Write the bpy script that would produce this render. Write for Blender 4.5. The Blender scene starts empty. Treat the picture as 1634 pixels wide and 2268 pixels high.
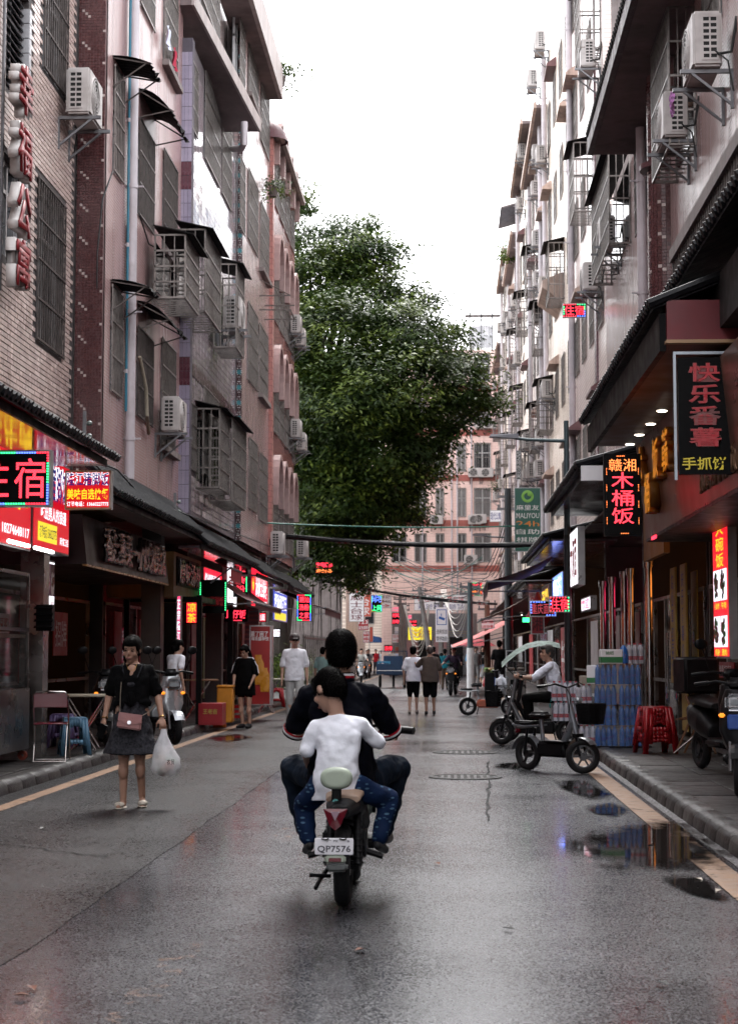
import bpy, bmesh, math, random
import numpy as np
from mathutils import Vector, Matrix, Euler
R = math.radians
rnd = random.Random(7)
sc = bpy.context.scene
C = sc.collection
# ------------------------------------------------------------------ camera
F, CX, CY, VX, VY, CAMH = 3800.0, 817.0, 1134.0, 988.0, 1445.0, 1.45
PITCH = math.atan((VY - CY) / F)
YAW = math.atan((VX - CX) / F * math.cos(PITCH))
cam_d = bpy.data.cameras.new('camera')
cam = bpy.data.objects.new('camera', cam_d); C.objects.link(cam)
cam.location = (0, 0, CAMH)
cam.rotation_euler = (math.pi / 2 + PITCH, 0, YAW)
cam_d.sensor_fit = 'VERTICAL'; cam_d.sensor_height = 36.0; cam_d.sensor_width = 36.0
cam_d.lens = 36.0 * F / 2268.0
cam_d.clip_start = 0.1; cam_d.clip_end = 2000
cam_d.dof.use_dof = True; cam_d.dof.focus_distance = 17.0; cam_d.dof.aperture_fstop = 5.6
sc.camera = cam
# ------------------------------------------------------------------ world and sun: bright overcast, brighter ahead
SUN_EL, SUN_AZ = 52.0, 4.0          # azimuth measured from +Y towards +X
w = bpy.data.worlds.new('World'); sc.world = w; w.use_nodes = True
wn, wl = w.node_tree.nodes, w.node_tree.links
wn.clear()
sky = wn.new('ShaderNodeTexSky'); sky.sky_type = 'NISHITA'; sky.sun_disc = False
sky.sun_elevation = R(SUN_EL); sky.sun_rotation = R(SUN_AZ)
sky.air_density = 1.0; sky.dust_density = 3.0; sky.ozone_density = 1.0
hs = wn.new('ShaderNodeHueSaturation'); hs.inputs['Saturation'].default_value = 0.22
wb = wn.new('ShaderNodeMixRGB'); wb.blend_type = 'MULTIPLY'; wb.inputs[0].default_value = 1.0
wb.inputs[2].default_value = (0.99, 0.985, 0.99, 1)
bg = wn.new('ShaderNodeBackground'); bg.inputs['Strength'].default_value = 0.15
wo = wn.new('ShaderNodeOutputWorld')
ov = wn.new('ShaderNodeMixRGB'); ov.inputs[0].default_value = 0.5; ov.inputs[2].default_value = (14.0, 14.0, 14.2, 1)   # even cloud deck over the clear-sky model
wl.new(sky.outputs[0], hs.inputs['Color']); wl.new(hs.outputs[0], ov.inputs[1]); wl.new(ov.outputs[0], wb.inputs[1])
wl.new(wb.outputs[0], bg.inputs['Color']); wl.new(bg.outputs[0], wo.inputs['Surface'])
sd = bpy.data.lights.new('sun', 'SUN'); sd.energy = 1.3; sd.angle = R(18); sd.color = (1.0, 0.97, 0.93)
sun = bpy.data.objects.new('sun', sd); C.objects.link(sun)
_d = Vector((math.sin(R(SUN_AZ)) * math.cos(R(SUN_EL)), math.cos(R(SUN_AZ)) * math.cos(R(SUN_EL)), math.sin(R(SUN_EL))))
sun.rotation_euler = _d.to_track_quat('Z', 'Y').to_euler(); sun.location = _d * 200
sc.view_settings.view_transform = 'Standard'; sc.view_settings.look = 'None'
sc.view_settings.exposure = 1.38; sc.view_settings.gamma = 1.0; sc.view_settings.use_curve_mapping = False
sc.render.engine = 'CYCLES'
sc.cycles.use_denoising = True
sc.cycles.max_bounces = 6; sc.cycles.diffuse_bounces = 3; sc.cycles.glossy_bounces = 3; sc.cycles.adaptive_threshold = 0.03
sc.cycles.transparent_max_bounces = 12; sc.cycles.sample_clamp_indirect = 6.0
sc.cycles.caustics_reflective = False; sc.cycles.caustics_refractive = False

# ------------------------------------------------------------------ picture plane to place (photograph at 1634 x 2268)
_fw = Vector((-math.sin(YAW) * math.cos(PITCH), math.cos(YAW) * math.cos(PITCH), math.sin(PITCH)))
_rt = Vector((math.cos(YAW), math.sin(YAW), 0))
_up = _rt.cross(_fw)
def ray(px, py):
    return _fw + _rt * ((px - CX) / F) - _up * ((py - CY) / F)
CAMP = Vector((0, 0, CAMH))
def onX(px, py, X): d = ray(px, py); return CAMP + d * (X / d.x)
def onY(px, py, Y): d = ray(px, py); return CAMP + d * (Y / d.y)
def onZ(px, py, Z=0.0): d = ray(px, py); return CAMP + d * ((Z - CAMH) / d.z)
def WX(x0, x1, yt, yb, X):
    """a rectangle on the street-side plane X: Y0, Y1, Z0, Z1 (yt, yb read at x0)"""
    a = onX(x0, yt, X); b = onX(x0, yb, X)
    y1 = onX(x1, yt, X).y
    return (min(a.y, y1), max(a.y, y1), b.z, a.z)

# ------------------------------------------------------------------ mesh builder
class MB:
    def __init__(s): s.v = []; s.f = []; s.m = []
    def add(s, vs, fs, m=0):
        o = len(s.v); s.v += [tuple(p) for p in vs]
        for q in fs: s.f.append(tuple(i + o for i in q)); s.m.append(m)
        return s
    def box(s, c, d, rz=0.0, m=0, M=None):
        x, y, z = d[0] / 2, d[1] / 2, d[2] / 2
        vs = [Vector(p) for p in ((-x,-y,-z),(x,-y,-z),(x,y,-z),(-x,y,-z),(-x,-y,z),(x,-y,z),(x,y,z),(-x,y,z))]
        if M is None: M = Matrix.Rotation(rz, 3, 'Z')
        vs = [M @ p + Vector(c) for p in vs]
        return s.add(vs, ((0,3,2,1),(4,5,6,7),(0,1,5,4),(1,2,6,5),(2,3,7,6),(3,0,4,7)), m)
    def b2(s, x0, x1, y0, y1, z0, z1, m=0):
        return s.box(((x0+x1)/2, (y0+y1)/2, (z0+z1)/2), (abs(x1-x0), abs(y1-y0), abs(z1-z0)), 0, m)
    def bar(s, p, q, w, h=None, m=0):
        p, q = Vector(p), Vector(q); d = q - p; L = d.length
        if L < 1e-6: return s
        M = d.to_track_quat('Z', 'Y').to_matrix()
        return s.box((p + q) / 2, (w, h or w, L), 0, m, M)
    def tube(s, pts, r, n=8, m=0, cap=True):
        pts = [Vector(p) for p in pts]; k = len(pts)
        rr = r if isinstance(r, (list, tuple)) else [r] * k
        o = len(s.v); prev = None
        for i, p in enumerate(pts):
            t = (pts[min(i+1, k-1)] - pts[max(i-1, 0)])
            if t.length < 1e-9: t = Vector((0, 0, 1))
            t.normalize()
            if prev is None:
                a = Vector((0, 0, 1)) if abs(t.z) < 0.9 else Vector((1, 0, 0))
                u = t.cross(a).normalized()
            else:
                u = prev - t * prev.dot(t)
                u = u.normalized() if u.length > 1e-6 else t.orthogonal().normalized()
            prev = u; w_ = t.cross(u)
            for j in range(n):
                a = 2 * math.pi * j / n
                s.v.append(tuple(p + (u * math.cos(a) + w_ * math.sin(a)) * rr[i]))
        for i in range(k - 1):
            for j in range(n):
                a, b = o + i*n + j, o + i*n + (j+1) % n
                s.f.append((a, b, b + n, a + n)); s.m.append(m)
        if cap:
            s.f.append(tuple(o + j for j in range(n))[::-1]); s.m.append(m)
            s.f.append(tuple(o + (k-1)*n + j for j in range(n))); s.m.append(m)
        return s
    def cyl(s, p, q, r, r2=None, n=10, m=0): return s.tube([p, q], [r, r if r2 is None else r2], n, m)
    def lathe(s, prof, c=(0,0,0), n=16, m=0, M=None, cap=False):
        o = len(s.v); M = M or Matrix.Identity(3); c = Vector(c)
        for (r, z) in prof:
            for j in range(n):
                a = 2 * math.pi * j / n
                s.v.append(tuple(M @ Vector((r*math.cos(a), r*math.sin(a), z)) + c))
        for i in range(len(prof) - 1):
            for j in range(n):
                a, b = o + i*n + j, o + i*n + (j+1) % n
                s.f.append((a, b, b + n, a + n)); s.m.append(m)
        if cap:
            s.f.append(tuple(o + j for j in range(n))[::-1]); s.m.append(m)
            e = o + (len(prof)-1)*n
            s.f.append(tuple(e + j for j in range(n))); s.m.append(m)
        return s
    def ell(s, c, r, n=12, k=8, m=0, M=None):
        M = M or Matrix.Identity(3); c = Vector(c); o = len(s.v)
        for i in range(k + 1):
            t = math.pi * i / k
            for j in range(n):
                a = 2 * math.pi * j / n
                s.v.append(tuple(M @ Vector((r[0]*math.sin(t)*math.cos(a), r[1]*math.sin(t)*math.sin(a), r[2]*math.cos(t))) + c))
        for i in range(k):
            for j in range(n):
                a, b = o + i*n + j, o + i*n + (j+1) % n
                s.f.append((a, a + n, b + n, b)); s.m.append(m)
        return s
    def prism(s, poly, y0, y1, m=0, axis='Y'):
        """extrude a 2-D outline (a, z) along Y (or X)"""
        n = len(poly)
        mk = (lambda a, z, y: (a, y, z)) if axis == 'Y' else (lambda a, z, y: (y, a, z))
        vs = [mk(a, z, y0) for a, z in poly] + [mk(a, z, y1) for a, z in poly]
        fs = [tuple(range(n)), tuple(range(2*n-1, n-1, -1))]
        fs += [(i, i + n, (i+1) % n + n, (i+1) % n) for i in range(n)]
        return s.add(vs, fs, m)
    def quad(s, a, b, c, d, m=0): return s.add([a, b, c, d], [(0, 1, 2, 3)], m)
    def mesh(s, name, mats, smooth=None):
        me = bpy.data.meshes.new(name); me.from_pydata(s.v, [], s.f)
        mats = mats if isinstance(mats, (list, tuple)) else [mats]
        for q in mats: me.materials.append(q)
        if len(mats) > 1: me.polygons.foreach_set('material_index', s.m)
        me.update()
        bm = bmesh.new(); bm.from_mesh(me); bmesh.ops.recalc_face_normals(bm, faces=bm.faces); bm.to_mesh(me); bm.free()
        if smooth is not None:
            try: me.shade_smooth()
            except Exception: pass
            try: me.set_sharp_from_angle(angle=R(smooth))
            except Exception: pass
        return me
    def build(s, name, mats, parent=None, smooth=None, **kw):
        return obj(name, s.mesh(name, mats, smooth), parent, **kw)
def obj(name, data, parent=None, label=None, cat=None, group=None, kind=None, loc=None, rz=None):
    o = bpy.data.objects.new(name, data); C.objects.link(o)
    if parent is not None: o.parent = parent
    if loc is not None: o.location = loc
    if rz is not None: o.rotation_euler = (0, 0, rz)
    if label: o['label'] = label
    if cat: o['category'] = cat
    if group: o['group'] = group
    if kind: o['kind'] = kind
    return o
def thing(name, label, cat, loc=(0,0,0), rz=0.0, group=None):
    return obj(name, None, None, label, cat, group, None, loc, rz)
def kids(o): return [c for c in o.children]
def dup(root, loc=None, rz=None, label=None, parent=None, scale=None):
    r = root.copy(); C.objects.link(r)
    if parent is not None: r.parent = parent
    if loc is not None: r.location = loc
    if rz is not None: r.rotation_euler = (0, 0, rz)
    if scale is not None: r.scale = scale
    if label: r['label'] = label
    for ch in kids(root):
        if ch.parent == root: dup(ch, parent=r)
    return r
def TR(rz=0, loc=(0,0,0)): return Matrix.Translation(loc) @ Matrix.Rotation(rz, 4, 'Z')

# ------------------------------------------------------------------ materials
_mc = {}
def pm(name, col, rough=0.6, metal=0.0, var=0.12, scale=6.0, bump=0.0, bscale=None, spec=0.5, streak=0.0, rvar=0.1, dirt=0.0, coat=0.0):
    """painted / plain surface with noise in colour, gloss and relief; streak = vertical rain stains, dirt = blotches"""
    if name in _mc: return _mc[name]
    m = bpy.data.materials.new(name); m.use_nodes = True; n, l = m.node_tree.nodes, m.node_tree.links
    b = n['Principled BSDF']
    if max(col) < .03 and metal < .5: b.inputs['Specular Tint'].default_value = (.45, .45, .45, 1)
    b.inputs['Metallic'].default_value = metal; b.inputs['Specular IOR Level'].default_value = spec
    if coat: b.inputs['Coat Weight'].default_value = coat; b.inputs['Coat Roughness'].default_value = 0.1
    tc = n.new('ShaderNodeTexCoord')
    no = n.new('ShaderNodeTexNoise'); no.inputs['Scale'].default_value = scale; no.inputs['Detail'].default_value = 3
    l.new(tc.outputs['Object'], no.inputs['Vector'])
    mr = n.new('ShaderNodeMapRange'); mr.inputs[3].default_value = 1 - var; mr.inputs[4].default_value = 1 + var
    mr.inputs[1].default_value = 0.3; mr.inputs[2].default_value = 0.7
    l.new(no.outputs[0], mr.inputs[0])
    mx = n.new('ShaderNodeMixRGB'); mx.blend_type = 'MULTIPLY'; mx.inputs[0].default_value = 1
    mx.inputs[1].default_value = (*col, 1); l.new(mr.outputs[0], mx.inputs[2])
    out = mx.outputs[0]
    def blot(vec_scale, lo, hi, fac, colr, src):
        mp = n.new('ShaderNodeMapping'); mp.inputs['Scale'].default_value = vec_scale; l.new(tc.outputs['Object'], mp.inputs[0])
        n2 = n.new('ShaderNodeTexNoise'); n2.inputs['Scale'].default_value = 1; n2.inputs['Detail'].default_value = 4; n2.inputs['Roughness'].default_value = 0.65
        l.new(mp.outputs[0], n2.inputs['Vector'])
        r2 = n.new('ShaderNodeMapRange'); r2.inputs[1].default_value = lo; r2.inputs[2].default_value = hi; r2.inputs[4].default_value = fac
        l.new(n2.outputs[0], r2.inputs[0])
        x2 = n.new('ShaderNodeMixRGB'); x2.blend_type = 'MULTIPLY'; x2.inputs[2].default_value = (*colr, 1)
        l.new(r2.outputs[0], x2.inputs[0]); l.new(src, x2.inputs[1]); return x2.outputs[0]
    if streak: out = blot((5, 5, 0.35), 0.45, 0.75, streak, (0.35, 0.3, 0.3), out)
    if dirt: out = blot((1.3, 1.3, 1.3), 0.5, 0.72, dirt, (0.35, 0.3, 0.27), out)
    l.new(out, b.inputs['Base Color'])
    rr = n.new('ShaderNodeMapRange'); rr.inputs[1].default_value = 0.3; rr.inputs[2].default_value = 0.7
    rr.inputs[3].default_value = max(0.02, rough - rvar); rr.inputs[4].default_value = min(1, rough + rvar)
    l.new(no.outputs[0], rr.inputs[0]); l.new(rr.outputs[0], b.inputs['Roughness'])
    if bump:
        nb = n.new('ShaderNodeTexNoise'); nb.inputs['Scale'].default_value = bscale or scale * 6; nb.inputs['Detail'].default_value = 4
        l.new(tc.outputs['Object'], nb.inputs['Vector'])
        bp = n.new('ShaderNodeBump'); bp.inputs['Strength'].default_value = bump; bp.inputs['Distance'].default_value = 0.02
        l.new(nb.outputs[0], bp.inputs['Height']); l.new(bp.outputs[0], b.inputs['Normal'])
    _mc[name] = m; return m
def em(name, col, strength=3.0, base=(0.02, 0.02, 0.02), dots=0.0):
    """light-giving face (lit sign, LED, lamp); dots = LED pitch in metres"""
    if name in _mc: return _mc[name]
    m = bpy.data.materials.new(name); m.use_nodes = True; n, l = m.node_tree.nodes, m.node_tree.links
    b = n['Principled BSDF']; b.inputs['Base Color'].default_value = (*base, 1); b.inputs['Roughness'].default_value = 0.35
    b.inputs['Emission Color'].default_value = (*col, 1); strength *= 1.35; b.inputs['Emission Strength'].default_value = strength
    if dots:
        tc = n.new('ShaderNodeTexCoord'); mp = n.new('ShaderNodeVectorMath'); mp.operation = 'SCALE'; mp.inputs['Scale'].default_value = 2 * math.pi / dots
        l.new(tc.outputs['Object'], mp.inputs[0])
        sn = n.new('ShaderNodeVectorMath'); sn.operation = 'SINE'; l.new(mp.outputs[0], sn.inputs[0])
        sp = n.new('ShaderNodeSeparateXYZ'); l.new(sn.outputs[0], sp.inputs[0])
        ml = n.new('ShaderNodeMath'); ml.operation = 'MULTIPLY'; l.new(sp.outputs[0], ml.inputs[0]); l.new(sp.outputs[2], ml.inputs[1])
        mr = n.new('ShaderNodeMapRange'); mr.inputs[1].default_value = -0.5; mr.inputs[2].default_value = 0.6
        mr.inputs[3].default_value = strength * 0.45; mr.inputs[4].default_value = strength * 1.7
        l.new(ml.outputs[0], mr.inputs[0]); l.new(mr.outputs[0], b.inputs['Emission Strength'])
    _mc[name] = m; return m
def glass(name, col=(0.02, 0.025, 0.03), rough=0.05, alpha=1.0):
    if name in _mc: return _mc[name]
    m = pm(name, col, rough, 0, 0.2, 2.0, spec=0.6, rvar=0.03)
    if alpha < 1: m.node_tree.nodes['Principled BSDF'].inputs['Alpha'].default_value = alpha
    return m

_ws = bpy.data.scenes.new('workbench')       # empty side scene: evaluates text and modifiers quickly, removed at the end
def bake(o):
    _ws.collection.objects.link(o); _ws.view_layers[0].update()
    me = bpy.data.meshes.new_from_object(o.evaluated_get(_ws.view_layers[0].depsgraph))
    _ws.collection.objects.unlink(o); return me
# ------------------------------------------------------------------ setting
def wob(o, parent):
    """o's mesh is in world coordinates although it is a child of a placed root"""
    if parent is not None and parent.parent is None:
        o.matrix_parent_inverse = TR(parent.rotation_euler.z, parent.location).inverted()
    return o
def wb_(mb, name, mats, parent, smooth=None, **kw): return wob(mb.build(name, mats, parent, smooth, **kw), parent)
KL, KR = -4.48, 2.04           # kerb faces
SZ = 0.13                      # pavement level
def asphalt(name, base, r0, r1, bump, sc_, wet=0.5, tint=(1, 1, 1)):
    m = bpy.data.materials.new(name); m.use_nodes = True; n, l = m.node_tree.nodes, m.node_tree.links
    b = n['Principled BSDF']; tc = n.new('ShaderNodeTexCoord')
    def noise(s, d=4, rgh=0.6):
        t = n.new('ShaderNodeTexNoise'); t.inputs['Scale'].default_value = s; t.inputs['Detail'].default_value = d; t.inputs['Roughness'].default_value = rgh
        l.new(tc.outputs['Object'], t.inputs['Vector']); return t.outputs[0]
    def rng(src, a, b_, c, d):
        q = n.new('ShaderNodeMapRange'); l.new(src, q.inputs[0])
        for i, v in enumerate((a, b_, c, d)): q.inputs[i + 1].default_value = v
        return q.outputs[0]
    fine = noise(sc_, 3, 0.7); mid = noise(0.7, 6); big = noise(0.16, 4)
    vo = n.new('ShaderNodeTexVoronoi'); vo.inputs['Scale'].default_value = sc_; l.new(tc.outputs['Object'], vo.inputs['Vector'])
    a = n.new('ShaderNodeMath'); a.operation = 'MULTIPLY'; l.new(rng(fine, 0.32, 0.68, 0.2, 2.3), a.inputs[0]); l.new(rng(mid, 0.3, 0.7, 0.8, 1.2), a.inputs[1])
    mx = n.new('ShaderNodeMixRGB'); mx.blend_type = 'MULTIPLY'; mx.inputs[0].default_value = 1; mx.inputs[1].default_value = (*base, 1)
    l.new(a.outputs[0], mx.inputs[2]); l.new(mx.outputs[0], b.inputs['Base Color'])
    s = n.new('ShaderNodeMath'); s.operation = 'ADD'; l.new(rng(mid, 0.3, 0.7, r0, r1), s.inputs[0]); l.new(rng(big, 0.35, 0.65, -0.06, 0.06), s.inputs[1])
    sx = n.new('ShaderNodeSeparateXYZ'); l.new(tc.outputs['Object'], sx.inputs[0]); wv = n.new('ShaderNodeMath'); wv.operation = 'MULTIPLY_ADD'; wv.inputs[1].default_value = 4.4; wv.inputs[2].default_value = .9; l.new(sx.outputs[0], wv.inputs[0])
    sn = n.new('ShaderNodeMath'); sn.operation = 'SINE'; l.new(wv.outputs[0], sn.inputs[0]); ln = noise(.35, 3); mpz = n.new('ShaderNodeMath'); mpz.operation = 'MULTIPLY'; l.new(sn.outputs[0], mpz.inputs[0]); l.new(ln, mpz.inputs[1])
    s2 = n.new('ShaderNodeMath'); s2.operation = 'MULTIPLY_ADD'; s2.inputs[1].default_value = .09; l.new(mpz.outputs[0], s2.inputs[0]); l.new(s.outputs[0], s2.inputs[2]); l.new(s2.outputs[0], b.inputs['Roughness'])
    st = noise(1.7, 5, .7); mx2 = n.new('ShaderNodeMixRGB'); mx2.blend_type = 'MULTIPLY'; mx2.inputs[2].default_value = (.4, .4, .43, 1); l.new(rng(st, .52, .7, 0, .8), mx2.inputs[0]); l.new(mx.outputs[0], mx2.inputs[1]); l.new(mx2.outputs[0], b.inputs['Base Color'])
    # aggregate: every stone has its own tone, gloss and height
    cs = n.new('ShaderNodeSeparateColor'); l.new(vo.outputs['Color'], cs.inputs[0])
    r3 = n.new('ShaderNodeMath'); r3.operation = 'ADD'; l.new(s2.outputs[0], r3.inputs[0]); l.new(rng(cs.outputs[1], 0, 1, -.13, .16), r3.inputs[1]); l.new(r3.outputs[0], b.inputs['Roughness'])
    m3 = n.new('ShaderNodeMixRGB'); m3.blend_type = 'MULTIPLY'; m3.inputs[0].default_value = 1; l.new(mx2.outputs[0], m3.inputs[1]); p3 = n.new('ShaderNodeMath'); p3.operation = 'POWER'; p3.inputs[1].default_value = 3; l.new(cs.outputs[2], p3.inputs[0]); l.new(rng(p3.outputs[0], 0, 1, .35, 4.5), m3.inputs[2]); l.new(m3.outputs[0], b.inputs['Base Color'])
    bp2 = n.new('ShaderNodeBump'); bp2.inputs['Strength'].default_value = bump; bp2.inputs['Distance'].default_value = 0.003
    l.new(cs.outputs[0], bp2.inputs['Height']); l.new(bp2.outputs[0], b.inputs['Normal'])
    b.inputs['Specular IOR Level'].default_value = wet; b.inputs['Specular Tint'].default_value = (*tint, 1)
    return m
M_road = asphalt('damp_asphalt', (0.014, 0.014, 0.016), 0.19, 0.3, 0.24, 125, 0.5, (.6, .63, .68))
M_patch = asphalt('coarse_asphalt', (0.007, 0.007, 0.008), 0.32, 0.44, .6, 85, 0.3, (.13, .13, .135))
M_gutter = asphalt('gutter_concrete', (0.075, 0.072, 0.075), 0.4, 0.6, 0.4, 60, 0.5)
g = MB().b2(-400, 400, -110, 900, -0.5, -0.02); g.build('ground', pm('earth', (0.06, 0.055, 0.05), 0.9, bump=0.4), kind='structure')
MB().quad((KL - 0.1, -20, 0), (KR + 0.1, -20, 0), (KR + 0.1, 240, 0), (KL - 0.1, 240, 0)).build('road', M_road, kind='structure')
# rougher, darker resurfaced strip along the left half; ragged inner edge
mb = MB(); ys = [-20 + 0.5 * i for i in range(150)] + [60, 100, 240]
ex = [-2.05 + rnd.uniform(-.02, .02) for _ in ys]
for i in range(len(ys) - 1):
    mb.quad((KL - 0.1, ys[i], .004), (ex[i], ys[i], .004), (ex[i+1], ys[i+1], .004), (KL - 0.1, ys[i+1], .004))
mb.build('road_resurfacing', M_patch, kind='structure')
MB().quad((1.96, -20, .003), (KR + .1, -20, .003), (KR + .1, 240, .003), (1.96, 240, .003)).build('gutter', M_gutter, kind='structure')
def worn_paint(name, col, lo, hi, sc_=5.0):
    """road paint with worn-through holes"""
    m = pm(name, col, 0.5, 0, 0.2, 9, bump=0.3, bscale=90, dirt=0.5)
    n, l = m.node_tree.nodes, m.node_tree.links
    tc = n.new('ShaderNodeTexCoord'); t = n.new('ShaderNodeTexNoise'); t.inputs['Scale'].default_value = sc_; t.inputs['Detail'].default_value = 9; t.inputs['Roughness'].default_value = .75
    l.new(tc.outputs['Object'], t.inputs['Vector']); q = n.new('ShaderNodeMapRange'); q.inputs[1].default_value = lo; q.inputs[2].default_value = hi
    l.new(t.outputs[0], q.inputs[0]); l.new(q.outputs[0], n['Principled BSDF'].inputs['Alpha']); return m
M_yel = worn_paint('worn_yellow_paint', (0.2, 0.105, 0.05), 0.3, 0.44)
M_yel2 = worn_paint('nearly_gone_yellow_paint', (0.25, 0.1, 0.03), 0.54, 0.8, 7)
MB().quad((1.69, -5, .008), (1.9, -5, .008), (1.9, 140, .008), (1.69, 140, .008)).build('edge_line', M_yel, kind='structure')
MB().quad((-4.22, 2, .008), (-4.06, 2, .008), (-4.06, 140, .008), (-4.22, 140, .008)).build('edge_line', M_yel, kind='structure')
mb = MB()
for a, b in ((6.8, 8.65), (13.2, 14.9), (20, 22), (27, 29)):
    mb.quad((-1.36, a, .008), (-1.2, a, .008), (-1.2, b, .008), (-1.36, b, .008))
mb.build('centre_line', M_yel2, kind='structure')
# puddles along the right gutter and a few on the left
M_pud = pm('puddle_water', (0.012, 0.011, 0.011), 0.03, 0, 0.1, 3, spec=0.5, rvar=0.015)
def _soft(m):
    """water thins out over the grain of the road towards the shore"""
    n, l = m.node_tree.nodes, m.node_tree.links; at = n.new('ShaderNodeAttribute'); at.attribute_name = 'depth'
    tc = n.new('ShaderNodeTexCoord'); t = n.new('ShaderNodeTexNoise'); t.inputs['Scale'].default_value = 5; t.inputs['Detail'].default_value = 8; t.inputs['Roughness'].default_value = .7; mp = n.new('ShaderNodeMapping'); mp.inputs['Scale'].default_value = (1, .5, 1)
    l.new(tc.outputs['Object'], mp.inputs[0]); l.new(mp.outputs[0], t.inputs['Vector'])
    a = n.new('ShaderNodeMath'); a.operation = 'MULTIPLY_ADD'; a.inputs[1].default_value = 2.4; a.inputs[2].default_value = -1.25; l.new(t.outputs[0], a.inputs[0])
    b = n.new('ShaderNodeMath'); b.operation = 'ADD'; l.new(a.outputs[0], b.inputs[0]); l.new(at.outputs['Fac'], b.inputs[1])
    q = n.new('ShaderNodeMapRange'); q.inputs[1].default_value = .12; q.inputs[2].default_value = .8; l.new(b.outputs[0], q.inputs[0]); l.new(q.outputs[0], n['Principled BSDF'].inputs['Alpha'])
_soft(M_pud)
def puddle(outline, label):
    pts = [onZ(x, y, .0) for x, y in outline]; c = sum(pts, Vector()) / len(pts); k = len(pts); ring = []
    for i in range(k):
        a, b, p0, p3 = pts[i], pts[(i+1) % k], pts[i-1], pts[(i+2) % k]
        for u in range(5): t = u / 5; ring.append(a*(1-t)*(1-t)*(1+2*t) + b*t*t*(3-2*t) + (b-p0)*.4*t*(1-t)*(1-t) - (p3-a)*.4*t*t*(1-t))
    mb = MB(); n = len(ring); dep = []
    for f, d in ((.05, 1.2), (.55, 1.0), (.85, .7), (1.1, .42), (1.5, -.1)):
        for p in ring: q = c + (p - c)*f; mb.v.append((q.x, q.y, .0115)); dep.append(d)
    for r_ in range(4):
        for j in range(n): mb.f.append((r_*n+j, r_*n+(j+1) % n, (r_+1)*n+(j+1) % n, (r_+1)*n+j)); mb.m.append(0)
    o = mb.build('puddle', M_pud, kind='structure'); at = o.data.attributes.new('depth', 'FLOAT', 'POINT'); at.data.foreach_set('value', dep)
puddle([(1270,1872),(1330,1852),(1420,1832),(1500,1828),(1560,1862),(1598,1890),(1560,1915),(1480,1922),(1380,1918),(1320,1895)], '')
puddle([(1238,1738),(1290,1730),(1322,1746),(1345,1762),(1310,1768),(1270,1756)], '')
puddle([(1098,1697),(1150,1690),(1185,1694),(1170,1704),(1120,1703)], '')
puddle([(1300,1790),(1350,1782),(1385,1795),(1360,1808),(1320,1802)], '')
puddle([(1470,1950),(1540,1945),(1600,1985),(1590,1998),(1530,1980)], '')
puddle([(470,1634),(520,1628),(552,1634),(520,1642),(480,1641)], '')
puddle([(1230,1662),(1262,1655),(1290,1668),(1262,1676)], '')
# sealed joints and cracks across the road
g2 = random.Random(11); M_seal = pm('bitumen_seal', (.006, .006, .007), .7, 0, .2, 8, spec=.15)
for (xa, ya, xb, yb, wd) in ((-1.9, 33.5, 1.9, 33.0, .05), (-1.2, 27.5, 1.2, 27.9, .035), (-2.0, 41, 1.9, 41.4, .06), (-2.0, 52, 1.8, 52, .07), (-1.95, 22.4, .2, 22.2, .02), (.35, 15, .55, 23, .018), (-2.3, 8.5, -3.3, 11.2, .015), (-2.4, 12.2, -3.6, 13.2, .012)):
    mb = MB(); n = 24; P0 = None
    for i in range(n + 1):
        u = i/n; x, y = xa + (xb-xa)*u + g2.uniform(-.02, .02), ya + (yb-ya)*u + g2.uniform(-.03, .03); dx, dy = yb - ya, -(xb - xa); L = math.hypot(dx, dy); w_ = wd*g2.uniform(.4, 1); cur = ((x - dx/L*w_, y - dy/L*w_, .0095), (x + dx/L*w_, y + dy/L*w_, .0095))
        if P0: mb.quad(P0[0], P0[1], cur[1], cur[0])
        P0 = cur
    mb.build('road_seam', M_seal, kind='structure')
# manhole covers
M_iron = pm('cast_iron', (0.02, 0.019, 0.02), 0.45, 0.3, 0.25, 20, bump=0.5, bscale=60)
for (x, y, r, lab) in ((1030, 1667, 0.47, 'large round iron manhole cover near the parked bikes'), (1030, 1722, 0.42, 'round iron manhole cover nearest the camera right of the scooter')):
    c = onZ(x, y); mb = MB(); mb.lathe([(0.02, .012), (r*.82, .012), (r*.83, .006), (r*.9, .006), (r*.91, .014), (r, .013), (r+.01, .002)], n=36)
    for i in range(-4, 5):
        for j in range(-4, 5):
            if math.hypot(i, j) * r * .18 < r * .75: mb.box((i*r*.18, j*r*.18, .013), (r*.1, r*.1, .003))
    mb.build('manhole_cover', M_iron, loc=c, label=lab, cat='manhole cover')
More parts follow.
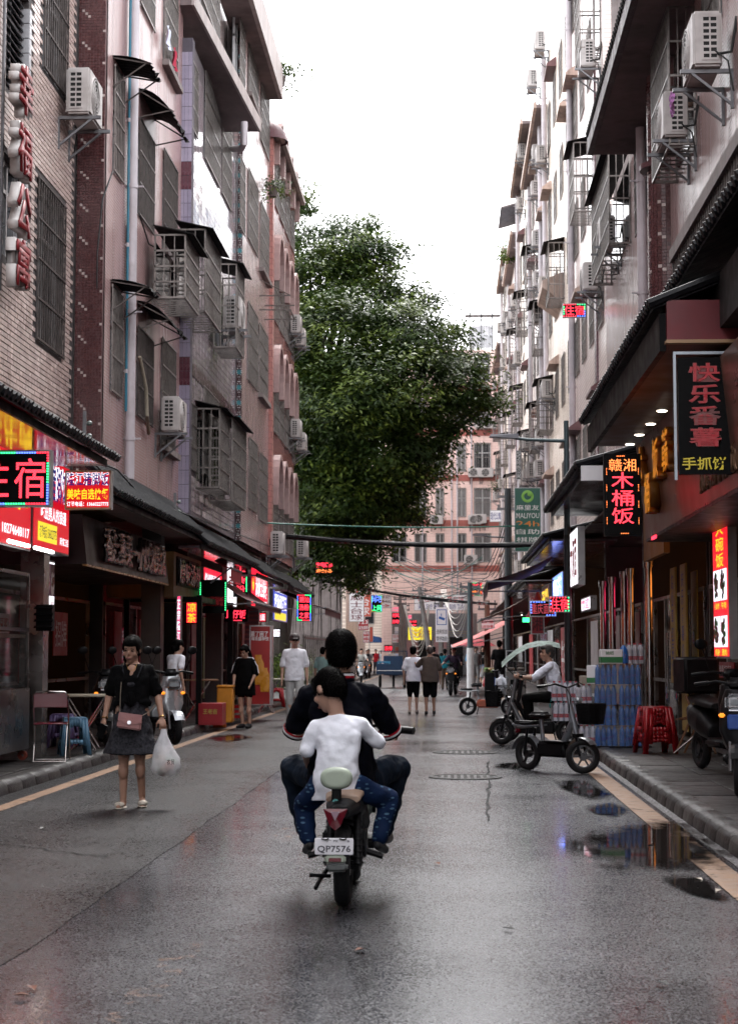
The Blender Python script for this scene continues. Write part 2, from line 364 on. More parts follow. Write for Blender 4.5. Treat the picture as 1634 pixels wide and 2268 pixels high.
# kerbs: stones one by one where they can be told apart
M_kerb = [pm('kerb_stone_%d' % i, c, 0.42, 0, 0.25, 7, bump=0.5, bscale=40, dirt=0.5, spec=.4) for i, c in enumerate(((0.026,.024,.023), (0.032,.029,.028), (0.021,.02,.02)))]
def kerb_prof(side):
    x = [0, 0.015, 0.05, 0.1, 0.2]; z = [0.0, 0.085, 0.125, 0.14, 0.14]
    return [(side * a, b - .0) for a, b in zip(x, z)] + [(side * .2, -.1), (0, -.1)]
def kerb(side, X, ya, yb, L):
    k = MB(); k.prism([(X + a, z) for a, z in kerb_prof(side)], yb, 240)
    if ya > -10: k.prism([(X + a, z) for a, z in kerb_prof(side)], -20, ya)
    root = k.build('kerb', M_kerb[0], smooth=50, kind='structure')
    meshes = []
    for m in M_kerb:
        for q in range(2):
            s = MB(); P = kerb_prof(side); e = .012
            secs = [(-L/2+.006, .82), (-L/2+.03, 1), (L/2-.03, 1), (L/2-.006, .82)]
            vs = []
            for yy, f in secs:
                for a, z in P:
                    vs.append((a + (side*.008 if f < 1 else 0), yy, z * (1 if f == 1 else .93) + (rnd.uniform(-.004, .004) if q else 0)))
            nP = len(P); fs = []
            for i in range(3):
                for j in range(nP):
                    fs.append((i*nP+j, i*nP+(j+1) % nP, (i+1)*nP+(j+1) % nP, (i+1)*nP+j))
            fs += [tuple(range(nP)), tuple(range(4*nP-1, 3*nP-1, -1))]
            s.add(vs, fs); meshes.append(s.mesh('kerb_stone', m, 50))
    y = ya + L/2
    while y < yb:
        o = obj('kerb_stone', rnd.choice(meshes), root, loc=(X + rnd.uniform(-.006,.006), y, rnd.uniform(-.005,.004)))
        o.rotation_euler.z = rnd.uniform(-.008, .008); y += L
kerb(-1, KL, 8.0, 44.0, 0.6); kerb(1, KR, 8.0, 38.0, 0.6)
# pavements
M_slab = [pm('paving_slab_%d' % i, c, 0.5, 0, 0.2, 5, bump=0.35, bscale=60, dirt=0.45) for i, c in enumerate(((.028,.025,.024), (.034,.029,.028), (.024,.022,.022)))]
M_bed = pm('sand_bed', (0.03, 0.028, 0.027), 0.8, bump=0.3)
def pavement(name, x0, x1, ya, yb, yfar, sx, sy):
    mb = MB().b2(x0, x1, ya, yb, -.2, SZ - .018); mb.b2(x0, x1, yb + .002, yfar, -.2, SZ - .004); mb.b2(x0, x1, -20, ya - .002, -.2, SZ - .004)
    root = mb.build(name, M_bed if False else pm('pavement_concrete', (.05, .045, .044), .5, 0, .25, 4, bump=.3, dirt=.5), kind='structure')
    ms = []
    for m in M_slab:
        s = MB(); a, b, c = sx/2 - .006, sy/2 - .006, .006
        s.add([(-a,-b,-.03),(a,-b,-.03),(a,b,-.03),(-a,b,-.03),(-a,-b,-c),(a,-b,-c),(a,b,-c),(-a,b,-c),(-a+c,-b+c,0),(a-c,-b+c,0),(a-c,b-c,0),(-a+c,b-c,0)],
              [(0,1,5,4),(1,2,6,5),(2,3,7,6),(3,0,4,7),(4,5,9,8),(5,6,10,9),(6,7,11,10),(7,4,8,11),(8,9,10,11)])
        ms.append(s.mesh('paving_slab', m))
    nx = int((x1 - x0) / sx)
    for i in range(nx):
        y = ya + sy/2 + (sy/2 if i % 2 else 0)
        while y < yb - sy/2:
            o = obj('paving_slab', rnd.choice(ms), root, loc=(x0 + sx*(i+.5), y, SZ + rnd.uniform(-.005, .003)))
            o.rotation_euler = (rnd.uniform(-.006,.006), rnd.uniform(-.006,.006), 0); y += sy
pavement('pavement_right', KR + .2, 3.75, 12.0, 30.0, 240, .5, .6)
pavement('pavement_left', -7.2, KL - .2, 17.0, 27.0, 240, .6, .6)

# ------------------------------------------------------------------ walls
def brickmat(name, c1, c2, mortar, bw, bh, rough=0.25, msz=0.06, bump=0.4, streak=0.5, spec=0.5, axis='yz', dirt=0.0):
    """glazed tiles too small to pick apart: colour, joint relief, rain streaks"""
    m = bpy.data.materials.new(name); m.use_nodes = True; n, l = m.node_tree.nodes, m.node_tree.links
    b = n['Principled BSDF']; tc = n.new('ShaderNodeTexCoord'); sp = n.new('ShaderNodeSeparateXYZ'); l.new(tc.outputs['Object'], sp.inputs[0])
    cb = n.new('ShaderNodeCombineXYZ')
    if axis == 'yz': l.new(sp.outputs[1], cb.inputs[0])
    else: l.new(sp.outputs[0], cb.inputs[0])
    l.new(sp.outputs[2], cb.inputs[1])
    br = n.new('ShaderNodeTexBrick'); br.inputs['Scale'].default_value = 1; br.inputs['Brick Width'].default_value = bw; br.inputs['Row Height'].default_value = bh
    br.inputs['Mortar Size'].default_value = bh * msz; br.inputs['Color1'].default_value = (*c1, 1); br.inputs['Color2'].default_value = (*c2, 1); br.inputs['Mortar'].default_value = (*mortar, 1)
    l.new(cb.outputs[0], br.inputs['Vector'])
    mp = n.new('ShaderNodeMapping'); mp.inputs['Scale'].default_value = (3, 3, .25); l.new(tc.outputs['Object'], mp.inputs[0])
    no = n.new('ShaderNodeTexNoise'); no.inputs['Scale'].default_value = 1; no.inputs['Detail'].default_value = 4; no.inputs['Roughness'].default_value = .65; l.new(mp.outputs[0], no.inputs['Vector'])
    mr = n.new('ShaderNodeMapRange'); mr.inputs[1].default_value = .45; mr.inputs[2].default_value = .75; mr.inputs[4].default_value = streak; l.new(no.outputs[0], mr.inputs[0])
    mx = n.new('ShaderNodeMixRGB'); mx.blend_type = 'MULTIPLY'; mx.inputs[2].default_value = (.38, .32, .33, 1); l.new(mr.outputs[0], mx.inputs[0]); l.new(br.outputs['Color'], mx.inputs[1])
    l.new(mx.outputs[0], b.inputs['Base Color'])
    r2 = n.new('ShaderNodeMapRange'); r2.inputs[3].default_value = max(.05, rough - .08); r2.inputs[4].default_value = rough + .15; l.new(no.outputs[0], r2.inputs[0])
    ad = n.new('ShaderNodeMath'); ad.operation = 'MULTIPLY_ADD'; ad.inputs[1].default_value = .35; l.new(br.outputs['Fac'], ad.inputs[0]); l.new(r2.outputs[0], ad.inputs[2])
    l.new(ad.outputs[0], b.inputs['Roughness'])
    n3 = n.new('ShaderNodeTexNoise'); n3.inputs['Scale'].default_value = 2.2; n3.inputs['Detail'].default_value = 5; l.new(tc.outputs['Object'], n3.inputs['Vector'])
    bp0 = n.new('ShaderNodeBump'); bp0.inputs['Strength'].default_value = .35; bp0.inputs['Distance'].default_value = .03; l.new(n3.outputs[0], bp0.inputs['Height'])
    bp = n.new('ShaderNodeBump'); bp.inputs['Strength'].default_value = bump; bp.inputs['Distance'].default_value = .004; bp.invert = True
    l.new(br.outputs['Fac'], bp.inputs['Height']); l.new(bp0.outputs[0], bp.inputs['Normal']); l.new(bp.outputs[0], b.inputs['Normal'])
    b.inputs['Specular IOR Level'].default_value = spec
    return m
M_pane = glass('window_glass', (0.018, 0.02, 0.024), 0.06)
M_pane2 = glass('curtained_glass', (0.12, 0.11, 0.11), 0.12)
M_alu = pm('aluminium', (0.42, 0.42, 0.43), 0.35, 0.8, 0.1, 10)
M_bar = pm('stainless_bars', (0.2, 0.18, 0.17), 0.38, 0.85, 0.3, 12, dirt=.5)
M_bark = pm('rusty_dark_bars', (0.1, 0.085, 0.08), 0.5, 0.6, 0.4, 9)
M_conc = pm('concrete', (0.2, 0.17, 0.165), 0.7, 0, 0.2, 3, bump=.3, streak=.7, dirt=.5)
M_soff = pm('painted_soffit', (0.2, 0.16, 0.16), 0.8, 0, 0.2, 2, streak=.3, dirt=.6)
M_dark = pm('dark_void', (0.012, 0.011, 0.011), 0.9)
M_pipe = pm('white_plastic_pipe', (0.5, 0.46, 0.49), 0.4, 0, 0.12, 3, dirt=.5)
M_hood = pm('tarred_sheet', (0.012, 0.011, 0.011), 0.75, 0, 0.4, 6, bump=.5, spec=.2)
def inrect(y, z, hs, pad=0.0):
    return any(a - pad < y < b + pad and c - pad < z < d + pad for a, b, c, d in hs)
def holed_wall(X, s, y0, y1, z0, z1, holes, dep=.16, mb=None):
    """front sheet of a wall on plane X facing s, with openings and their reveals"""
    mb = mb or MB()
    hs = [(max(y0, a), min(y1, b), max(z0, c), min(z1, d)) for a, b, c, d in holes]
    hs = [h for h in hs if h[1] - h[0] > .02 and h[3] - h[2] > .02]
    Y = sorted({y0, y1, *[h[0] for h in hs], *[h[1] for h in hs]}); Z = sorted({z0, z1, *[h[2] for h in hs], *[h[3] for h in hs]})
    for i in range(len(Y) - 1):
        for j in range(len(Z) - 1):
            if not inrect((Y[i]+Y[i+1])/2, (Z[j]+Z[j+1])/2, hs):
                mb.quad((X, Y[i], Z[j]), (X, Y[i+1], Z[j]), (X, Y[i+1], Z[j+1]), (X, Y[i], Z[j+1]))
    for a, b, c, d in hs:
        q = X - s * dep
        mb.quad((X,a,c),(X,b,c),(q,b,c),(q,a,c)); mb.quad((X,a,d),(X,b,d),(q,b,d),(q,a,d))
        mb.quad((X,a,c),(X,a,d),(q,a,d),(q,a,c)); mb.quad((X,b,c),(X,b,d),(q,b,d),(q,b,c))
    return mb
def window(par, X, s, r, bars=True, dep=.14, curtain=None, hb=.38, vb=.105, sill=False, out=.03, bmat=None, arch=False):
    a, b, c, d = r; q = X - s * dep; fw = .05
    mb = MB()
    n = 2 if b - a > .8 else 1
    for y in [a + fw/2 + (b - a - fw) * i / n for i in range(n + 1)]: mb.b2(q, q + s*.05, y - fw/2, y + fw/2, c, d)
    for z in (c + fw/2, d - fw/2, c + (d - c) * .7): mb.b2(q + s*.003, q + s*.047, a, b, z - fw/2, z + fw/2)
    w_ = wb_(mb, 'window', M_alu, par)
    cur = rnd.random() < .35 if curtain is None else curtain
    for i in range(n):
        ya, yb = a + (b - a) * i / n, a + (b - a) * (i + 1) / n
        MB().b2(q - s*.02, q + s*(.012 + .008*i), ya + .01, yb - .01, c, d).build('pane', M_pane2 if cur else M_pane, w_)
    if bars:
        mb = MB(); xo = X + s * out; k = max(2, int((b - a) / vb)); th = .009
        for i in range(k + 1): mb.b2(xo - th, xo + th, a + (b-a)*i/k - th, a + (b-a)*i/k + th, c - .02, d + .02)
        k = max(2, int((d - c) / hb))
        for i in range(k + 1):
            z = c + (d-c)*i/k; mb.b2(xo - .012, xo + .014, a - .02, b + .02, z - .013, z + .013)
        mb.build('grille', bmat or M_bar, w_)
    if sill:
        mb = MB().b2(X - s*.02, X + s*.12, a - .08, b + .08, c - .12, c - .02)
        mb.build('sill', M_conc, w_)
    return w_
def hood(par, X, s, a, b, z, pr=.5, drop=.18, ragged=True, mat=None):
    """corrugated sheet awning over a window, with stays"""
    mb = MB(); n = 14; k = 5
    for i in range(n):
        for j in range(k):
            def P(u, v):
                y = a + (b - a) * u / n; t = v / k
                zz = z - drop * t * t * 1.2 + .015 * (u % 2)
                x = X + s * pr * t * (1 + (.06 * math.sin(u * 2.3) if ragged and v == k else 0))
                if ragged and v == k: zz += .03 * math.sin(u * 3.7)
                return (x, y, zz)
            mb.quad(P(i,j), P(i+1,j), P(i+1,j+1), P(i,j+1))
    h = wb_(mb, 'awning', mat or M_hood, par)
    for y in (a + .05, b - .05): mb = MB().bar((X, y, z - .45), (X + s*pr*.9, y, z - drop), .018); mb.bar((X, y, z - .02), (X + s*pr, y, z - drop - .02), .02); mb.build('awning_stay', M_bark, h)
    return h
def cage(par, X, s, a, b, c, d, pr=.45, roof=True, bmat=None, inner=None):
    """security cage that stands out from the wall, with its dark window behind"""
    mb = MB(); xo = X + s*pr; t = .014
    for y in (a, b):
        for x in (X + s*.02, xo): mb.b2(x - t, x + t, y - t, y + t, c, d)
    zs = [c + (d-c)*i/4 for i in range(5)]
    for z in zs:
        mb.b2(xo - t, xo + t, a, b, z - t, z + t)
        for y in (a, b): mb.b2(X, xo, y - t, y + t, z - t, z + t)
    k = max(3, int((b - a) / .12))
    for i in range(k): y = a + (b-a)*(i+.5)/k; mb.b2(xo - .007, xo + .007, y - .007, y + .007, c, d)
    for x in (X + s*pr*.33, X + s*pr*.66):
        for y in (a, b): mb.b2(x - .008, x + .008, y - .008, y + .008, c, d)
    for i in range(9): y = a + (b-a)*(i+.5)/9; mb.b2(X, xo, y - .01, y + .01, c - .02, c)
    cg = wb_(mb, 'window_cage', bmat or M_bar, par)
    MB().b2(X + s*.004, X + s*.02, a + .1, b - .1, c + .15, d - .1).build('pane', inner or M_pane, cg)
    if roof:
        mb = MB(); z = d + .03
        vs = [(X, a - .1, z + .12), (X, b + .1, z + .12), (xo + s*.15, b + .1, z - .03), (xo + s*.15, a - .1, z - .03)]
        mb.add(vs + [(x, y, q - .02) for x, y, q in vs], [(0,1,2,3),(7,6,5,4),(0,4,5,1),(1,5,6,2),(2,6,7,3),(3,7,4,0)])
        mb.build('cage_roof', M_hood, cg)
    return cg
def pipe(par, X, y, z0, z1, r=.06, mat=None):
    mb = MB().cyl((X, y, z0), (X, y, z1), r, n=12)
    p = wb_(mb, 'drain_pipe', mat or M_pipe, par, 40)
    mb = MB(); z = z0 + .6
    while z < z1:
        mb.cyl((X, y, z - .03), (X, y, z + .03), r * 1.14, n=12); mb.b2(X - r*2.2, X + r*2.2, y - .012, y + .012, z - .012, z + .012); z += 1.9
    mb.build('pipe_clamp', M_pipe, p, 40)
    return p
def tiles(wall, X, s, y0, y1, z0, z1, tw, th, gap, holes, mats, nmax=300, key=None, off=.5, proud=.012):
    """glazed tiles one by one; past the limit the rest are one piece"""
    ms = []
    a, b = tw/2 - gap/2, th/2 - gap/2
    def faces(c, mb, m, dx=0):
        y, z = c; x0, x1 = X - s*.004, X + s*(proud + dx)
        mb.add([(x0,y-a,z-b),(x0,y+a,z-b),(x0,y+a,z+b),(x0,y-a,z+b),(x1,y-a+.003,z-b+.003),(x1,y+a-.003,z-b+.003),(x1,y+a-.003,z+b-.003),(x1,y-a+.003,z+b-.003)],
               [(0,1,5,4),(1,2,6,5),(2,3,7,6),(3,0,4,7),(4,5,6,7)], m)
    pos = []; j = 0; z = z0 + th/2
    while z < z1:
        y = y0 + tw/2 + (tw * off if j % 2 else 0)
        while y < y1 - tw/2 + 1e-3:
            if not inrect(y, z, holes, .06): pos.append((y, z))
            y += tw
        z += th; j += 1
    pos.sort(key=key or (lambda p: p[0]))
    for m in mats:
        s_ = MB(); Xo, s_w = X, s
        x0, x1 = -s*.004, s*proud
        s_.add([(x0,-a,-b),(x0,a,-b),(x0,a,b),(x0,-a,b),(x1,-a+.003,-b+.003),(x1,a-.003,-b+.003),(x1,a-.003,b-.003),(x1,-a+.003,b-.003)],
               [(0,1,5,4),(1,2,6,5),(2,3,7,6),(3,0,4,7),(4,5,6,7)])
        ms.append(s_.mesh('tile', m))
    for p in pos[:nmax]:
        o = obj('tile', rnd.choice(ms), wall, loc=(X, p[0], p[1])); o.rotation_euler = (0, rnd.uniform(-.02,.02), rnd.uniform(-.016,.016))
    if len(pos) > nmax:
        mb = MB()
        for p in pos[nmax:]: faces(p, mb, rnd.randrange(len(mats)), rnd.uniform(-.002,.002))
        mb.build('tile_field', mats, wall, kind='stuff')
def building(name, label, X, s, y0, y1, z0, z1, wmat, holes=(), depth=9.0, cat='building', smat=None):
    b = thing(name, label, cat, (X - s*depth/2, (y0+y1)/2, 0))
    wall = wb_(holed_wall(X, s, y0, y1, z0, z1, holes), 'wall', wmat, b)
    mb = MB().b2(X - s*.17, X - s*depth, y0 + .002, y1 - .002, z0, z1 - .05)
    wb_(mb, 'rear_wall', smat or M_conc, b)
    for y in (y0, y1): wb_(MB().quad((X, y, z0), (X - s*.18, y, z0), (X - s*.18, y, z1), (X, y, z1)), 'wall_end', wmat, b)
    wb_(MB().b2(X - s*.01, X - s*depth, y0 + .01, y1 - .01, z1 - .05, z1), 'roof', M_conc, b)
    return b, wall
# --- air conditioners
M_ac = pm('ac_casing', (0.5, 0.47, 0.46), 0.45, 0, 0.12, 4, dirt=.55, streak=.3)
M_acd = pm('ac_slot_dark', (0.015, 0.015, 0.015), 0.6)
M_steel = pm('grey_steel', (0.16, 0.16, 0.17), 0.45, 0.7, 0.3, 8, dirt=.5)
def make_ac():
    """outdoor unit, back to the wall at x=0, fan to +x"""
    t = thing('air_conditioner', 'x', 'air conditioner')
    w, d, h = .8, .3, .58; x0 = .12
    bm = bmesh.new(); bmesh.ops.create_cube(bm, size=1)
    for v in bm.verts: v.co = Vector((x0 + d/2 + v.co.x*d, v.co.y*w, h/2 + v.co.z*h))
    bmesh.ops.bevel(bm, geom=bm.edges[:], offset=.025, segments=2, affect='EDGES'); me = bpy.data.meshes.new('casing'); bm.to_mesh(me); bm.free(); me.materials.append(M_ac)
    cs = obj('casing', me, t)
    for sy in (-1, 1):
        MB().b2(x0+.05, x0+.2, sy*(w/2-.002), sy*(w/2+.003), .07, h-.06).build('side_vent', M_acd, cs)
        mb = MB()
        for i in range(8): z = .07 + (h-.13)*i/7; mb.b2(x0+.045, x0+.205, sy*(w/2), sy*(w/2+.009), z-.012, z+.012)
        for x in (x0+.05, x0+.125, x0+.2): mb.b2(x-.008, x+.008, sy*(w/2), sy*(w/2+.008), .06, h-.05)
        mb.build('vent_grid', M_ac, cs)
    mb = MB().lathe([(.235, 0), (.235, .014), (.25, .014), (.25, 0)], (x0+d, -.08, h/2), 24, 0, Matrix.Rotation(R(90), 3, 'Y'))
    for r in (.07, .12, .17, .21): mb.lathe([(r-.004, .012), (r+.004, .012), (r+.004, .02), (r-.004, .02)], (x0+d, -.08, h/2), 20, 0, Matrix.Rotation(R(90), 3, 'Y'))
    for i in range(6): a = i*math.pi/3; mb.bar((x0+d+.014, -.08, h/2), (x0+d+.014, -.08+.24*math.cos(a), h/2+.24*math.sin(a)), .008)
    mb.build('fan_guard', M_ac, cs)
    MB().lathe([(.001, .004), (.232, .004)], (x0+d, -.08, h/2), 24, 0, Matrix.Rotation(R(90), 3, 'Y')).build('fan_opening', M_acd, cs)
    for sy in (-.3, .3):
        mb = MB().b2(0, x0+d+.12, sy-.02, sy+.02, -.05, -.01); mb.b2(0, .03, sy-.02, sy+.02, -.42, -.01); mb.bar((.015, sy, -.38), (x0+d, sy, -.05), .026)
        mb.build('bracket', M_steel, t)
    mh = pm('black_rubber_hose', (.02,.02,.02), .6)
    MB().tube([(x0+.05, w/2, .12), (.05, w/2+.12, .1), (.02, w/2+.16, .3), (.0, w/2+.16, .45)], .016, 6).build('hose', mh, t, 40)
    MB().tube([(x0+.08, w/2, .16), (.08, w/2+.08, .02), (.03, w/2+.1, -.3)], .01, 6).build('hose', mh, t, 40)
    return t
AC0 = make_ac(); _acu = [False]
def ac(X, s, y, z, label, group=None, scale=1.0):
    """hung on plane X facing s"""
    t = AC0 if not _acu[0] else dup(AC0)
    _acu[0] = True
    t.location = (X, y, z); t.rotation_euler = (0, 0, 0 if s > 0 else math.pi); t['label'] = label
    if group: t['group'] = group
    elif 'group' in t: del t['group']
    q = random.Random(int(y*37 + z*91)); f = scale * (q.uniform(.86, 1.08) if group else 1); t.scale = (f, f*q.uniform(.95, 1.05), f)
    if group: t.rotation_euler.x = R(q.uniform(-2, 2))
    return t
def ac_px(x, yb, X, s, label, **k):
    p = onX(x, yb, X); return ac(X, s, p.y, p.z, label, **k)
# ================================================================== left row
TILE1 = [pm('cream_glazed_tile_%d' % i, c, .26, 0, .12, 3, streak=.5, dirt=.5) for i, c in enumerate(((.58,.45,.41), (.53,.415,.38), (.62,.5,.46), (.48,.37,.345)))]
M_grout = pm('dark_grout', (.06, .05, .05), .85, bump=.2)
XL1, XL2, XL3, XL3b, XL4 = -5.15, -4.75, -4.6, -4.5, -4.45
YA = 23.35; YB = 30.3; YC = 37.3; YD = 43.3; YE = 50.0
ZS = 3.9
# L1
h1 = [WX(18, 66, -70, 196, XL1), WX(10, 57, 335, 566, XL1), WX(98, 150, -110, 152, XL1), WX(83, 143, 392, 752, XL1)]
B1, W1 = building('apartment_building', 'cream brick-tiled apartment building at the left edge with barred windows', XL1, 1, 12, YA, ZS, 17, M_grout, h1)
for i, r in enumerate(h1): window(B1, XL1, 1, r, bars=i >= 2, curtain=False, bmat=M_bark, hb=.45, vb=.12)
# deep louvres and pale tiled reveals of the two open windows
M_rev = pm('white_glazed_tile', (.42, .42, .44), .25, streak=.3)
for i in (0, 1):
    a, b, c, d = h1[i]; mb = MB(); k = int((d - c) / .1)
    if i == 0:
        for j in range(k): z = c + .1*j + .05; mb.box((XL1 - .09, (a+b)/2, z), (.09, b - a - .04, .012), M=Matrix.Rotation(R(35), 3, 'Y'))
        wb_(mb, 'louvre', M_steel, B1)
    mb = MB(); k = int((d - c) / .19)
    for j in range(k): z = c + .19*j; mb.b2(XL1 - .1, XL1 + .016, b + .004, b + .1, z + .006, z + .184); mb.b2(XL1 - .12, XL1 + .01, b - .012, b - .002, z + .006, z + .184)
    wb_(mb, 'window_surround', M_rev, B1)
hb1 = [(a - .02, b + (.12 if i < 2 else .02), c - .02, d + .02) for i, (a, b, c, d) in enumerate(h1)]
tiles(W1, XL1, 1, 17.2, YA - .02, 4.0, 13.6, .30, .066, .009, hb1, TILE1, 300, key=lambda p: -p[0] + abs(p[1] - 8.2) * .8)
# mosaic end strip of the next building (faces the camera)
M_mos = [pm('oxblood_mosaic', (.075, .022, .024), .28, 0, .3, 30), pm('white_mosaic', (.5, .42, .4), .3, 0, .1, 10), pm('oxblood_mosaic_pale', (.1, .034, .034), .25, 0, .3, 30)]
def mosaic(par, Y, x0, x1, z0, z1, t=.043, name='mosaic_strip'):
    mb = MB(); nx = round((x1 - x0) / t); t = (x1 - x0) / nx; nz = int((z1 - z0) / t)
    for j in range(nz):
        for i in range(nx):
            w_ = 1 if ((j % 11 == 0 and i == 2) or (j % 11 == 10 and i == 3) or (j % 11 == 5 and i == nx - 1) or (j % 11 == 1 and i == 1)) else (2 if rnd.random() < .3 else 0)
            c = (x0 + t*(i+.5), Y - .004, z0 + t*(j+.5)); a = t/2 - .003
            mb.add([(c[0]-a,Y,c[2]-a),(c[0]+a,Y,c[2]-a),(c[0]+a,Y,c[2]+a),(c[0]-a,Y,c[2]+a),(c[0]-a+.002,Y-.007,c[2]-a+.002),(c[0]+a-.002,Y-.007,c[2]-a+.002),(c[0]+a-.002,Y-.007,c[2]+a-.002),(c[0]-a+.002,Y-.007,c[2]+a-.002)],
                   [(0,1,5,4),(1,2,6,5),(2,3,7,6),(3,0,4,7),(4,5,6,7)], w_)
    o = wb_(MB().b2(x0, x1, Y + .002, Y + .15, z0, z1), name, pm('rosy_grout', (.13, .07, .07), .8), par)
    mb.build('mosaic_tiles', M_mos, o, kind='stuff')
# L2
M_pink = brickmat('pink_mosaic_wall', (0.435, 0.262, 0.25), (0.384, 0.23, 0.224), (0.218, 0.141, 0.141), .09, .045, .22, .14, .35, .95, .9)
h2 = [WX(252, 273, 145, 380, XL2), WX(307, 340, 262, 476, XL2), WX(361, 391, 330, 552, XL2), WX(310, 342, -170, 8, XL2), WX(364, 393, -150, 137, XL2),
      WX(246, 269, 632, 866, XL2), WX(303, 337, 722, 920, XL2), WX(357, 387, 748, 985, XL2), WX(252, 273, -260, -110, XL2)]
B2, W2 = building('apartment_building', 'pink mosaic apartment building with red column strip and tarred awnings', XL2, 1, YA + .05, YB, ZS, 17, M_pink, h2)
for i, r in enumerate(h2): window(B2, XL2, 1, r, sill=i in (2, 4, 7), curtain=False, bmat=M_bark if i in (1, 2, 6) else None)
mosaic(B2, YA - .02, XL1 + .02, XL2, ZS, 15.5)
for (x0, x1, y, dr) in ((250, 276, 122, .1), (307, 346, 195, .35), (246, 271, 618, .1), (303, 341, 665, .3)):
    r = WX(x0, x1, y, y + 20, XL2); hood(B2, XL2, 1, r[0], r[1], r[3], .55, dr)
pipe(B2, XL2 + .09, onX(292, 600, XL2 + .09).y, ZS + .1, 17, .075)
pipe(B2, XL2 + .04, onX(283, 600, XL2 + .04).y, 5.0, 17, .022, pm('blue_plastic_pipe', (.02, .16, .24), .4))
ac_px(350, 962, XL2, 1, 'white air conditioner beside the pipe of the pink mosaic building')
ac_px(140, 272, XL1, 1, 'air conditioner with rusty bracket on the cream brick-tiled wall', scale=1.08)

mb = MB()
for x, y0, y1 in ((330, 780, 900),): mb.tube([onX(310, 790, XL2 + .06), onX(324, 860, XL2 + .1), onX(326, 920, XL2 + .12), onX(330, 960, XL2 + .05)], .03, 8)
wb_(mb, 'flexible_duct', pm('lagged_duct', (.3, .26, .2), .7, bump=.6, bscale=40), B2, 40)
# hung-out laundry
for (x, y, col, nm) in ((374, 65, (.55, .58, .7), 'pale blue cloth hung on the window bars of the pink building'), (388, 113, (.35, .02, .05), 'red cloth hung on the window bars of the pink building')):
    p = onX(x, y, XL2 + .12); mb = MB()
    for i in range(6):
        for j in range(6):
            P = lambda u, v: (p.x + .03*math.sin(u*1.7 + v*.6), p.y + (u-3)*.06, p.z - v*.05 + .02*math.sin(u*2))
            mb.quad(P(i,j), P(i+1,j), P(i+1,j+1), P(i,j+1))
    mb.build('hung_laundry', pm('cloth_%d' % x, col, .9), smooth=60, label=nm, cat='laundry')
# L3a: large lilac tiles, end strip of upright tiles
M_l3 = pm('lilac_wall_grout', (.1, .085, .095), .6)
TILE3 = [pm('lilac_glazed_tile_%d' % i, c, .1, 0, .08, 2, streak=.4, spec=1.0, rvar=.05) for i, c in enumerate(((.34,.285,.31), (.32,.265,.29), (.36,.3,.325)))]
h3 = [WX(424, 436, 135, 285, XL3), WX(453, 486, 158, 352, XL3), WX(491, 511, 250, 430, XL3), WX(419, 432, 890, 1036, XL3), WX(449, 482, 855, 1050, XL3), WX(424, 486, -250, -60, XL3)]
B3, W3 = building('apartment_building', 'lilac large-tiled building with jutting eaves and window cages on the left', XL3, 1, YB + .05, YC, ZS, 12.6, M_l3, h3)
for i, r in enumerate(h3): window(B3, XL3, 1, r, curtain=i % 2 == 0)
cg = [WX(411, 441, 520, 660, XL3 + .5), WX(455, 489, 508, 690, XL3 + .5), WX(487, 508, 905, 1080, XL3 + .45)]
cgb = []
for (a, b, c, d), pr in zip(cg, (.5, .5, .45)):
    b = min(b, YC - .15); cage(B3, XL3, 1, a, b, c, d, pr); cgb.append((a, b, c, d))
tiles(W3, XL3, 1, YB + .3, YC - .05, 4.0, 12.2, .40, .13, .008, h3, TILE3, 300, off=0, key=lambda p: p[0] + abs(p[1] - 7) * .8, proud=.008)
mb_t = [MB().box((0, 0, 0), (.062, .01, .245)).mesh('column_tile', pm('lavender_tile_%d' % i, c, .2, 0, .1, 4, streak=.3)) for i, c in enumerate(((.33, .3, .4), (.3, .275, .37), (.35, .32, .42)))]
mb_r = MB().box((0, 0, 0), (.062, .011, .245)).mesh('column_tile', pm('plum_tile', (.09, .02, .035), .25))
st = wb_(MB().b2(XL2 - .02, XL3 + .04, YB - .06, YB + .2, ZS, 12.6), 'column_strip', pm('column_grout', (.08, .07, .09), .7), B3)
z = ZS + .15; j = 0
while z < 12.4:
    for i in range(3):
        o = obj('column_tile', mb_r if j in (9, 10, 23, 24) else rnd.choice(mb_t), st, loc=(XL2 + .02 + .068*i, YB - .065, z))
    z += .255; j += 1
# plum band under the cages
wb_(MB().b2(XL3 - .01, XL3 + .02, YB + .2, YC - .02, onX(420, 795, XL3).z - .25, onX(420, 795, XL3).z), 'plum_band', pm('plum_band', (.06, .02, .035), .2), B3)
def eave(par, X, s, y0, y1, z, pr, th=.12, lip=.28, top=None):
    o = wb_(MB().b2(X - s*.3, X + s*pr, y0, y1, z, z + th), 'eave', M_soff, par)
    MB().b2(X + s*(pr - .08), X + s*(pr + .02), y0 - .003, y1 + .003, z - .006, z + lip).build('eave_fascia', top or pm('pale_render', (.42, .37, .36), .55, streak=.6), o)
    return o
ev = [(XL3 - .3, 29.9), (XL3 + .06, 29.9), (-3.86, 34.8), (XL3 - .3, 34.8)]; zt_ = lambda y: 12.25 + (34.8 - y)*.17
mb = MB().add([(x, y, zt_(y)) for x, y in ev] + [(x, y, zt_(y) + .14) for x, y in ev], [(0,1,2,3),(7,6,5,4),(0,4,5,1),(1,5,6,2),(2,6,7,3),(3,7,4,0)]); eo = wb_(mb, 'eave', M_soff, B3)
mb = MB().bar((XL3 + .09, 29.9, zt_(29.9) + .12), (-3.83, 34.83, zt_(34.8) + .12), .05, .26); mb.build('eave_fascia', pm('pale_render', (.42, .37, .36), .55, streak=.6), eo)
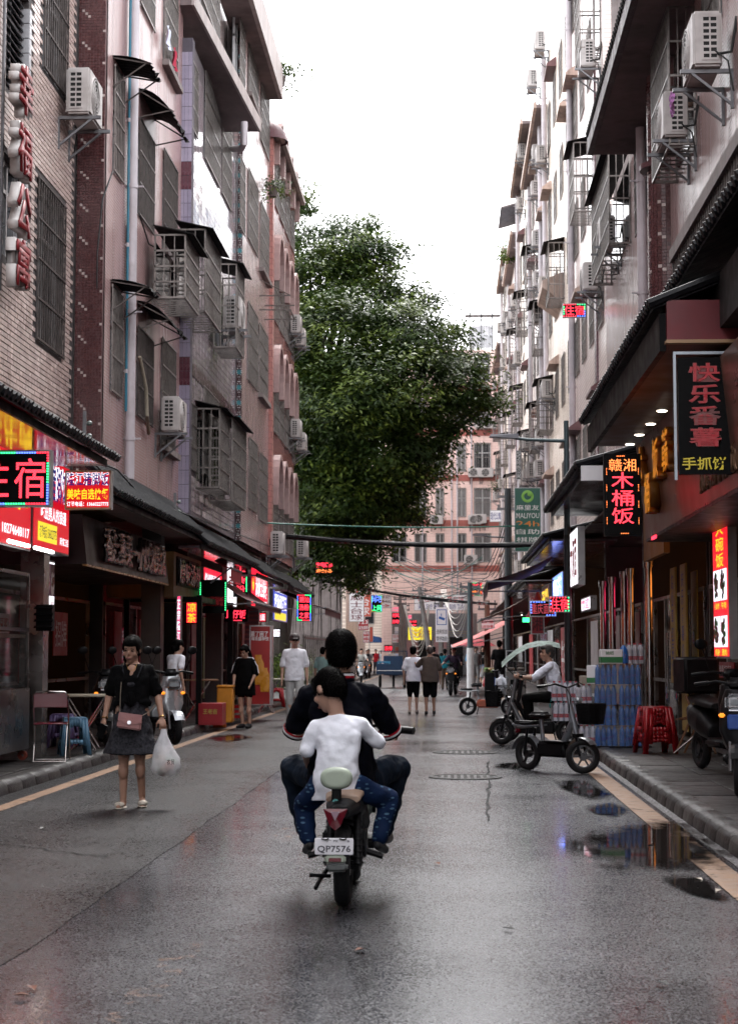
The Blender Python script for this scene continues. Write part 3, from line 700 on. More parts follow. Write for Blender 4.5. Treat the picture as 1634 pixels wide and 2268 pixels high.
# tapered storey above the eave
wb_(MB().b2(XL3 - 1.0, XL3 - .25, YB + .1, YC, 12.5, 16.5), 'upper_wall', brickmat('pale_tile_wall', (0.442, 0.377, 0.364), (0.403, 0.338, 0.338), (0.26, 0.208, 0.208), .2, .1, .22, .08, .3, .6), B3)
ac_px(487, 735, XL3 + .12, 1, 'dirty air conditioner below the window cage of the lilac building', scale=1.1)
# patterned strip + L3b
M_pat = pm('brown_pattern_tile', (.06, .025, .03), .25, 0, .3, 20)
def diamond_strip(par, Y, x0, x1, z0, z1):
    o = wb_(MB().b2(x0, x1, Y, Y + .1, z0, z1), 'pattern_strip', M_pat, par)
    mb = MB(); z = z0; w_ = x1 - x0; k = 0
    while z < z1 - .4:
        for i in range(7):
            t = i / 6
            for sx in (1, -1): mb.box(((x0+x1)/2 + sx*(t - .5)*w_*.9, Y - .004, z + t*.3), (.022, .008, .022), m=0)
        mb.lathe([(.001, 0), (.045, 0), (.055, .004)], ((x0+x1)/2, Y - .006, z + .16 + .15), 10, 1, Matrix.Rotation(R(90), 3, 'X')); z += .34
    mb.build('pattern_inlay', [pm('white_inlay', (.5, .48, .48), .3), pm('teal_inlay', (.03, .17, .2), .3)], o, kind='stuff')
M_pk2 = brickmat('rosy_tile_wall', (0.512, 0.352, 0.339), (0.474, 0.32, 0.314), (0.256, 0.192, 0.192), .1, .05, .12, .1, .3, .7, 1.0)
h4 = [WX(530, 541, 345, 502, XL3b), WX(549, 570, 372, 528, XL3b), WX(576, 594, 445, 592, XL3b), WX(548, 569, 668, 840, XL3b), WX(573, 591, 716, 870, XL3b), WX(550, 568, 968, 1125, XL3b), WX(573, 590, 1002, 1150, XL3b),
      WX(549, 571, 60, 205, XL3b), WX(577, 595, 170, 310, XL3b), WX(530, 541, 30, 190, XL3b)]
B4, W4 = building('apartment_building', 'rosy tiled building with barred windows left of the red arched building', XL3b, 1, YC + .05, YD, ZS, 15.6, M_pk2, h4)
for i, r in enumerate(h4): window(B4, XL3b, 1, r, sill=i in (2, 4, 7))
diamond_strip(B4, YC - .02, XL3 + .01, XL3b + .02, ZS, 15)
cage(B4, XL3b, 1, *WX(524, 541, 585, 770, XL3b + .45)[:2], *WX(524, 541, 585, 770, XL3b + .45)[2:], .45)
cage(B4, XL3b, 1, *WX(515, 545, 925, 1110, XL3b + .45)[:2], *WX(515, 545, 925, 1110, XL3b + .45)[2:], .45)
e = onX(618, 186, XL3b + .6); eave(B4, XL3b, 1, 34.9, 42.3, 15.4, .4, lip=.8)
mb = MB().tube([onX(541, 270, XL3 + .6), onX(541, 318, XL3 + .6), onX(535, 329, XL3 + .5), onX(516, 330, XL3 + .1)], .07, 10); wb_(mb, 'drain_elbow', M_pipe, B4, 50)
# L4 red building with arched hoods
M_red = brickmat('red_glazed_wall', (0.338, 0.131, 0.119), (0.3, 0.112, 0.106), (0.15, 0.0625, 0.0625), .12, .06, .18, .1, .4, .3)
M_sal = brickmat('salmon_tile', (0.45, 0.188, 0.163), (0.413, 0.169, 0.15), (0.225, 0.1, 0.0938), .15, .15, .3, .05, .5, .2, axis='xz')
h5 = []
zst = [onX(612, y, XL4).z for y in (385, 640, 885, 1130)]
ystep = (YE - YD - .6) / 4
for z in zst:
    for i in range(4): h5.append((YD + .6 + ystep*i, YD + .6 + ystep*i + 1.15, z - .95, z + .75))
B5, W5 = building('apartment_building', 'red-tiled building with rows of arched window hoods beside the tree', XL4, 1, YD + .05, YE, ZS, 14.9, M_red, h5, depth=7)
M_arch = pm('pale_arch_render', (.4, .27, .26), .5, streak=.5)
for r in h5:
    window(B5, XL4, 1, r, bars=True)
    a, b, c, d = r; cy, rad = (a + b)/2, (b - a)/2 + .06; mb = MB(); n = 10; zc = d - .25
    prev = None
    for i in range(n + 1):
        t = math.pi * i / n; y, z = cy - math.cos(t)*rad, zc + math.sin(t)*rad*1.25; y2, z2 = cy - math.cos(t)*(rad+.1), zc + math.sin(t)*(rad+.1)*1.25
        cur = [(XL4, y, z), (XL4 + .17, y, z), (XL4 + .17, y2, z2), (XL4, y2, z2)]
        if prev:
            for k in range(4): mb.quad(prev[k], prev[(k+1) % 4], cur[(k+1) % 4], cur[k])
        prev = cur
    for y in (a - .11, b + .11): mb.b2(XL4, XL4 + .165, y - .055, y + .045, zc - .45, zc)
    wb_(mb, 'window_hood', M_arch, B5, 30)
wb_(MB().b2(XL3b, XL4 + .04, YD - .03, YD + .3, ZS, 14.9), 'corner_column', M_sal, B5)
e = onX(664, 400, XL4 + .55)
eave(B5, XL4, 1, YD + .1, YE + .15, 14.75, .28, lip=.12)
mb = MB().lathe([(.5, 0), (.42, .25), (.2, .5), (.02, .6)], (XL4 - .1, YD + .3, 14.7), 12); wb_(mb, 'turret_roof', pm('plum_roof_tile', (.11, .04, .05), .5, bump=.6, bscale=20), B5, 40)
for i, (x, y) in enumerate(((638, 742), (648, 770), (638, 972), (650, 1000), (592, 1230), (650, 1235))):
    ac_px(x, y, XL4, 1, ('upper', 'upper, further', 'lower', 'lower, further', 'lowest, above the shop awnings', 'lowest, beside the tree')[i] + ' air conditioner on the red arched building', scale=.9 if i < 4 else 1.0)
mb = MB(); p = onX(575, 655, XL3b)
for dz in (0, -.35):
    mb.bar((p.x, p.y, p.z + dz), (p.x + .75, p.y, p.z + dz), .03); mb.bar((p.x, p.y + 1.2, p.z + dz), (p.x + .75, p.y + 1.2, p.z + dz), .03)
mb.bar((p.x + .75, p.y, p.z - .35), (p.x + .75, p.y + 1.2, p.z - .35), .03); mb.bar((p.x, p.y, p.z + .4), (p.x + .75, p.y, p.z), .02)
wb_(mb, 'clothes_rack', M_bark, B4)

# ================================================================== right row
XR = 3.4
M_rp = brickmat('rose_grey_tile_wall', (0.438, 0.294, 0.275), (0.388, 0.263, 0.25), (0.213, 0.15, 0.15), .1, .05, .22, .14, .5, .8)
M_rw = brickmat('pale_pink_tile_wall', (.87, .74, .69), (.83, .7, .655), (.64, .52, .49), .2, .1, .2, .1, .4, .5)
M_cr = brickmat('cream_tile_wall', (.88, .77, .66), (.84, .73, .63), (.66, .54, .46), .2, .1, .25, .1, .4, .4)
def rY(x): return onX(x, 900, XR).y
# R1 + R2
hr = [WX(1560, 1600, 120, -90, XR), WX(1434, 1405, 180, 470, XR)]
hr = [(a, b, min(c, d), max(c, d)) for a, b, c, d in hr]
BR1, WR1 = building('apartment_building', 'rose-grey tiled building at the right edge with a mosaic column and drain pipe', XR, -1, 12, 36.0, 4.6, 10.4, M_rp, hr)
for r in hr: window(BR1, XR, -1, r, curtain=False)
r = (rY(1551), rY(1551) + 1.9, onX(1551, 300, XR).z, 11.2)
cage(BR1, XR, -1, r[0], r[1], r[2], 10.2, .36, roof=False)
r0 = WX(1395, 1352, 340, 470, XR); cage(BR1, XR, -1, r0[0], r0[1], r0[2] - .6, r0[3], .4)
pipe(BR1, XR - .12, onX(1421, 500, XR - .12).y, 4.9, 10.2, .085)
# half-round mosaic column
cy = onX(1478, 470, XR).y; zc0, zc1 = onX(1478, 560, XR).z, onX(1478, 378, XR).z
mb = MB(); n = 14; t = .055
for j in range(int((10.2 - 5.2) / t)):
    for i in range(n):
        a0, a1 = math.pi * (i + .06) / n, math.pi * (i + .94) / n; z = 5.2 + t*j; rr = .3
        m = 1 if (j % 9 == 0 and i % 4 == 1) or (j % 9 == 1 and i % 4 == 2) else (2 if rnd.random() < .3 else 0)
        P = lambda a, zz, q: (XR - math.sin(a)*(rr+q), cy - math.cos(a)*(rr+q), zz)
        mb.add([P(a0,z,0),P(a1,z,0),P(a1,z+t-.005,0),P(a0,z+t-.005,0),P(a0,z+.001,.006),P(a1,z+.001,.006),P(a1,z+t-.006,.006),P(a0,z+t-.006,.006)], [(0,1,5,4),(1,2,6,5),(2,3,7,6),(3,0,4,7),(4,5,6,7)], m)
col = wb_(MB().lathe([(.298, 4.6), (.298, 10.3)], (XR, cy, 0), 20), 'round_column', pm('rosy_grout', (.13, .07, .07)), BR1, 40)
mb.build('mosaic_tiles', M_mos, col, kind='stuff')
for zz in (zc1, 5.35): MB().lathe([(.3, 0), (.42, .02), (.42, .1), (.3, .14)], (XR, cy, zz), 20).build('column_ring', pm('oxblood_render', (.07, .02, .025), .35), col, 30)
e = onX(1302, 343, 2.55)
o = eave(BR1, XR, -1, 20.5, e.y, e.z, .85, th=.1, lip=.3, top=pm('dark_tiled_fascia', (.04, .02, .022), .5, bump=.5, bscale=25))
mb = MB()
for i in range(int((e.y - 20.5) / .16)): mb.cyl((2.5, 20.55 + .16*i, e.z + .3), (2.75, 20.55 + .16*i, e.z + .38), .05, n=6)
mb.build('eave_tiles', M_hood, o, kind='stuff')
ac_px(1533, 322, XR, -1, 'air conditioner below the tall cage with an arm reaching out, right side', scale=1.08)
ac_px(1612, 172, XR, -1, 'large air conditioner cut by the right picture edge', scale=1.15)
ac_px(1372, 552, XR, -1, 'air conditioner under the black window cage on the right', scale=1.0)
ac_px(1333, 650, XR, -1, 'air conditioner above the red hotel sign on the right', scale=1.05)
ac_px(1327, 160, XR, -1, 'air conditioner half hidden behind the right eave', scale=1.05)
# balcony ledge with railing and little tiled roof over the first shop
XB = 2.45; l0 = onX(1481, 555, XB); zl = l0.z
mb = MB().b2(XB, XR - .002, 12, l0.y, zl - .14, zl); wb_(mb, 'balcony_slab', M_conc, BR1)
mb = MB(); y = 12.5
while y < l0.y: mb.b2(XB + .03, XB + .05, y - .01, y + .01, zl - .62, zl - .13); y += .13
mb.b2(XB + .02, XB + .06, 12, l0.y, zl - .66, zl - .6); wb_(mb, 'balcony_railing', M_bark, BR1)
def tile_roof(par, x0, x1, y0, y1, z0, z1, name='tiled_canopy', mat=None, world=True, step=.16):
    """corrugated/tiled lean-to: x0 = street edge (low), x1 = wall (high)"""
    mb = MB(); n = int((y1 - y0) / step)
    th = Vector((x1 - x0, 0, z1 - z0)); nr = Vector((-(z1 - z0), 0, (x1 - x0))) if x1 > x0 else Vector(((z1 - z0), 0, -(x1 - x0)))
    nr.normalize()
    mb.add([(x0,y0,z0),(x0,y1,z0),(x1,y1,z1),(x1,y0,z1),(x0,y0,z0-.05),(x0,y1,z0-.05),(x1,y1,z1-.05),(x1,y0,z1-.05)], [(0,1,2,3),(4,7,6,5),(0,4,5,1),(1,5,6,2),(2,6,7,3),(3,7,4,0)])
    ov = Vector((x0 - x1, 0, z0 - z1)).normalized() * .04
    for i in range(n + 1):
        y = y0 + (y1 - y0) * i / n; a = Vector((x0, y, z0)) + nr*.02 + ov; b = Vector((x1, y, z1)) + nr*.02
        mb.cyl(a + Vector((0,0,rnd.uniform(-.008,.008))), b, .05, n=7)
    o = mb.build(name, mat or M_tile, par); return wob(o, par) if par is not None else o
M_tile = pm('black_roof_tile', (.008, .008, .01), .5, 0, .4, 8, bump=.3, bscale=30, spec=.3)
q = onX(1475, 660, 2.3)
tile_roof(BR1, 2.3, 3.3, 12, q.y, q.z, q.z + .42)
wb_(MB().b2(2.5, XR + .3, 12, q.y - .1, 4.4, 4.9), 'shop_lintel', pm('dark_lintel', (.02, .02, .02), .7), BR1)
# person-high window behind the tall cage is dark: open window with a reaching arm is built with the people
M_hoodp = pm('plum_hood_tile', (.14, .06, .065), .45, 0, .2, 10, bump=.4, bscale=20)
M_slab2 = pm('rust_stained_render', (.55, .42, .36), .6, streak=.8, dirt=.4)
def right_block(name, label, y0, y1, z1, wmat, z0=3.9, st=3.05, wins=3, first=4.6, acs=(), cages=(), eav=None, pipes=(), X=XR, hoods=True, ww=1.2, strip=None, nac=0):
    hs = []; k = 0; zz = first; bay = (y1 - y0) / wins
    grid = []
    while zz + 1.4 < z1:
        for i in range(wins):
            a = y0 + bay*(i+.5) - ww/2; r_ = (a, a + ww, zz + .9, zz + 2.3); grid.append((r_, i, k))
            if (i, k) not in cages: hs.append(r_)
        zz += st; k += 1
    b, wl_ = building(name, label, X, -1, y0, y1, z0, z1, wmat, hs, depth=8)
    for r_, i, kk in grid:
        if (i, kk) in cages: cage(b, X, -1, r_[0]-.1, r_[1]+.1, r_[2]-.1, r_[3]+.1, .45, bmat=M_bar)
        else:
            window(b, X, -1, r_, vb=.14)
            if hoods and (i + kk) % 3 == 0:
                mb = MB(); a, b2, d = r_[0] - .15, r_[1] + .15, r_[3] + .1
                mb.add([(X,a,d+.32),(X,b2,d+.32),(X-.3,b2,d+.1),(X-.3,a,d+.1),(X,a,d+.02),(X,b2,d+.02),(X-.3,b2,d+.03),(X-.3,a,d+.03)], [(0,1,2,3),(4,7,6,5),(0,4,5,1),(1,5,6,2),(2,6,7,3),(3,7,4,0)])
                wb_(mb, 'window_hood', M_hoodp if rnd.random() < .4 else M_slab2, b)
    for y in pipes: pipe(b, X - .12, y, 3.9, z1 + .2, .085)
    if strip: wb_(MB().b2(X - .04, X + .1, strip - .25, strip + .25, z0, z1), 'tile_strip', brickmat('plum_strip_%d' % int(strip), (.17,.08,.1), (.15,.07,.09), (.07,.04,.05), .12, .12, .25), b)
    if eav: eave(b, X, -1, y0 - .1, y1 + .1, z1 - .1, eav, top=M_slab2, th=.12, lip=.2)
    for (yy, z) in acs: ac(X, -1, yy, z, 'air conditioner high on the pale right-hand facades', 'air conditioners on the far right facades')
    g_ = random.Random(int(y0 * 10))
    for i in range(nac):
        ac(X, -1, y0 + bay * (g_.randrange(wins) + .98), first + st * g_.randrange(k) + g_.choice((.2, 1.6)), 'air conditioner high on the pale right-hand facades', 'air conditioners on the far right facades')
    return b
p_ = lambda x, y: (onX(x, y, XR).y, onX(x, y, XR).z)
BR3 = right_block('apartment_building', 'pale pink tiled building with plum strips behind the red hotel sign', 36.05, 44.8, 22, M_rw, wins=4, acs=[p_(1304, 950 + 500)][:0], cages=[(0, 3), (1, 2)], pipes=(44.2,), strip=38.2, ww=1.1)
BR4 = right_block('apartment_building', 'cream building with an orange rain slab and many air conditioners', 44.85, 56, 21, M_cr, wins=4, acs=[p_(1214, 118), p_(1196, 199), p_(1214, 366), p_(1198, 437), p_(1228, 885), p_(1213, 990), p_(1217, 650), p_(1205, 715), p_(1210, 1060)], pipes=(55.6,), cages=[(1, 2), (3, 1)], hoods=True)
o = wb_(MB().add([(XR,49,0),(XR,51.6,0),(XR-.6,51.6,-.25),(XR-.6,49,-.25),(XR,49,-.9),(XR,51.6,-.9),(XR-.6,51.6,-.45),(XR-.6,49,-.45)], [(0,1,2,3),(4,7,6,5),(0,4,5,1),(1,5,6,2),(2,6,7,3),(3,7,4,0)]), 'rain_slab', M_slab2, BR4); o.location.z = onX(1245, 605, XR).z
BR5 = right_block('apartment_building', 'pale facade with plum eaves halfway down the right row', 56.05, 66, 19.6, M_rw, wins=4, eav=.42, nac=6, cages=[(0, 2), (2, 3), (1, 1)], pipes=(58, 65.7), strip=61)
BR6 = right_block('apartment_building', 'cream facade with stained eaves further down the right row', 66.05, 77, 22.2, M_cr, wins=4, eav=.42, nac=7, cages=[(1, 3), (3, 2), (0, 1)], pipes=(76.6,))
BR7 = right_block('apartment_building', 'pink facade with a planted parapet near the far end of the right row', 77.05, 88, 20.5, M_rw, wins=4, eav=.42, nac=6, cages=[(0, 3), (2, 2), (2, 1)], pipes=(87.6,), strip=82)
BR8 = right_block('apartment_building', 'cream facade under a blue rooftop hut at the end of the right row', 88.05, 99, 22.4, M_cr, wins=4, eav=.42, nac=6, cages=[(1, 2), (3, 3)], pipes=(98.7,))
BR9 = right_block('apartment_building', 'last pink facade of the right row beside the end building', 99.05, 110, 19.4, M_rw, wins=4, eav=.42, nac=4, cages=[(0, 2), (2, 3)])
# blue rooftop hut
t = thing('rooftop_hut', 'pale blue rooftop hut with grey sheet roof on the right row', 'hut', (5.2, 93, 22.4))
MB().b2(-1.2, 1.5, -2, 2, 0, 3.4).build('hut_wall', pm('pale_blue_sheet', (.35, .47, .6), .5), t)
MB().add([(-2.2,-2.3,2.9),(-2.2,2.3,2.9),(1.8,2.3,4.0),(1.8,-2.3,4.0),(-2.2,-2.3,2.82),(-2.2,2.3,2.82),(1.8,2.3,3.92),(1.8,-2.3,3.92)], [(0,1,2,3),(4,7,6,5),(0,4,5,1),(1,5,6,2),(2,6,7,3),(3,7,4,0)]).build('hut_roof', M_conc, t)
# ================================================================== end building (faces the camera)
YN = 112.0
M_end = brickmat('salmon_pink_tile', (0.844, 0.616, 0.559), (0.809, 0.581, 0.524), (0.638, 0.433, 0.388), .5, .18, .4, .05, .3, .3, axis='xz')
BN = thing('apartment_building', 'salmon pink apartment block closing the far end of the street', 'building', (0, YN + 5, 0))
def eq(x, y): return onY(x, y, YN)
xa, xb = eq(845, 1200).x, eq(1130, 1200).x
ztop = eq(1000, 775).z
fl = [eq(1000, y).z for y in (1045, 1145, 1262)]; dz = (eq(1000, 1045).z - eq(1000, 1145).z)
zs = [eq(1000, 1262).z + dz * k for k in range(0, 5)]
hn = []; X_ = [(945, 963), (965, 982), (1010, 1036), (1050, 1088), (900, 915), (922, 945)]
for zf in zs:
    for (x0, x1) in ((918, 944), (965, 983), (1012, 1032), (1050, 1087), (868, 900)):
        a, b = eq(x0, 1200).x, eq(x1, 1200).x; hn.append((a, b, zf + .5, zf + dz * .8))
# build in a local frame with the same hole maker (plane Y), by swapping axes
mb0 = holed_wall(0, 1, xa, xb, 0, ztop, hn, .2); mbn = MB(); mbn.add([(p[1], YN - p[0], p[2]) for p in mb0.v], mb0.f)
wb_(mbn, 'wall', M_end, BN)
wb_(MB().b2(xa, xb, YN + .21, YN + 10, 0, ztop - .05), 'rear_wall', M_conc, BN)
for (a, b, c, d) in hn:
    mb = MB(); y = YN + .12
    for x in (a + .03, (a+b)/2, b - .03): mb.b2(x - .03, x + .03, y - .02, y + .03, c, d)
    for z in (c + .03, c + (d-c)*.66, d - .03): mb.b2(a, b, y - .018, y + .028, z - .03, z + .03)
    w_ = wb_(mb, 'window', pm('white_window_frame', (.5, .5, .5), .4), BN)
    MB().b2(a, b, y + .02, y + .06, c, d).build('pane', M_pane2 if rnd.random() < .5 else M_pane, w_)
    mb = MB(); k = 7
    for i in range(k + 1): x = a + (b-a)*i/k; mb.b2(x - .012, x + .012, YN - .05, YN - .03, c, d)
    for z in (c, (c+d)/2, d): mb.b2(a, b, YN - .052, YN - .028, z - .015, z + .015)
    mb.build('grille', M_bar, w_)
for zf in zs:
    wb_(MB().b2(xa, xb, YN - .04, YN + .05, zf - .12, zf + .28), 'brick_band', pm('brick_red_band', (.33, .09, .07), .5, streak=.2), BN)
mb = MB()
for x in (935, 1012, 1000, 1044): p = eq(x, 1100); mb.cyl((p.x, YN - .08, 3.5), (p.x, YN - .08, ztop), .05, n=8)
wb_(mb, 'drain_pipe', M_pipe, BN, 40)
for (x, y) in ((966, 1058), (966, 1162), (1051, 1058), (1077, 1058), (1051, 1162), (1042, 1250), (1066, 950), (1084, 950), (1062, 1160)):
    p = eq(x, y); t = ac(0, 1, 0, 0, 'air conditioner on the salmon pink end building', 'air conditioners on the end building'); t.location = (p.x, YN, p.z); t.rotation_euler = (0, 0, -math.pi/2)
# roof terrace with laundry
p = eq(1040, 775); q = eq(1090, 690)
mb = MB()
for x in (1040, 1066, 1090): a = eq(x, 775); mb.cyl((a.x, YN + .3, ztop), (a.x, YN + .3, q.z), .05, n=6)
wb_(mb, 'terrace_post', M_steel, BN)
wb_(MB().add([(eq(1030,700).x, YN - .5, q.z - .3), (eq(1110,700).x, YN - .5, q.z - .3), (eq(1110,700).x, YN + 4, q.z + .4), (eq(1030,700).x, YN + 4, q.z + .4)], [(0,1,2,3)]), 'terrace_roof', M_conc, BN)
mb = MB()
for i in range(16): x = p.x + (eq(1095,775).x - p.x) * i / 15; mb.b2(x - .015, x + .015, YN + .05, YN + .08, ztop, ztop + 1)
mb.b2(p.x, eq(1095, 775).x, YN + .045, YN + .085, ztop + .97, ztop + 1.02); wb_(mb, 'terrace_railing', M_alu, BN)
for i, x in enumerate((1050, 1060, 1070, 1080)):
    a = eq(x, 735); mb = MB()
    for u in range(5):
        P = lambda u_, v: (a.x - .35 + u_*.14, YN + .5 + .06*math.sin(u_*2 + i), a.z + .5 - v*1.5)
        mb.quad(P(u,0), P(u+1,0), P(u+1,1), P(u,1))
    mb.build('hung_laundry', pm('white_sheet', (.75,.75,.78), .9), smooth=60, label='white laundry drying on the far roof terrace', cat='laundry', group='laundry on the far terrace')
# left side beyond the tree: cream block and the low shop it joins
BL = right_block('corner_building', 'cream corner building half hidden behind the tree at the far left', 0, 1, 3, M_cr) if False else None
bl, wl_ = building('corner_building', 'pale corner building with many small signs behind the tree', -4.9, 1, 84, 104, 0, 15, M_cr, [(85 + 2.4*i, 86.4 + 2.4*i, z, z + 1.4) for i in range(8) for z in (4.6, 7.7, 10.8)], depth=10)
for i in range(8):
    for z in (4.6, 7.7, 10.8): window(bl, -4.9, 1, (85 + 2.4*i, 86.4 + 2.4*i, z, z + 1.4), vb=.2)

b2_ = thing('apartment_building', 'pale block seen in the gap between the tree and the pink end building', 'building', (-9, 130, 0)); wb_(MB().b2(-16, -4.2, 124, 134, 0, 15.5), 'wall', M_cr, b2_)
for i in range(5):
    for z in (3.5, 6.5, 9.5, 12.5): o = wb_(MB().b2(-14.8 + 2.1*i, -13.6 + 2.1*i, 123.93, 123.99, z, z + 1.5), 'window', M_alu, b2_); MB().b2(-14.75 + 2.1*i, -13.65 + 2.1*i, 123.9, 123.935, z + .05, z + 1.45).build('pane', M_pane, o)

# the street goes on unseen behind the viewpoint; buildings added to block sky light
for (X, s_, y0, y1, z1, m, lab) in ((-5.15, 1, -14, 11.9, 11, M_pk2, 'unseen rosy building added beside the viewpoint on the left'), (-5.0, 1, -50, -14.1, 9, M_cr, 'unseen cream building added behind the viewpoint on the left'), (3.4, -1, -10, 11.9, 11, M_rp, 'unseen rose-grey building added beside the viewpoint on the right'), (3.4, -1, -50, -10.1, 9, M_rw, 'unseen pale pink building added behind the viewpoint on the right')):
    hs = [(y0 + 1.2 + 3*i, y0 + 2.7 + 3*i, z, z + 1.5) for i in range(int((y1 - y0 - 1)/3)) for z in (4.8,)]; b_, w__ = building('apartment_building', lab, X, s_, y0, y1, 0, z1, m, hs)
    for r in hs: wb_(MB().b2(X - s_*.12, X - s_*.1, r[0], r[1], r[2], r[3]), 'pane', M_pane, b_)
    wb_(MB().b2(X, X + s_*.9, y0 + .2, y1 - .2, 3.6, 3.9), 'shop_canopy', M_conc, b_); wb_(MB().b2(X + s_*.01, X + s_*.03, y0 + .5, y1 - .5, .2, 3.4), 'shutter', pm('dark_shutter', (.04, .038, .04), .5), b_)
# ================================================================== lettering and signs
_tx = {}
def text_mesh(s, bold=0.0):
    k = (s, bold)
    if k in _tx: return _tx[k]
    cu = bpy.data.curves.new('lettering', 'FONT'); cu.body = s; cu.resolution_u = 2; cu.align_x = 'CENTER'; cu.align_y = 'CENTER'; cu.offset = bold
    o = bpy.data.objects.new('lettering', cu); me = bake(o); bpy.data.objects.remove(o); bpy.data.curves.remove(cu)
    co = np.empty(len(me.vertices) * 3); me.vertices.foreach_get('co', co); co = co.reshape(-1, 3)
    if len(co) == 0: co = np.zeros((1, 3)); _tx[k] = (me, 1, 1); return _tx[k]
    lo, hi = co.min(0), co.max(0); co -= (lo + hi) / 2; sz = np.maximum(hi - lo, 1e-4); co[:, 0] /= sz[0]; co[:, 1] /= sz[1]; co[:, 2] = 0
    me.vertices.foreach_set('co', co.ravel()); me.update()
    _tx[k] = (me, sz[0], sz[1]); return _tx[k]
def put_text(par, s, cx, cz, w, h, mat, y=-.012, bold=.012, name='lettering', depth=0.0):
    me, a, b = text_mesh(s, bold)
    me = me.copy(); me.materials.clear(); me.materials.append(mat)
    if depth:
        bm = bmesh.new(); bm.from_mesh(me)
        r = bmesh.ops.extrude_face_region(bm, geom=bm.faces[:])
        for v in r['geom']:
            if isinstance(v, bmesh.types.BMVert): v.co.z += depth
        bm.to_mesh(me); bm.free()
    # centre at the object's origin, real size baked in so that procedural dots keep their pitch
    me.transform(Matrix.Rotation(R(90), 4, 'X') @ Matrix.Diagonal((w, h, 1, 1)))
    o = obj(name, me, par, loc=(cx, y, cz)); return o
def vtext(par, s, cx, ztop, w, h, mat, **k):
    """characters one below the other"""
    n = len(s); st = h / n
    for i, ch in enumerate(s): put_text(par, ch, cx, ztop - st*(i+.5), w, st*.88, mat, **k)
M_frame = pm('sign_frame_steel', (.3, .3, .31), .35, .7, .15, 6)
M_black = pm('sign_black', (.004, .004, .0045), .5, 0, .3, 4, spec=.2)
E_red = em('led_red', (1, .03, .05), .95, dots=.028); E_redp = em('neon_red', (1, .03, .06), .9); E_or = em('led_amber', (1, .22, .05), .8, dots=.022)
E_wh = em('lit_white', (.95, .93, 1.0), .5); E_whs = em('lit_white_soft', (.9, .88, 1.0), .4); E_ye = em('lit_yellow', (1, .62, .02), .42); E_bl = em('lit_blue_letter', (.01, .015, .35), .14)
E_rf = em('lit_red_face', (.7, .003, .015), .26, (.22, .004, .01)); E_rf2 = em('lit_red_face_bright', (.8, .01, .03), .6, (.3, .01, .02)); E_gr = em('led_green', (.05, 1, .3), .8); E_blu = em('led_blue', (.1, .2, 1), 1.0)
E_yf = em('lit_yellow_face', (.95, .75, .04), .3, (.5, .4, .02)); E_pk = em('lit_pink', (1, .05, .15), .6)
M_redp = pm('red_letter_paint', (.5, .01, .02), .5); M_whp = pm('white_letter_paint', (.7, .7, .7), .5); M_bkp = pm('black_letter_paint', (.02, .02, .03), .5)
M_wp = pm('white_board', (.8, .8, .83), .45, 0, .08, 3, dirt=.25); M_redb = pm('red_board', (.3, .012, .02), .45, 0, .12, 3, dirt=.3); M_blub = pm('blue_paint', (.02, .12, .4), .45); M_navy = pm('navy_letter', (.02, .03, .2), .5)
def sign(name, label, c, w, h, rz=0, dep=.1, face=None, frame=M_frame, cat='sign', fr=.025, group=None, tilt=0.0):
    t = thing(name, label, cat, c, rz, group)
    if tilt: t.rotation_euler = (tilt, 0, rz)
    MB().box((0, dep/2, 0), (w, dep, h)).build('sign_case', frame, t)
    MB().box((0, -.003, 0), (w - fr*2, .006, h - fr*2)).build('sign_face', face or M_black, t)
    return t
def led_border(t, w, h, cols, st=.034, ins=.035, r=.009):
    pts = []
    a, b = w/2 - ins, h/2 - ins
    n = int(2*a / st)
    pts += [(-a + 2*a*i/n, b) for i in range(n)]; n2 = int(2*b / st); pts += [(a, b - 2*b*i/n2) for i in range(n2)]
    pts += [(a - 2*a*i/n, -b) for i in range(n)]; pts += [(-a, -b + 2*b*i/n2) for i in range(n2)]
    mb = MB(); seg = max(6, len(pts) // 11)
    for i, (x, z) in enumerate(pts): mb.box((x, -.012, z), (r*2, .012, r*2), m=(i // seg) % len(cols))
    mb.build('led_border', cols, t)
def fsign(x0, y0, x1, y1, Y, name, label, **k):
    """sign facing the camera: picture rectangle at distance Y"""
    a, b = onY(x0, y0, Y), onY(x1, y1, Y); c = (a + b) / 2
    t = sign(name, label, c, abs(b.x - a.x), abs(a.z - b.z), **k); return t, abs(b.x - a.x), abs(a.z - b.z)
# --- left signs
t, w_, h_ = fsign(-58, 997, 112, 1122, 17.0, 'led_sign', 'black LED sign with big red characters and coloured dot border, left edge', dep=.12)
put_text(t, '住', -w_*.235, 0, w_*.40, h_*.7, E_red, bold=.004); put_text(t, '宿', w_*.235, 0, w_*.40, h_*.7, E_red, bold=.004)
led_border(t, w_, h_, [E_redp, E_gr, E_blu, E_redp, E_gr, E_blu], .026, .03, .008)
t, w_, h_ = fsign(145, 1042, 246, 1128, 21.2, 'light_box_sign', 'red light box with blue, yellow and white characters hung under the left canopy', face=E_rf, dep=.14)
put_text(t, '隆江猪脚饭', 0, h_*.27, w_*.93, h_*.37, E_wh, y=-.010, bold=.05); put_text(t, '隆江猪脚饭', 0, h_*.27, w_*.92, h_*.35, E_bl, y=-.016, bold=.012)
put_text(t, '美味自选快餐', 0, -h_*.11, w_*.9, h_*.28, E_ye, bold=.02); put_text(t, '订餐电话：13660227775', 0, -h_*.36, w_*.9, h_*.12, E_wh)
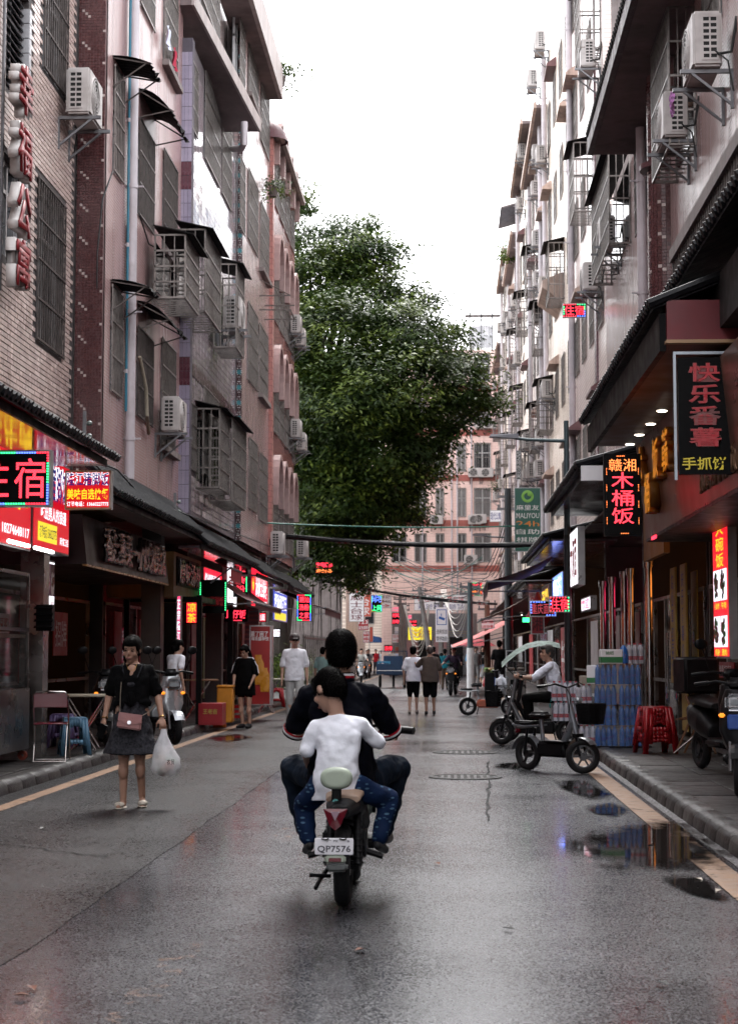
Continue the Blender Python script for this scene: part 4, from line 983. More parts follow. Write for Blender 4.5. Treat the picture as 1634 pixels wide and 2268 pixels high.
# shop fascia on the street side
def xsign(y0, y1, z0, z1, X, s, name, label, **k):
    t = sign(name, label, (X, (y0+y1)/2, (z0+z1)/2), y1 - y0, z1 - z0, rz=R(90) if s > 0 else R(-90), **k); return t, y1 - y0, z1 - z0
t, w_, h_ = xsign(20.55, 22.55, 2.72, 3.9, -5.0, 1, 'fascia_sign', 'bright red fascia with blue-white name and yellow phone box, left restaurant', face=E_rf, dep=.2)
put_text(t, '隆江猪脚饭', .0, h_*.24, w_*.85, h_*.42, E_wh, y=-.010, bold=.05); put_text(t, '隆江猪脚饭', .0, h_*.24, w_*.84, h_*.40, E_bl, y=-.016, bold=.012)
put_text(t, '吃出男人的浪漫', .08, -h_*.1, w_*.7, h_*.15, E_wh)
MB().box((-.25, -.010, -h_*.31), (w_*.5, .008, h_*.2)).build('phone_plate', E_yf, t); put_text(t, '订餐电话 13660227775', -.25, -h_*.31, w_*.46, h_*.13, M_navy, y=-.018); put_text(t, '南沙第二分店', .68, -h_*.36, w_*.24, h_*.09, E_wh)
t, w_, h_ = xsign(17.4, 20.45, 2.66, 3.9, -5.0, 1, 'fascia_sign', 'red fascia with large yellow characters cut by the left picture edge', face=E_rf, dep=.2)
put_text(t, '猪手牛肉', .1, h_*.12, w_*.9, h_*.5, E_ye, bold=.03); put_text(t, '订餐 18274648117', .5, -h_*.33, w_*.6, h_*.12, E_wh)
# menu light box
t, w_, h_ = xsign(21.75, 22.62, 1.98, 2.66, -5.2, 1, 'menu_light_box', 'white backlit menu box with three food pictures on the left stall column', face=E_wh, dep=.16)
M_food = [pm('braised_meat', (.16, .03, .02), .3, 0, .6, 25), pm('stew_brown', (.2, .08, .04), .3, 0, .7, 30), pm('greens', (.05, .2, .04), .4, 0, .5, 20), pm('bowl_white', (.7, .7, .72), .3)]
mb = MB()
for i in range(3): mb.box((-.26 + .26*i, -.010, .08), (.23, .008, .42), m=0)
mb.build('food_picture', [pm('photo_ground', (.12, .03, .06), .4, 0, .5, 9)], t)
for i in range(3):
    mb = MB().lathe([(.001, .004), (.09, .004), (.1, .0)], (-.26 + .26*i, -.016, .03), 20, 3 if i else 0, Matrix.Diagonal((1, 1, 1.6)) @ Matrix.Rotation(R(90), 3, 'X'))
    for k in range(10): a = rnd.uniform(0, 6.28); q = rnd.uniform(0, .07); mb.ell((-.26 + .26*i + q*math.cos(a), -.022, .03 + 1.6*q*math.sin(a)), (.022, .006, .028), 7, 5, 2 if k == 0 and i == 1 else k % 2)
    mb.build('dish', M_food, t)
put_text(t, '卤味饭 · 四点金 · 猪脚饭', 0, -.24, .76, .09, M_redp)
# dark fascia box with steel letters
t = thing('fascia_sign', 'unlit dark brown fascia with raised steel characters on the left', 'sign', (-4.9, 26.7, 3.0), R(90))
M_brown = pm('dark_brown_cladding', (.03, .017, .017), .4, .2, .15, 3, streak=.3)
MB().prism([(0, -.34), (.08, .34), (1.6, .36), (1.6, -.36)], -3.45, 3.5, axis='X').build('sign_case', M_brown, t)
M_chrome = pm('polished_steel', (.5, .47, .46), .18, 1.0, .15, 5)
for i, ch in enumerate('香辣蒸菜·小炒湘菜馆'): put_text(t, ch, -2.3 + .52*i, .0, .5, .52 if ch != '·' else .1, M_chrome, y=-.03 - .0*i, bold=.01, depth=.06)
MB().b2(-3.45, 3.5, -.0, .06, -.37, -.345).build('sign_trim', pm('gold_trim', (.4, .25, .1), .3, .9), t)
t = thing('fascia_sign', 'small tan fascia with raised pale characters between the dark fascia and the red signs', 'sign', (-4.85, 32.2, 2.85), R(90))
MB().b2(-1.75, 1.7, 0, 1.2, -.42, .4).build('sign_case', pm('tan_cladding', (.16, .08, .025), .45, 0, .2, 3, streak=.4), t)
MB().b2(-1.5, 1.2, -.03, .003, -.2, .33).build('letter_board', M_black, t)
for i, ch in enumerate('原味汤粉'): put_text(t, ch, -1.15 + .66*i, .06, .55, .45, M_chrome, y=-.035, depth=.04, bold=.01)
t, w_, h_ = xsign(33.9, 36.6, 2.4, 3.16, -4.8, 1, 'fascia_sign', 'backlit red and white noodle fascia with blue-outlined characters on the left', face=E_rf2, dep=.2)
put_text(t, '柳州螺蛳粉', -.1, .06, w_*.85, h_*.52, E_wh, bold=.045); put_text(t, '柳州螺蛳粉', -.1, .06, w_*.83, h_*.48, M_navy, y=-.018, bold=.006); MB().box((.4, -.01, -h_*.36), (w_*.6, .008, h_*.18)).build('dish_strip', pm('noodle_photo', (.5, .2, .12), .4, 0, .7, 14), t)
t, w_, h_ = xsign(36.75, 38.4, 2.45, 3.28, -4.7, 1, 'light_box_sign', 'white backlit sign with red brush characters left of the ox-offal LED', face=E_wh)
put_text(t, '牛杂汤', 0, .12, w_*.8, h_*.45, M_redp, bold=.02); put_text(t, '汤饭 煲饭 炖汤', 0, -.25, w_*.8, h_*.14, M_redp)
t, w_, h_ = fsign(517, 1248, 548, 1322, 37.6, 'led_sign', 'upright LED sign with red characters and green bar above the dark awning', dep=.1, frame=M_black)
vtext(t, '牛杂粉', 0, h_*.42, w_*.7, h_*.84, E_redp, bold=.02); mb = MB().box((0, -.014, h_*.46), (w_*.8, .012, .02)); mb.box((w_*.44, -.014, -h_*.1), (.015, .012, h_*.5)); mb.build('led_bar', E_gr, t)
t, w_, h_ = xsign(40.9, 44.6, 2.55, 3.5, -4.65, 1, 'fascia_sign', 'red lit fascia with white characters and a yellow emblem beyond the ox-offal LED', face=E_rf2)
put_text(t, '湖南土菜馆', .35, .05, w_*.72, h_*.55, E_wh, bold=.03); MB().lathe([(.001, .006), (.16, .006), (.2, 0)], (-w_*.4, -.004, .1), 18, 0, Matrix.Rotation(R(90), 3, 'X')).build('emblem', E_ye, t); MB().box((.3, -.01, -h_*.37), (w_*.7, .008, h_*.14)).build('phone_plate', E_wh, t)
t, w_, h_ = fsign(497, 1348, 549, 1377, 37, 'led_sign', 'low wide LED sign with red claypot-rice characters under the maroon awning', frame=M_black); put_text(t, '煲仔饭', 0, .02, w_*.85, h_*.66, E_redp, bold=.02); MB().box((0, -.014, -h_*.4), (w_*.5, .012, .015)).build('led_bar', E_redp, t)
t, w_, h_ = fsign(657, 1316, 690, 1376, 41, 'led_sign', 'small upright LED sign with six red characters and rainbow border over the left pavement', frame=M_black)
for k, r_ in enumerate(('潮汕', '汤粉', '之家')): put_text(t, r_, 0, h_*(.3 - .29*k), w_*.68, h_*.23, E_redp, bold=.015)
led_border(t, w_, h_, [E_redp, E_gr, E_blu, E_gr, E_blu], .03, .025, .01)
t, w_, h_ = xsign(45.6, 49.6, 2.3, 3.15, -4.6, 1, 'fascia_sign', 'blue-white glowing fascia with a yellow strip at the far left shops', face=em('lit_blue_face', (.05, .08, .5), .35)); put_text(t, '潮汕汤粉王', 0, .1, w_*.85, h_*.5, E_wh, bold=.03); MB().box((0, -.01, -h_*.33), (w_*.8, .008, h_*.25)).build('yellow_strip', E_yf, t)
t, w_, h_ = fsign(697, 1243, 739, 1271, 60, 'led_sign', 'red and amber LED sign hanging in front of the tree', frame=M_black); put_text(t, '香锅菜馆', 0, h_*.2, w_*.9, h_*.4, E_redp, bold=.02); put_text(t, '湘味小炒', 0, -h_*.26, w_*.85, h_*.32, E_or, bold=.02)
# green-dotted LED box, red glowing pillar strip
t, w_, h_ = fsign(442, 1284, 502, 1358, 33.5, 'led_sign', 'dark LED sign with green dotted ends above the seated diners left', frame=M_black, dep=.08); put_text(t, '隆江猪脚饭', 0, -.1, w_*.8, h_*.3, M_redp); mb = MB(); [mb.box((sx*w_*.46, -.014, -h_*.4 + h_*.8*i/12), (.02, .012, .025)) for i in range(13) for sx in (-1, 1)]; mb.build('led_bar', E_gr, t)
t, w_, h_ = fsign(391, 1318, 401, 1500, 30.5, 'pillar_light_box', 'narrow glowing red pillar sign with white characters at a left shop door', face=E_pk); vtext(t, '正宗隆江猪脚饭', 0, h_*.45, w_*.6, h_*.9, E_wh)
for (x0, y0, x1, y1, Y, tx, fc, ik, lab) in ((411, 1332, 439, 1382, 32.6, '凉茶', E_rf2, E_ye, 'added red glow board with yellow characters hung inside the steel frame'), (466, 1388, 476, 1470, 37.5, '热卤', E_pk, E_wh, 'added slim pink glow strip at the claypot shop door'), (603, 1392, 622, 1412, 42, '冷饮', E_wh, M_redp, 'added small white lit sign over the drinks shop door'), (560, 1356, 590, 1378, 44.5, '牛肉面', E_rf2, E_wh, 'added red lit sign deep in the left row')):  # extra lit signs, added to bring more glow into the left row
    t, w_, h_ = fsign(x0, y0, x1, y1, Y, 'lit_sign', lab, face=fc, dep=.06, frame=M_black)
    (vtext(t, tx, 0, h_*.46, w_*.7, h_*.92, ik) if h_ > w_*1.3 else put_text(t, tx, 0, 0, w_*.8, h_*.65, ik, bold=.005))
# channel letters up the wall at the picture edge
t = thing('hotel_letters', 'column of red-faced channel letters up the cream wall at the left edge', 'sign', (XL1 + .16, 19.35, 8.0), R(90))
for i, (ch, y) in enumerate(zip('幸福公寓', (172, 310, 447, 572))):
    z = onX(20, y, XL1 + .2).z - 8.0
    o = put_text(t, ch, 0, z, .62, .58, pm('red_letter_face', (.22, .015, .02), .4, 0, .2, 6, dirt=.4), y=-.12, bold=.02, depth=.02, name='letter')
    o2 = put_text(t, ch, 0, z, .66, .62, pm('letter_side_white', (.5, .48, .47), .5, dirt=.4), y=-.0, bold=.035, depth=.11, name='letter_body')
mb = MB().cyl((-.1, .12, -2.4), (-.1, .12, 2.2), .02, n=6); mb.build('mounting_rail', M_steel, t)
# --- left canopies
def canopy(y0, y1, X0, X1, z0, z1, label, soff=None, mat=None):
    t = thing('shop_canopy', label, 'canopy', ((X0+X1)/2, (y0+y1)/2, min(z0, z1)))
    tile_roof(t, X0, X1, y0, y1, z0, z1, 'canopy_roof', mat)
    s = 1 if X0 > X1 else -1
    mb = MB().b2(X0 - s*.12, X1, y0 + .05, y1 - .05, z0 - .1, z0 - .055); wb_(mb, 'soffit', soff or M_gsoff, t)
    mb = MB().b2(X0 - s*.1, X0 - s*.13, y0 + .03, y1 - .03, z0 - .11, z0 - .02); wb_(mb, 'fascia_board', M_black, t)
    return t
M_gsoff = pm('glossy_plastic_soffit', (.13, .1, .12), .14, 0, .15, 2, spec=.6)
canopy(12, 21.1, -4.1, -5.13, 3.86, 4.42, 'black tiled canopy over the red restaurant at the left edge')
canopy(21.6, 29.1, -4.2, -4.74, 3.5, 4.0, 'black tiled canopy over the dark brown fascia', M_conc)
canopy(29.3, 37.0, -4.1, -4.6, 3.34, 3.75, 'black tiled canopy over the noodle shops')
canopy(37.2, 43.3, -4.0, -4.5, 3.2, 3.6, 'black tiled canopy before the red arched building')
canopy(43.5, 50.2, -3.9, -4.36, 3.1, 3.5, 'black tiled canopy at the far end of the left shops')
def awning(label, pts, mat, val=.22):
    """stretched cloth: four corners (back near, back far, front far, front near) with a scalloped valance"""
    a, b, c, d = [Vector(p) for p in pts]; base = (a + b) / 2
    t = thing('cloth_awning', label, 'awning', (base.x, base.y, base.z)); mb = MB(); n = 12
    for i in range(n):
        for j in range(4):
            P = lambda u, v: a.lerp(b, u/n).lerp(d.lerp(c, u/n), v/4) + Vector((0, 0, -.05*math.sin(math.pi*v/4) + .012*math.sin(u*2)))
            mb.quad(P(i,j), P(i+1,j), P(i+1,j+1), P(i,j+1))
    wb_(mb, 'canvas', mat, t, 60)
    mb = MB()
    for i in range(n):
        p, q = d.lerp(c, i/n), d.lerp(c, (i+1)/n); k = Vector((0, 0, -val)); mb.quad(p, q, q + k*.8, (p+q)/2 + k*1.1); mb.quad(p, (p+q)/2 + k*1.1, p + k*.8, p)
    wb_(mb, 'valance', mat, t)
    mb = MB(); mb.cyl(d, c, .025, n=8); mb.bar(a - Vector((0,0,.5)), d, .03); mb.bar(b - Vector((0,0,.5)), c, .03); wb_(mb, 'awning_arm', M_steel, t)
    return t
M_maroon = pm('maroon_canvas', (.09, .018, .025), .8, 0, .2, 4, dirt=.4); M_pinkc = pm('faded_red_canvas', (.55, .16, .15), .8, 0, .15, 3, dirt=.2); M_redc = pm('red_canvas', (.3, .02, .03), .8)
M_greenc = pm('tan_green_canvas', (.3, .24, .2), .8, 0, .4, 2)
awning('maroon cloth awning over the claypot rice sign', [(-4.6, 34.6, 2.9), (-4.6, 40.0, 2.9), (-3.85, 40.0, 2.45), (-3.85, 34.6, 2.45)], M_maroon, .12)
awning('maroon cloth awning at the end of the left shops by the tree', [(-4.4, 44.0, 3.05), (-4.4, 50.4, 3.05), (-3.1, 50.4, 2.6), (-3.1, 44.0, 2.6)], M_maroon, .2)
awning('short red fringed awning above the noodle fascia', [(-4.6, 33.4, 3.3), (-4.6, 35.2, 3.3), (-4.2, 35.2, 3.1), (-4.2, 33.4, 3.1)], M_redc, .3)
# --- left shop rooms
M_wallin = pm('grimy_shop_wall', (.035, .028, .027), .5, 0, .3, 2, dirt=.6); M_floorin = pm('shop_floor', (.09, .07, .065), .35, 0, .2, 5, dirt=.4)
M_tin = pm('stainless_sheet', (.15, .14, .135), .32, .9, .3, 3, dirt=.6); M_gl = glass('shop_glass', (.03, .035, .035), .04, .35)
M_tube = em('fluorescent_tube', (1, .97, .95), 2.5)
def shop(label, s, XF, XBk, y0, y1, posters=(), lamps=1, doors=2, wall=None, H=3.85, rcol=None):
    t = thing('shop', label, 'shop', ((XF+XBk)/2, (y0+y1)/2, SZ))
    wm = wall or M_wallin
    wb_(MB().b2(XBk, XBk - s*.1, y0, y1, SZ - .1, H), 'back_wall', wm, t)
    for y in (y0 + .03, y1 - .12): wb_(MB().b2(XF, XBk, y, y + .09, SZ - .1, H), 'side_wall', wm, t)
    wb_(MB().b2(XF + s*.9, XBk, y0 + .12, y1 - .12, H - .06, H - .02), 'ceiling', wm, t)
    n = max(2, doors); st = (y1 - y0 - .3) / n
    for i in range(n):
        a = y0 + .15 + st*i
        mb = MB()
        for y in (a + .03, a + st - .03): mb.b2(XF - .03, XF + .03, y - .025, y + .025, SZ, 2.35)
        for z in (SZ + .05, 2.33, 1.0): mb.b2(XF - .028, XF + .028, a, a + st, z - .025, z + .025)
        d = wb_(mb, 'glass_door', M_tin, t)
        if i % 2 == 0: MB().b2(XF - .006, XF + .006, a + .05, a + st - .05, SZ + .08, 2.3).build('pane', M_gl, d)
    for i in range(lamps):
        y = y0 + (y1 - y0) * (i + .5) / lamps; wb_(MB().cyl((XF - s*.9, y - .5, H - .2), (XF - s*.9, y + .5, H - .2), .018, n=8), 'tube_lamp', em('dim_tube', (1, .8, .7), 2.2), t)
    # furniture blocks inside: counter and shelf
    wb_(MB().b2(XBk + s*.9, XBk + s*1.4, y0 + .5, y0 + (y1-y0)*.6, SZ, 1.05), 'counter', pm('counter_laminate', (.14, .07, .05), .4), t)
    mb = MB()
    for z in (.6, 1.1, 1.6, 2.0): mb.b2(XBk + s*.02, XBk + s*.3, y0 + .4, y1 - .5, z, z + .03)
    sh = wb_(mb, 'shelf', pm('shelf_wood', (.1, .06, .04), .5), t)
    mb = MB()
    for z in (.63, 1.13, 1.63):
        y = y0 + .45
        while y < y1 - .6: hh = rnd.uniform(.12, .3); mb.b2(XBk + s*.05, XBk + s*.22, y, y + .1, z, z + hh, rnd.randrange(4)); y += rnd.uniform(.13, .25)
    mb.build('goods', [pm('goods_red', (.3, .03, .03), .4), pm('goods_yellow', (.4, .26, .04), .4), pm('goods_green', (.05, .18, .06), .4), pm('goods_white', (.4, .4, .4), .4)], sh, kind='stuff')
    wb_(MB().b2(XBk + s*.02, XBk + s*.06, y0 + (y1-y0)*.3, y0 + (y1-y0)*.75, 2.2, 2.9), 'glow_board', (em('added_glow_red', (1, .03, .04), .9), E_pk, em('added_glow_amber', (1, .3, .05), .8))[int(y0) % 3], t)  # glowing board added on the back wall to warm the room with coloured light
    for (ya, yb, za, zb, mt, txt) in posters:
        o = wb_(MB().b2(XF + s*.035, XF + s*.05, ya, yb, za, zb), 'poster', mt, t)
        if txt:
            e = put_text(o, txt, 0, 0, (yb-ya)*.8, (zb-za)*.6, M_whp if mt in (M_redb, M_blub) else M_redp, y=0); e.location = (XF + s*.055, (ya+yb)/2, (za+zb)/2); e.rotation_euler = (0, 0, R(90) if s > 0 else R(-90))
    return t
M_yb = pm('yellow_board', (.4, .27, .05), .5, 0, .15, 3, dirt=.4); M_gb = pm('dull_green_board', (.12, .16, .06), .5)
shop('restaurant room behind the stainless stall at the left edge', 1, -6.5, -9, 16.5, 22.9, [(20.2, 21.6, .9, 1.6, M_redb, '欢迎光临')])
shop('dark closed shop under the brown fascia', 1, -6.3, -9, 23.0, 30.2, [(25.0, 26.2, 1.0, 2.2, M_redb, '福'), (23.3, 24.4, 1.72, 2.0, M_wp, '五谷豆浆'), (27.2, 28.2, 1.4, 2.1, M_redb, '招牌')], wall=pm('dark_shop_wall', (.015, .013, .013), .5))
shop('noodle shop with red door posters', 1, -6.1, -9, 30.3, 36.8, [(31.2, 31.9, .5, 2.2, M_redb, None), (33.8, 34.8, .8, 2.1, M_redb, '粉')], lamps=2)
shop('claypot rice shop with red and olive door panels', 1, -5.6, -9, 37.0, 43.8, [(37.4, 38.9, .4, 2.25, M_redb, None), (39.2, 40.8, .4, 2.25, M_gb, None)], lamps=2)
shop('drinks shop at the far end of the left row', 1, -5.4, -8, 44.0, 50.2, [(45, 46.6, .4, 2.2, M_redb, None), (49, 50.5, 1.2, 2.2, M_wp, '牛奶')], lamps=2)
# columns carrying the left buildings
for i, (x, y, w_, m, lab) in enumerate(((-5.25, 21.75, .3, pm('stainless_clad_column', (.3, .28, .27), .25, .9, .2, 2, dirt=.4), 'stainless-clad column behind the food stall on the left'), (-5.2, 30.3, .35, M_wallin, 'grimy column between the brown and the tan fascia'), (-5.0, 37.0, .35, M_wallin, 'grimy column beside the maroon awning'), (-4.9, 43.4, .35, M_red, 'red-tiled column of the arched building'))):
    mb = MB().b2(-w_/2, w_/2, -w_/2, w_/2, 0, 3.8); o = mb.build('column', m, loc=(x, y, SZ), label=lab, cat='column')
mb = MB()
for (x, y) in ((-4.55, 31.6), (-4.55, 36.2), (-5.9, 31.6)): mb.b2(x - .05, x + .05, y - .05, y + .05, SZ, 2.45)
t = thing('steel_frame', 'black steel frame with a cross beam over the left pavement', 'frame', (-4.55, 33.9, SZ))
for (x, y) in ((-4.55, 31.6), (-4.55, 36.2), (-5.9, 31.6)): wb_(MB().b2(x - .05, x + .05, y - .05, y + .05, SZ, 2.5), 'post', M_black, t)
wb_(MB().b2(-4.6, -4.5, 31.66, 36.14, 2.38, 2.48), 'beam', M_black, t); wb_(MB().b2(-5.84, -4.61, 31.55, 31.65, 2.38, 2.48), 'beam', M_black, t)
# --- stainless food stall with glass case
t = thing('food_stall', 'stainless steel food stall with glass case and red heat lamp at the left edge', 'stall', (-5.55, 19.95, SZ))
MB().b2(-.45, .4, -1.6, 1.2, .14, .88).build('counter', M_tin, t)
for (x, y) in ((-.4, -1.5), (.35, -1.5), (-.4, 1.1), (.35, 1.1)):
    o = MB().cyl((x, y, .06), (x, y, .14), .02, n=6).build('leg', M_tin, t); MB().lathe([(.02,-.02),(.06,-.02),(.06,.02),(.02,.02)], (x, y, .06), 12, 0, Matrix.Rotation(R(90), 3, 'X')).build('castor', pm('red_castor', (.25,.04,.02), .5), o)
mb = MB()
for (x, y) in ((-.42, -1.55), (.37, -1.55), (-.42, 1.15), (.37, 1.15)): mb.b2(x - .02, x + .02, y - .02, y + .02, .88, 2.3)
for z in (2.28, 1.6): mb.b2(-.44, .39, -1.57, -1.53, z - .02, z + .02); mb.b2(-.44, .39, 1.13, 1.17, z - .02, z + .02); mb.b2(.35, .39, -1.53, 1.13, z - .02, z + .02)
mb.build('case_frame', M_tin, t)
MB().b2(.365, .375, -1.5, 1.1, .9, 2.26).build('case_glass', M_gl, t); MB().b2(-.38, .33, -1.545, -1.535, .9, 2.26).build('case_glass', M_gl, t)
put_text(t, '隆江猪脚饭', -.02, 1.86, .6, .16, M_redp, y=-1.556); put_text(t, '肠粉 15元', -.05, 2.1, .55, .1, M_redp, y=-1.556)
MB().b2(-.43, .36, -1.5, 1.1, 1.5, 1.54).build('shelf', pm('pale_shelf', (.45, .33, .27), .5), t)
MB().lathe([(.03, .16), (.06, .15), (.2, 0), (.19, .0), (.05, .13)], (-.1, -1.1, 1.95), 20).build('heat_lamp', em('red_lamp_shade', (.9, .02, .01), .35, (.4, .01, .01)), t, 40)
MB().ell((-.1, -1.1, 1.97), (.04, .04, .05)).build('lamp_bulb', em('warm_bulb', (1, .75, .4), 4), t)
p_ = thing('metal_pot', 'wide steel pot standing on the stall counter at the left edge', 'pot', (-5.5, 18.85, SZ + .88)); MB().lathe([(.02, .02), (.26, .02), (.3, .2), (.31, .2), (.27, 0), (.02, 0)], n=24).build('bowl', M_chrome, p_, 40); MB().lathe([(.31, .19), (.33, .2), (.31, .21)], n=24).build('rim', M_chrome, p_)
for i, y in enumerate((18.9, 20.1)): MB().cyl((0, -.45, 0), (0, .45, 0), .022, n=10).build('fluorescent_lamp', M_tube, loc=(-4.75, y, 2.66), smooth=40, label=('fluorescent tube below the red fascia, nearer the left edge', 'fluorescent tube below the red fascia, by the menu box')[i], cat='lamp')
t = thing('traffic_camera_box', 'small black louvred box on the stall column', 'box', (-5.05, 21.5, 1.72)); MB().b2(-.1, .1, -.08, .08, 0, .33).build('case', M_black, t); mb = MB(); [mb.box((.0, -.1, .05 + .08*i), (.24, .05, .012), M=Matrix.Rotation(R(25), 3, 'X')) for i in range(4)]; mb.build('louvre', M_black, t)
# ================================================================== right shops and signs
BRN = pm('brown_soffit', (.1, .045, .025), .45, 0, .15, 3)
t = thing('shop_canopy', 'large black tiled canopy with brown lamp-lit soffit over the right restaurant', 'canopy', (2.4, 19.6, 4.2))
tile_roof(t, 1.9, 3.1, 15.6, 23.7, 4.63, 5.1, 'canopy_roof')
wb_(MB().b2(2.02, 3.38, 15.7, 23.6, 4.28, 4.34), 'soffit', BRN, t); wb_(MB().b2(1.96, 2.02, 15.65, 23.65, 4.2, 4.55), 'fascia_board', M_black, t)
wb_(MB().b2(2.02, 3.6, 15.58, 15.66, 4.28, 4.66), 'end_panel', pm('deep_red_panel', (.12, .008, .014), .4), t)
wb_(MB().b2(2.0, 3.6, 15.5, 15.6, 4.25, 4.28), 'end_trim', pm('tan_trim', (.35, .22, .12), .5), t)
E_down = em('downlight', (1, .9, .75), 5)
for i, (x, y) in enumerate(((1465, 911), (1440, 940), (1415, 964), (1394, 985))):
    p = onZ(x, y, 4.275); o = MB().lathe([(.001, 0), (.055, 0), (.065, .012)], (0, 0, -.004), 16).build('downlight', E_down, t); o.location = (p.x - 2.4, p.y - 19.6, 4.277 - 4.2)
# leaning gold fascia with raised orange letters
t = thing('fascia_sign', 'leaning copper-pink fascia with raised orange characters on the right', 'sign', (2.6, 18.5, 3.5), R(-90))
MB().prism([(0, -.58), (-.12, .62), (.7, .62), (.7, -.5)], -3.9, 4.6, axis='X').build('sign_case', pm('copper_sheet', (.2, .11, .085), .35, .5, .2, 2, streak=.3), t)
MB().b2(-3.9, 4.6, -.0, .9, -.62, -.585).build('sign_underside', pm('dark_trim', (.03, .02, .02), .5), t)
E_org = em('orange_letter', (1, .35, .02), .15, (.5, .2, .02)); M_orgside = pm('orange_letter_side', (.35, .14, .02), .4)
for i, (ch, x, z) in enumerate((('木', -3.1, .28), ('桶', -2.35, -.12), ('饭', -1.5, .2), ('赣', -.6, .2))):
    o = put_text(t, ch, x, z, .55, .5, M_orgside, y=-.04, bold=.02, depth=.12, name='letter'); put_text(t, ch, x, z, .53, .48, E_org, y=-.17, bold=.015, name='letter_face')
for i in range(7): put_text(t, '瓦罐汤小炒饭'[i % 6], 1.2 + .38*i, -.3, .3, .3, pm('bronze_letter', (.16, .09, .05), .5, .4), y=-.01, bold=.01, depth=.03)
MB().b2(-3.2, -2.8, -.02, .0, -.64, -.6).build('red_led_row', E_redp, t)
# tan cladding beside it
MB().b2(0, .08, -1.2, 1.2, -.55, .55).build('wall_panel', pm('orange_cladding', (.27, .1, .012), .5, 0, .1, 3), loc=(2.95, 24.6, 3.35), label='plain orange wall panel beside the copper fascia', cat='panel')
# black upright banner with outlined characters
t, w_, h_ = fsign(1500, 792, 1620, 1050, 15.5, 'upright_sign', 'large black upright sign with dull red and yellow characters on a pale steel frame', frame=M_black, dep=.06, fr=.0)
mb = MB()
for i, ch in enumerate('快乐番薯'): put_text(t, ch, 0, h_*(.37 - .185*i), w_*.62, h_*.165, pm('dull_red_outline', (.2, .07, .07), .5), y=-.010, bold=.028); put_text(t, ch, 0, h_*(.37 - .185*i), w_*.6, h_*.16, em('dim_red_led', (.4, .01, .02), .16), y=-.016, bold=.012)
put_text(t, '手抓饼', -.01, -h_*.41, w_*.86, h_*.11, em('dim_yellow_led', (.5, .38, .02), .2, dots=.012), bold=.015)
mb = MB(); a = w_/2
for sx in (-1, 1): mb.b2(sx*(a + .03) - .012, sx*(a + .03) + .012, 0, .03, -h_/2 - .05, h_/2 + .03)
mb.b2(-a - .04, a + .04, 0, .03, h_/2 + .03, h_/2 + .055); mb.build('steel_frame', pm('pale_blue_steel', (.4, .45, .5), .35, .5), t)
t, w_, h_ = fsign(1336, 1005, 1420, 1187, 20, 'led_sign', 'upright black LED sign with amber and bright red characters, right restaurant', frame=M_black, dep=.12)
put_text(t, '赣湘', 0, h_*.36, w_*.74, h_*.15, E_or, bold=0)
for i, ch in enumerate('木桶饭'): put_text(t, ch, 0, h_*(.175 - .215*i), w_*.6, h_*.195, E_red, bold=.006)
mb = MB()
for sx in (-1, 1):
    for k in range(4):
        for j in range(5): mb.box((sx*w_*.43, -.012, h_*(.32 - .2*k - .018*j)), (.008, .012, .007))
for j in range(5): mb.box((-.06 + .02*j, -.012, h_*.47), (.01, .012, .01)); mb.box((-.02 + .02*j, -.012, -h_*.47), (.01, .012, .01))
mb.build('led_border', E_or, t)
# lit red menu column
t, w_, h_ = xsign(19.65, 20.75, 1.38, 3.02, 3.2, -1, 'menu_light_box', 'tall glowing red menu column with yellow brush characters and dish photos on the right', face=em('lit_red_menu', (.85, .01, .02), .4, (.3,.01,.02)), dep=.1)
vtext(t, '大碗饭', 0, h_*.48, w_*.5, h_*.34, E_ye, bold=.005)
for k in range(2):
    for i in range(2):
        cx, cz = (-.25 + .5*i), h_*(.02 - .33*k); o = MB().box((cx, -.01, cz), (.42, .008, .36)).build('dish_photo', E_whs, t)
        mb = MB(); q = random.Random(i + 2*k)
        for j in range(26): a = q.uniform(0, 6.28); r_ = q.uniform(0, .13); mb.ell((cx + r_*math.cos(a), -.02, cz + r_*1.15*math.sin(a)), (.045, .008, .035), 7, 5, q.randrange(3))
        mb.build('dish', M_food, o); put_text(t, ('小炒肉', '牛肉', '鸡杂', '腊肉')[i + 2*k], cx, cz - .24, .34, .08, E_ye)
# shops
XS = 3.55
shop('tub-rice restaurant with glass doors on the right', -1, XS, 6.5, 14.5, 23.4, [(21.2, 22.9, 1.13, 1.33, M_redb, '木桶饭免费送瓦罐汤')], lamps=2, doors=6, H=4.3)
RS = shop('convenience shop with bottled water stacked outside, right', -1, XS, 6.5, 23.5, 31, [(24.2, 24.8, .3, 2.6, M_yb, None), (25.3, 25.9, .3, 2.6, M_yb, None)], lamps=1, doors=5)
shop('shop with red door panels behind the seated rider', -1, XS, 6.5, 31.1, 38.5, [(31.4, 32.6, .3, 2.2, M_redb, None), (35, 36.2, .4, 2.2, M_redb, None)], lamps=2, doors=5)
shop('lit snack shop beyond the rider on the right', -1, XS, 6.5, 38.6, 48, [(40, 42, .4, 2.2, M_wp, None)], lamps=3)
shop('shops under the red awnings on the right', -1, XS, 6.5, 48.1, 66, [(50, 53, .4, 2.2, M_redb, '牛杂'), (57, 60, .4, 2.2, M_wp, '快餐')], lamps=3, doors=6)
shop('far shops on the right before the end building', -1, XS, 6.5, 66.1, 109, [(70, 73, .4, 2.2, M_redb, None), (80, 84, 1, 2.2, M_wp, None)], lamps=3, doors=6)
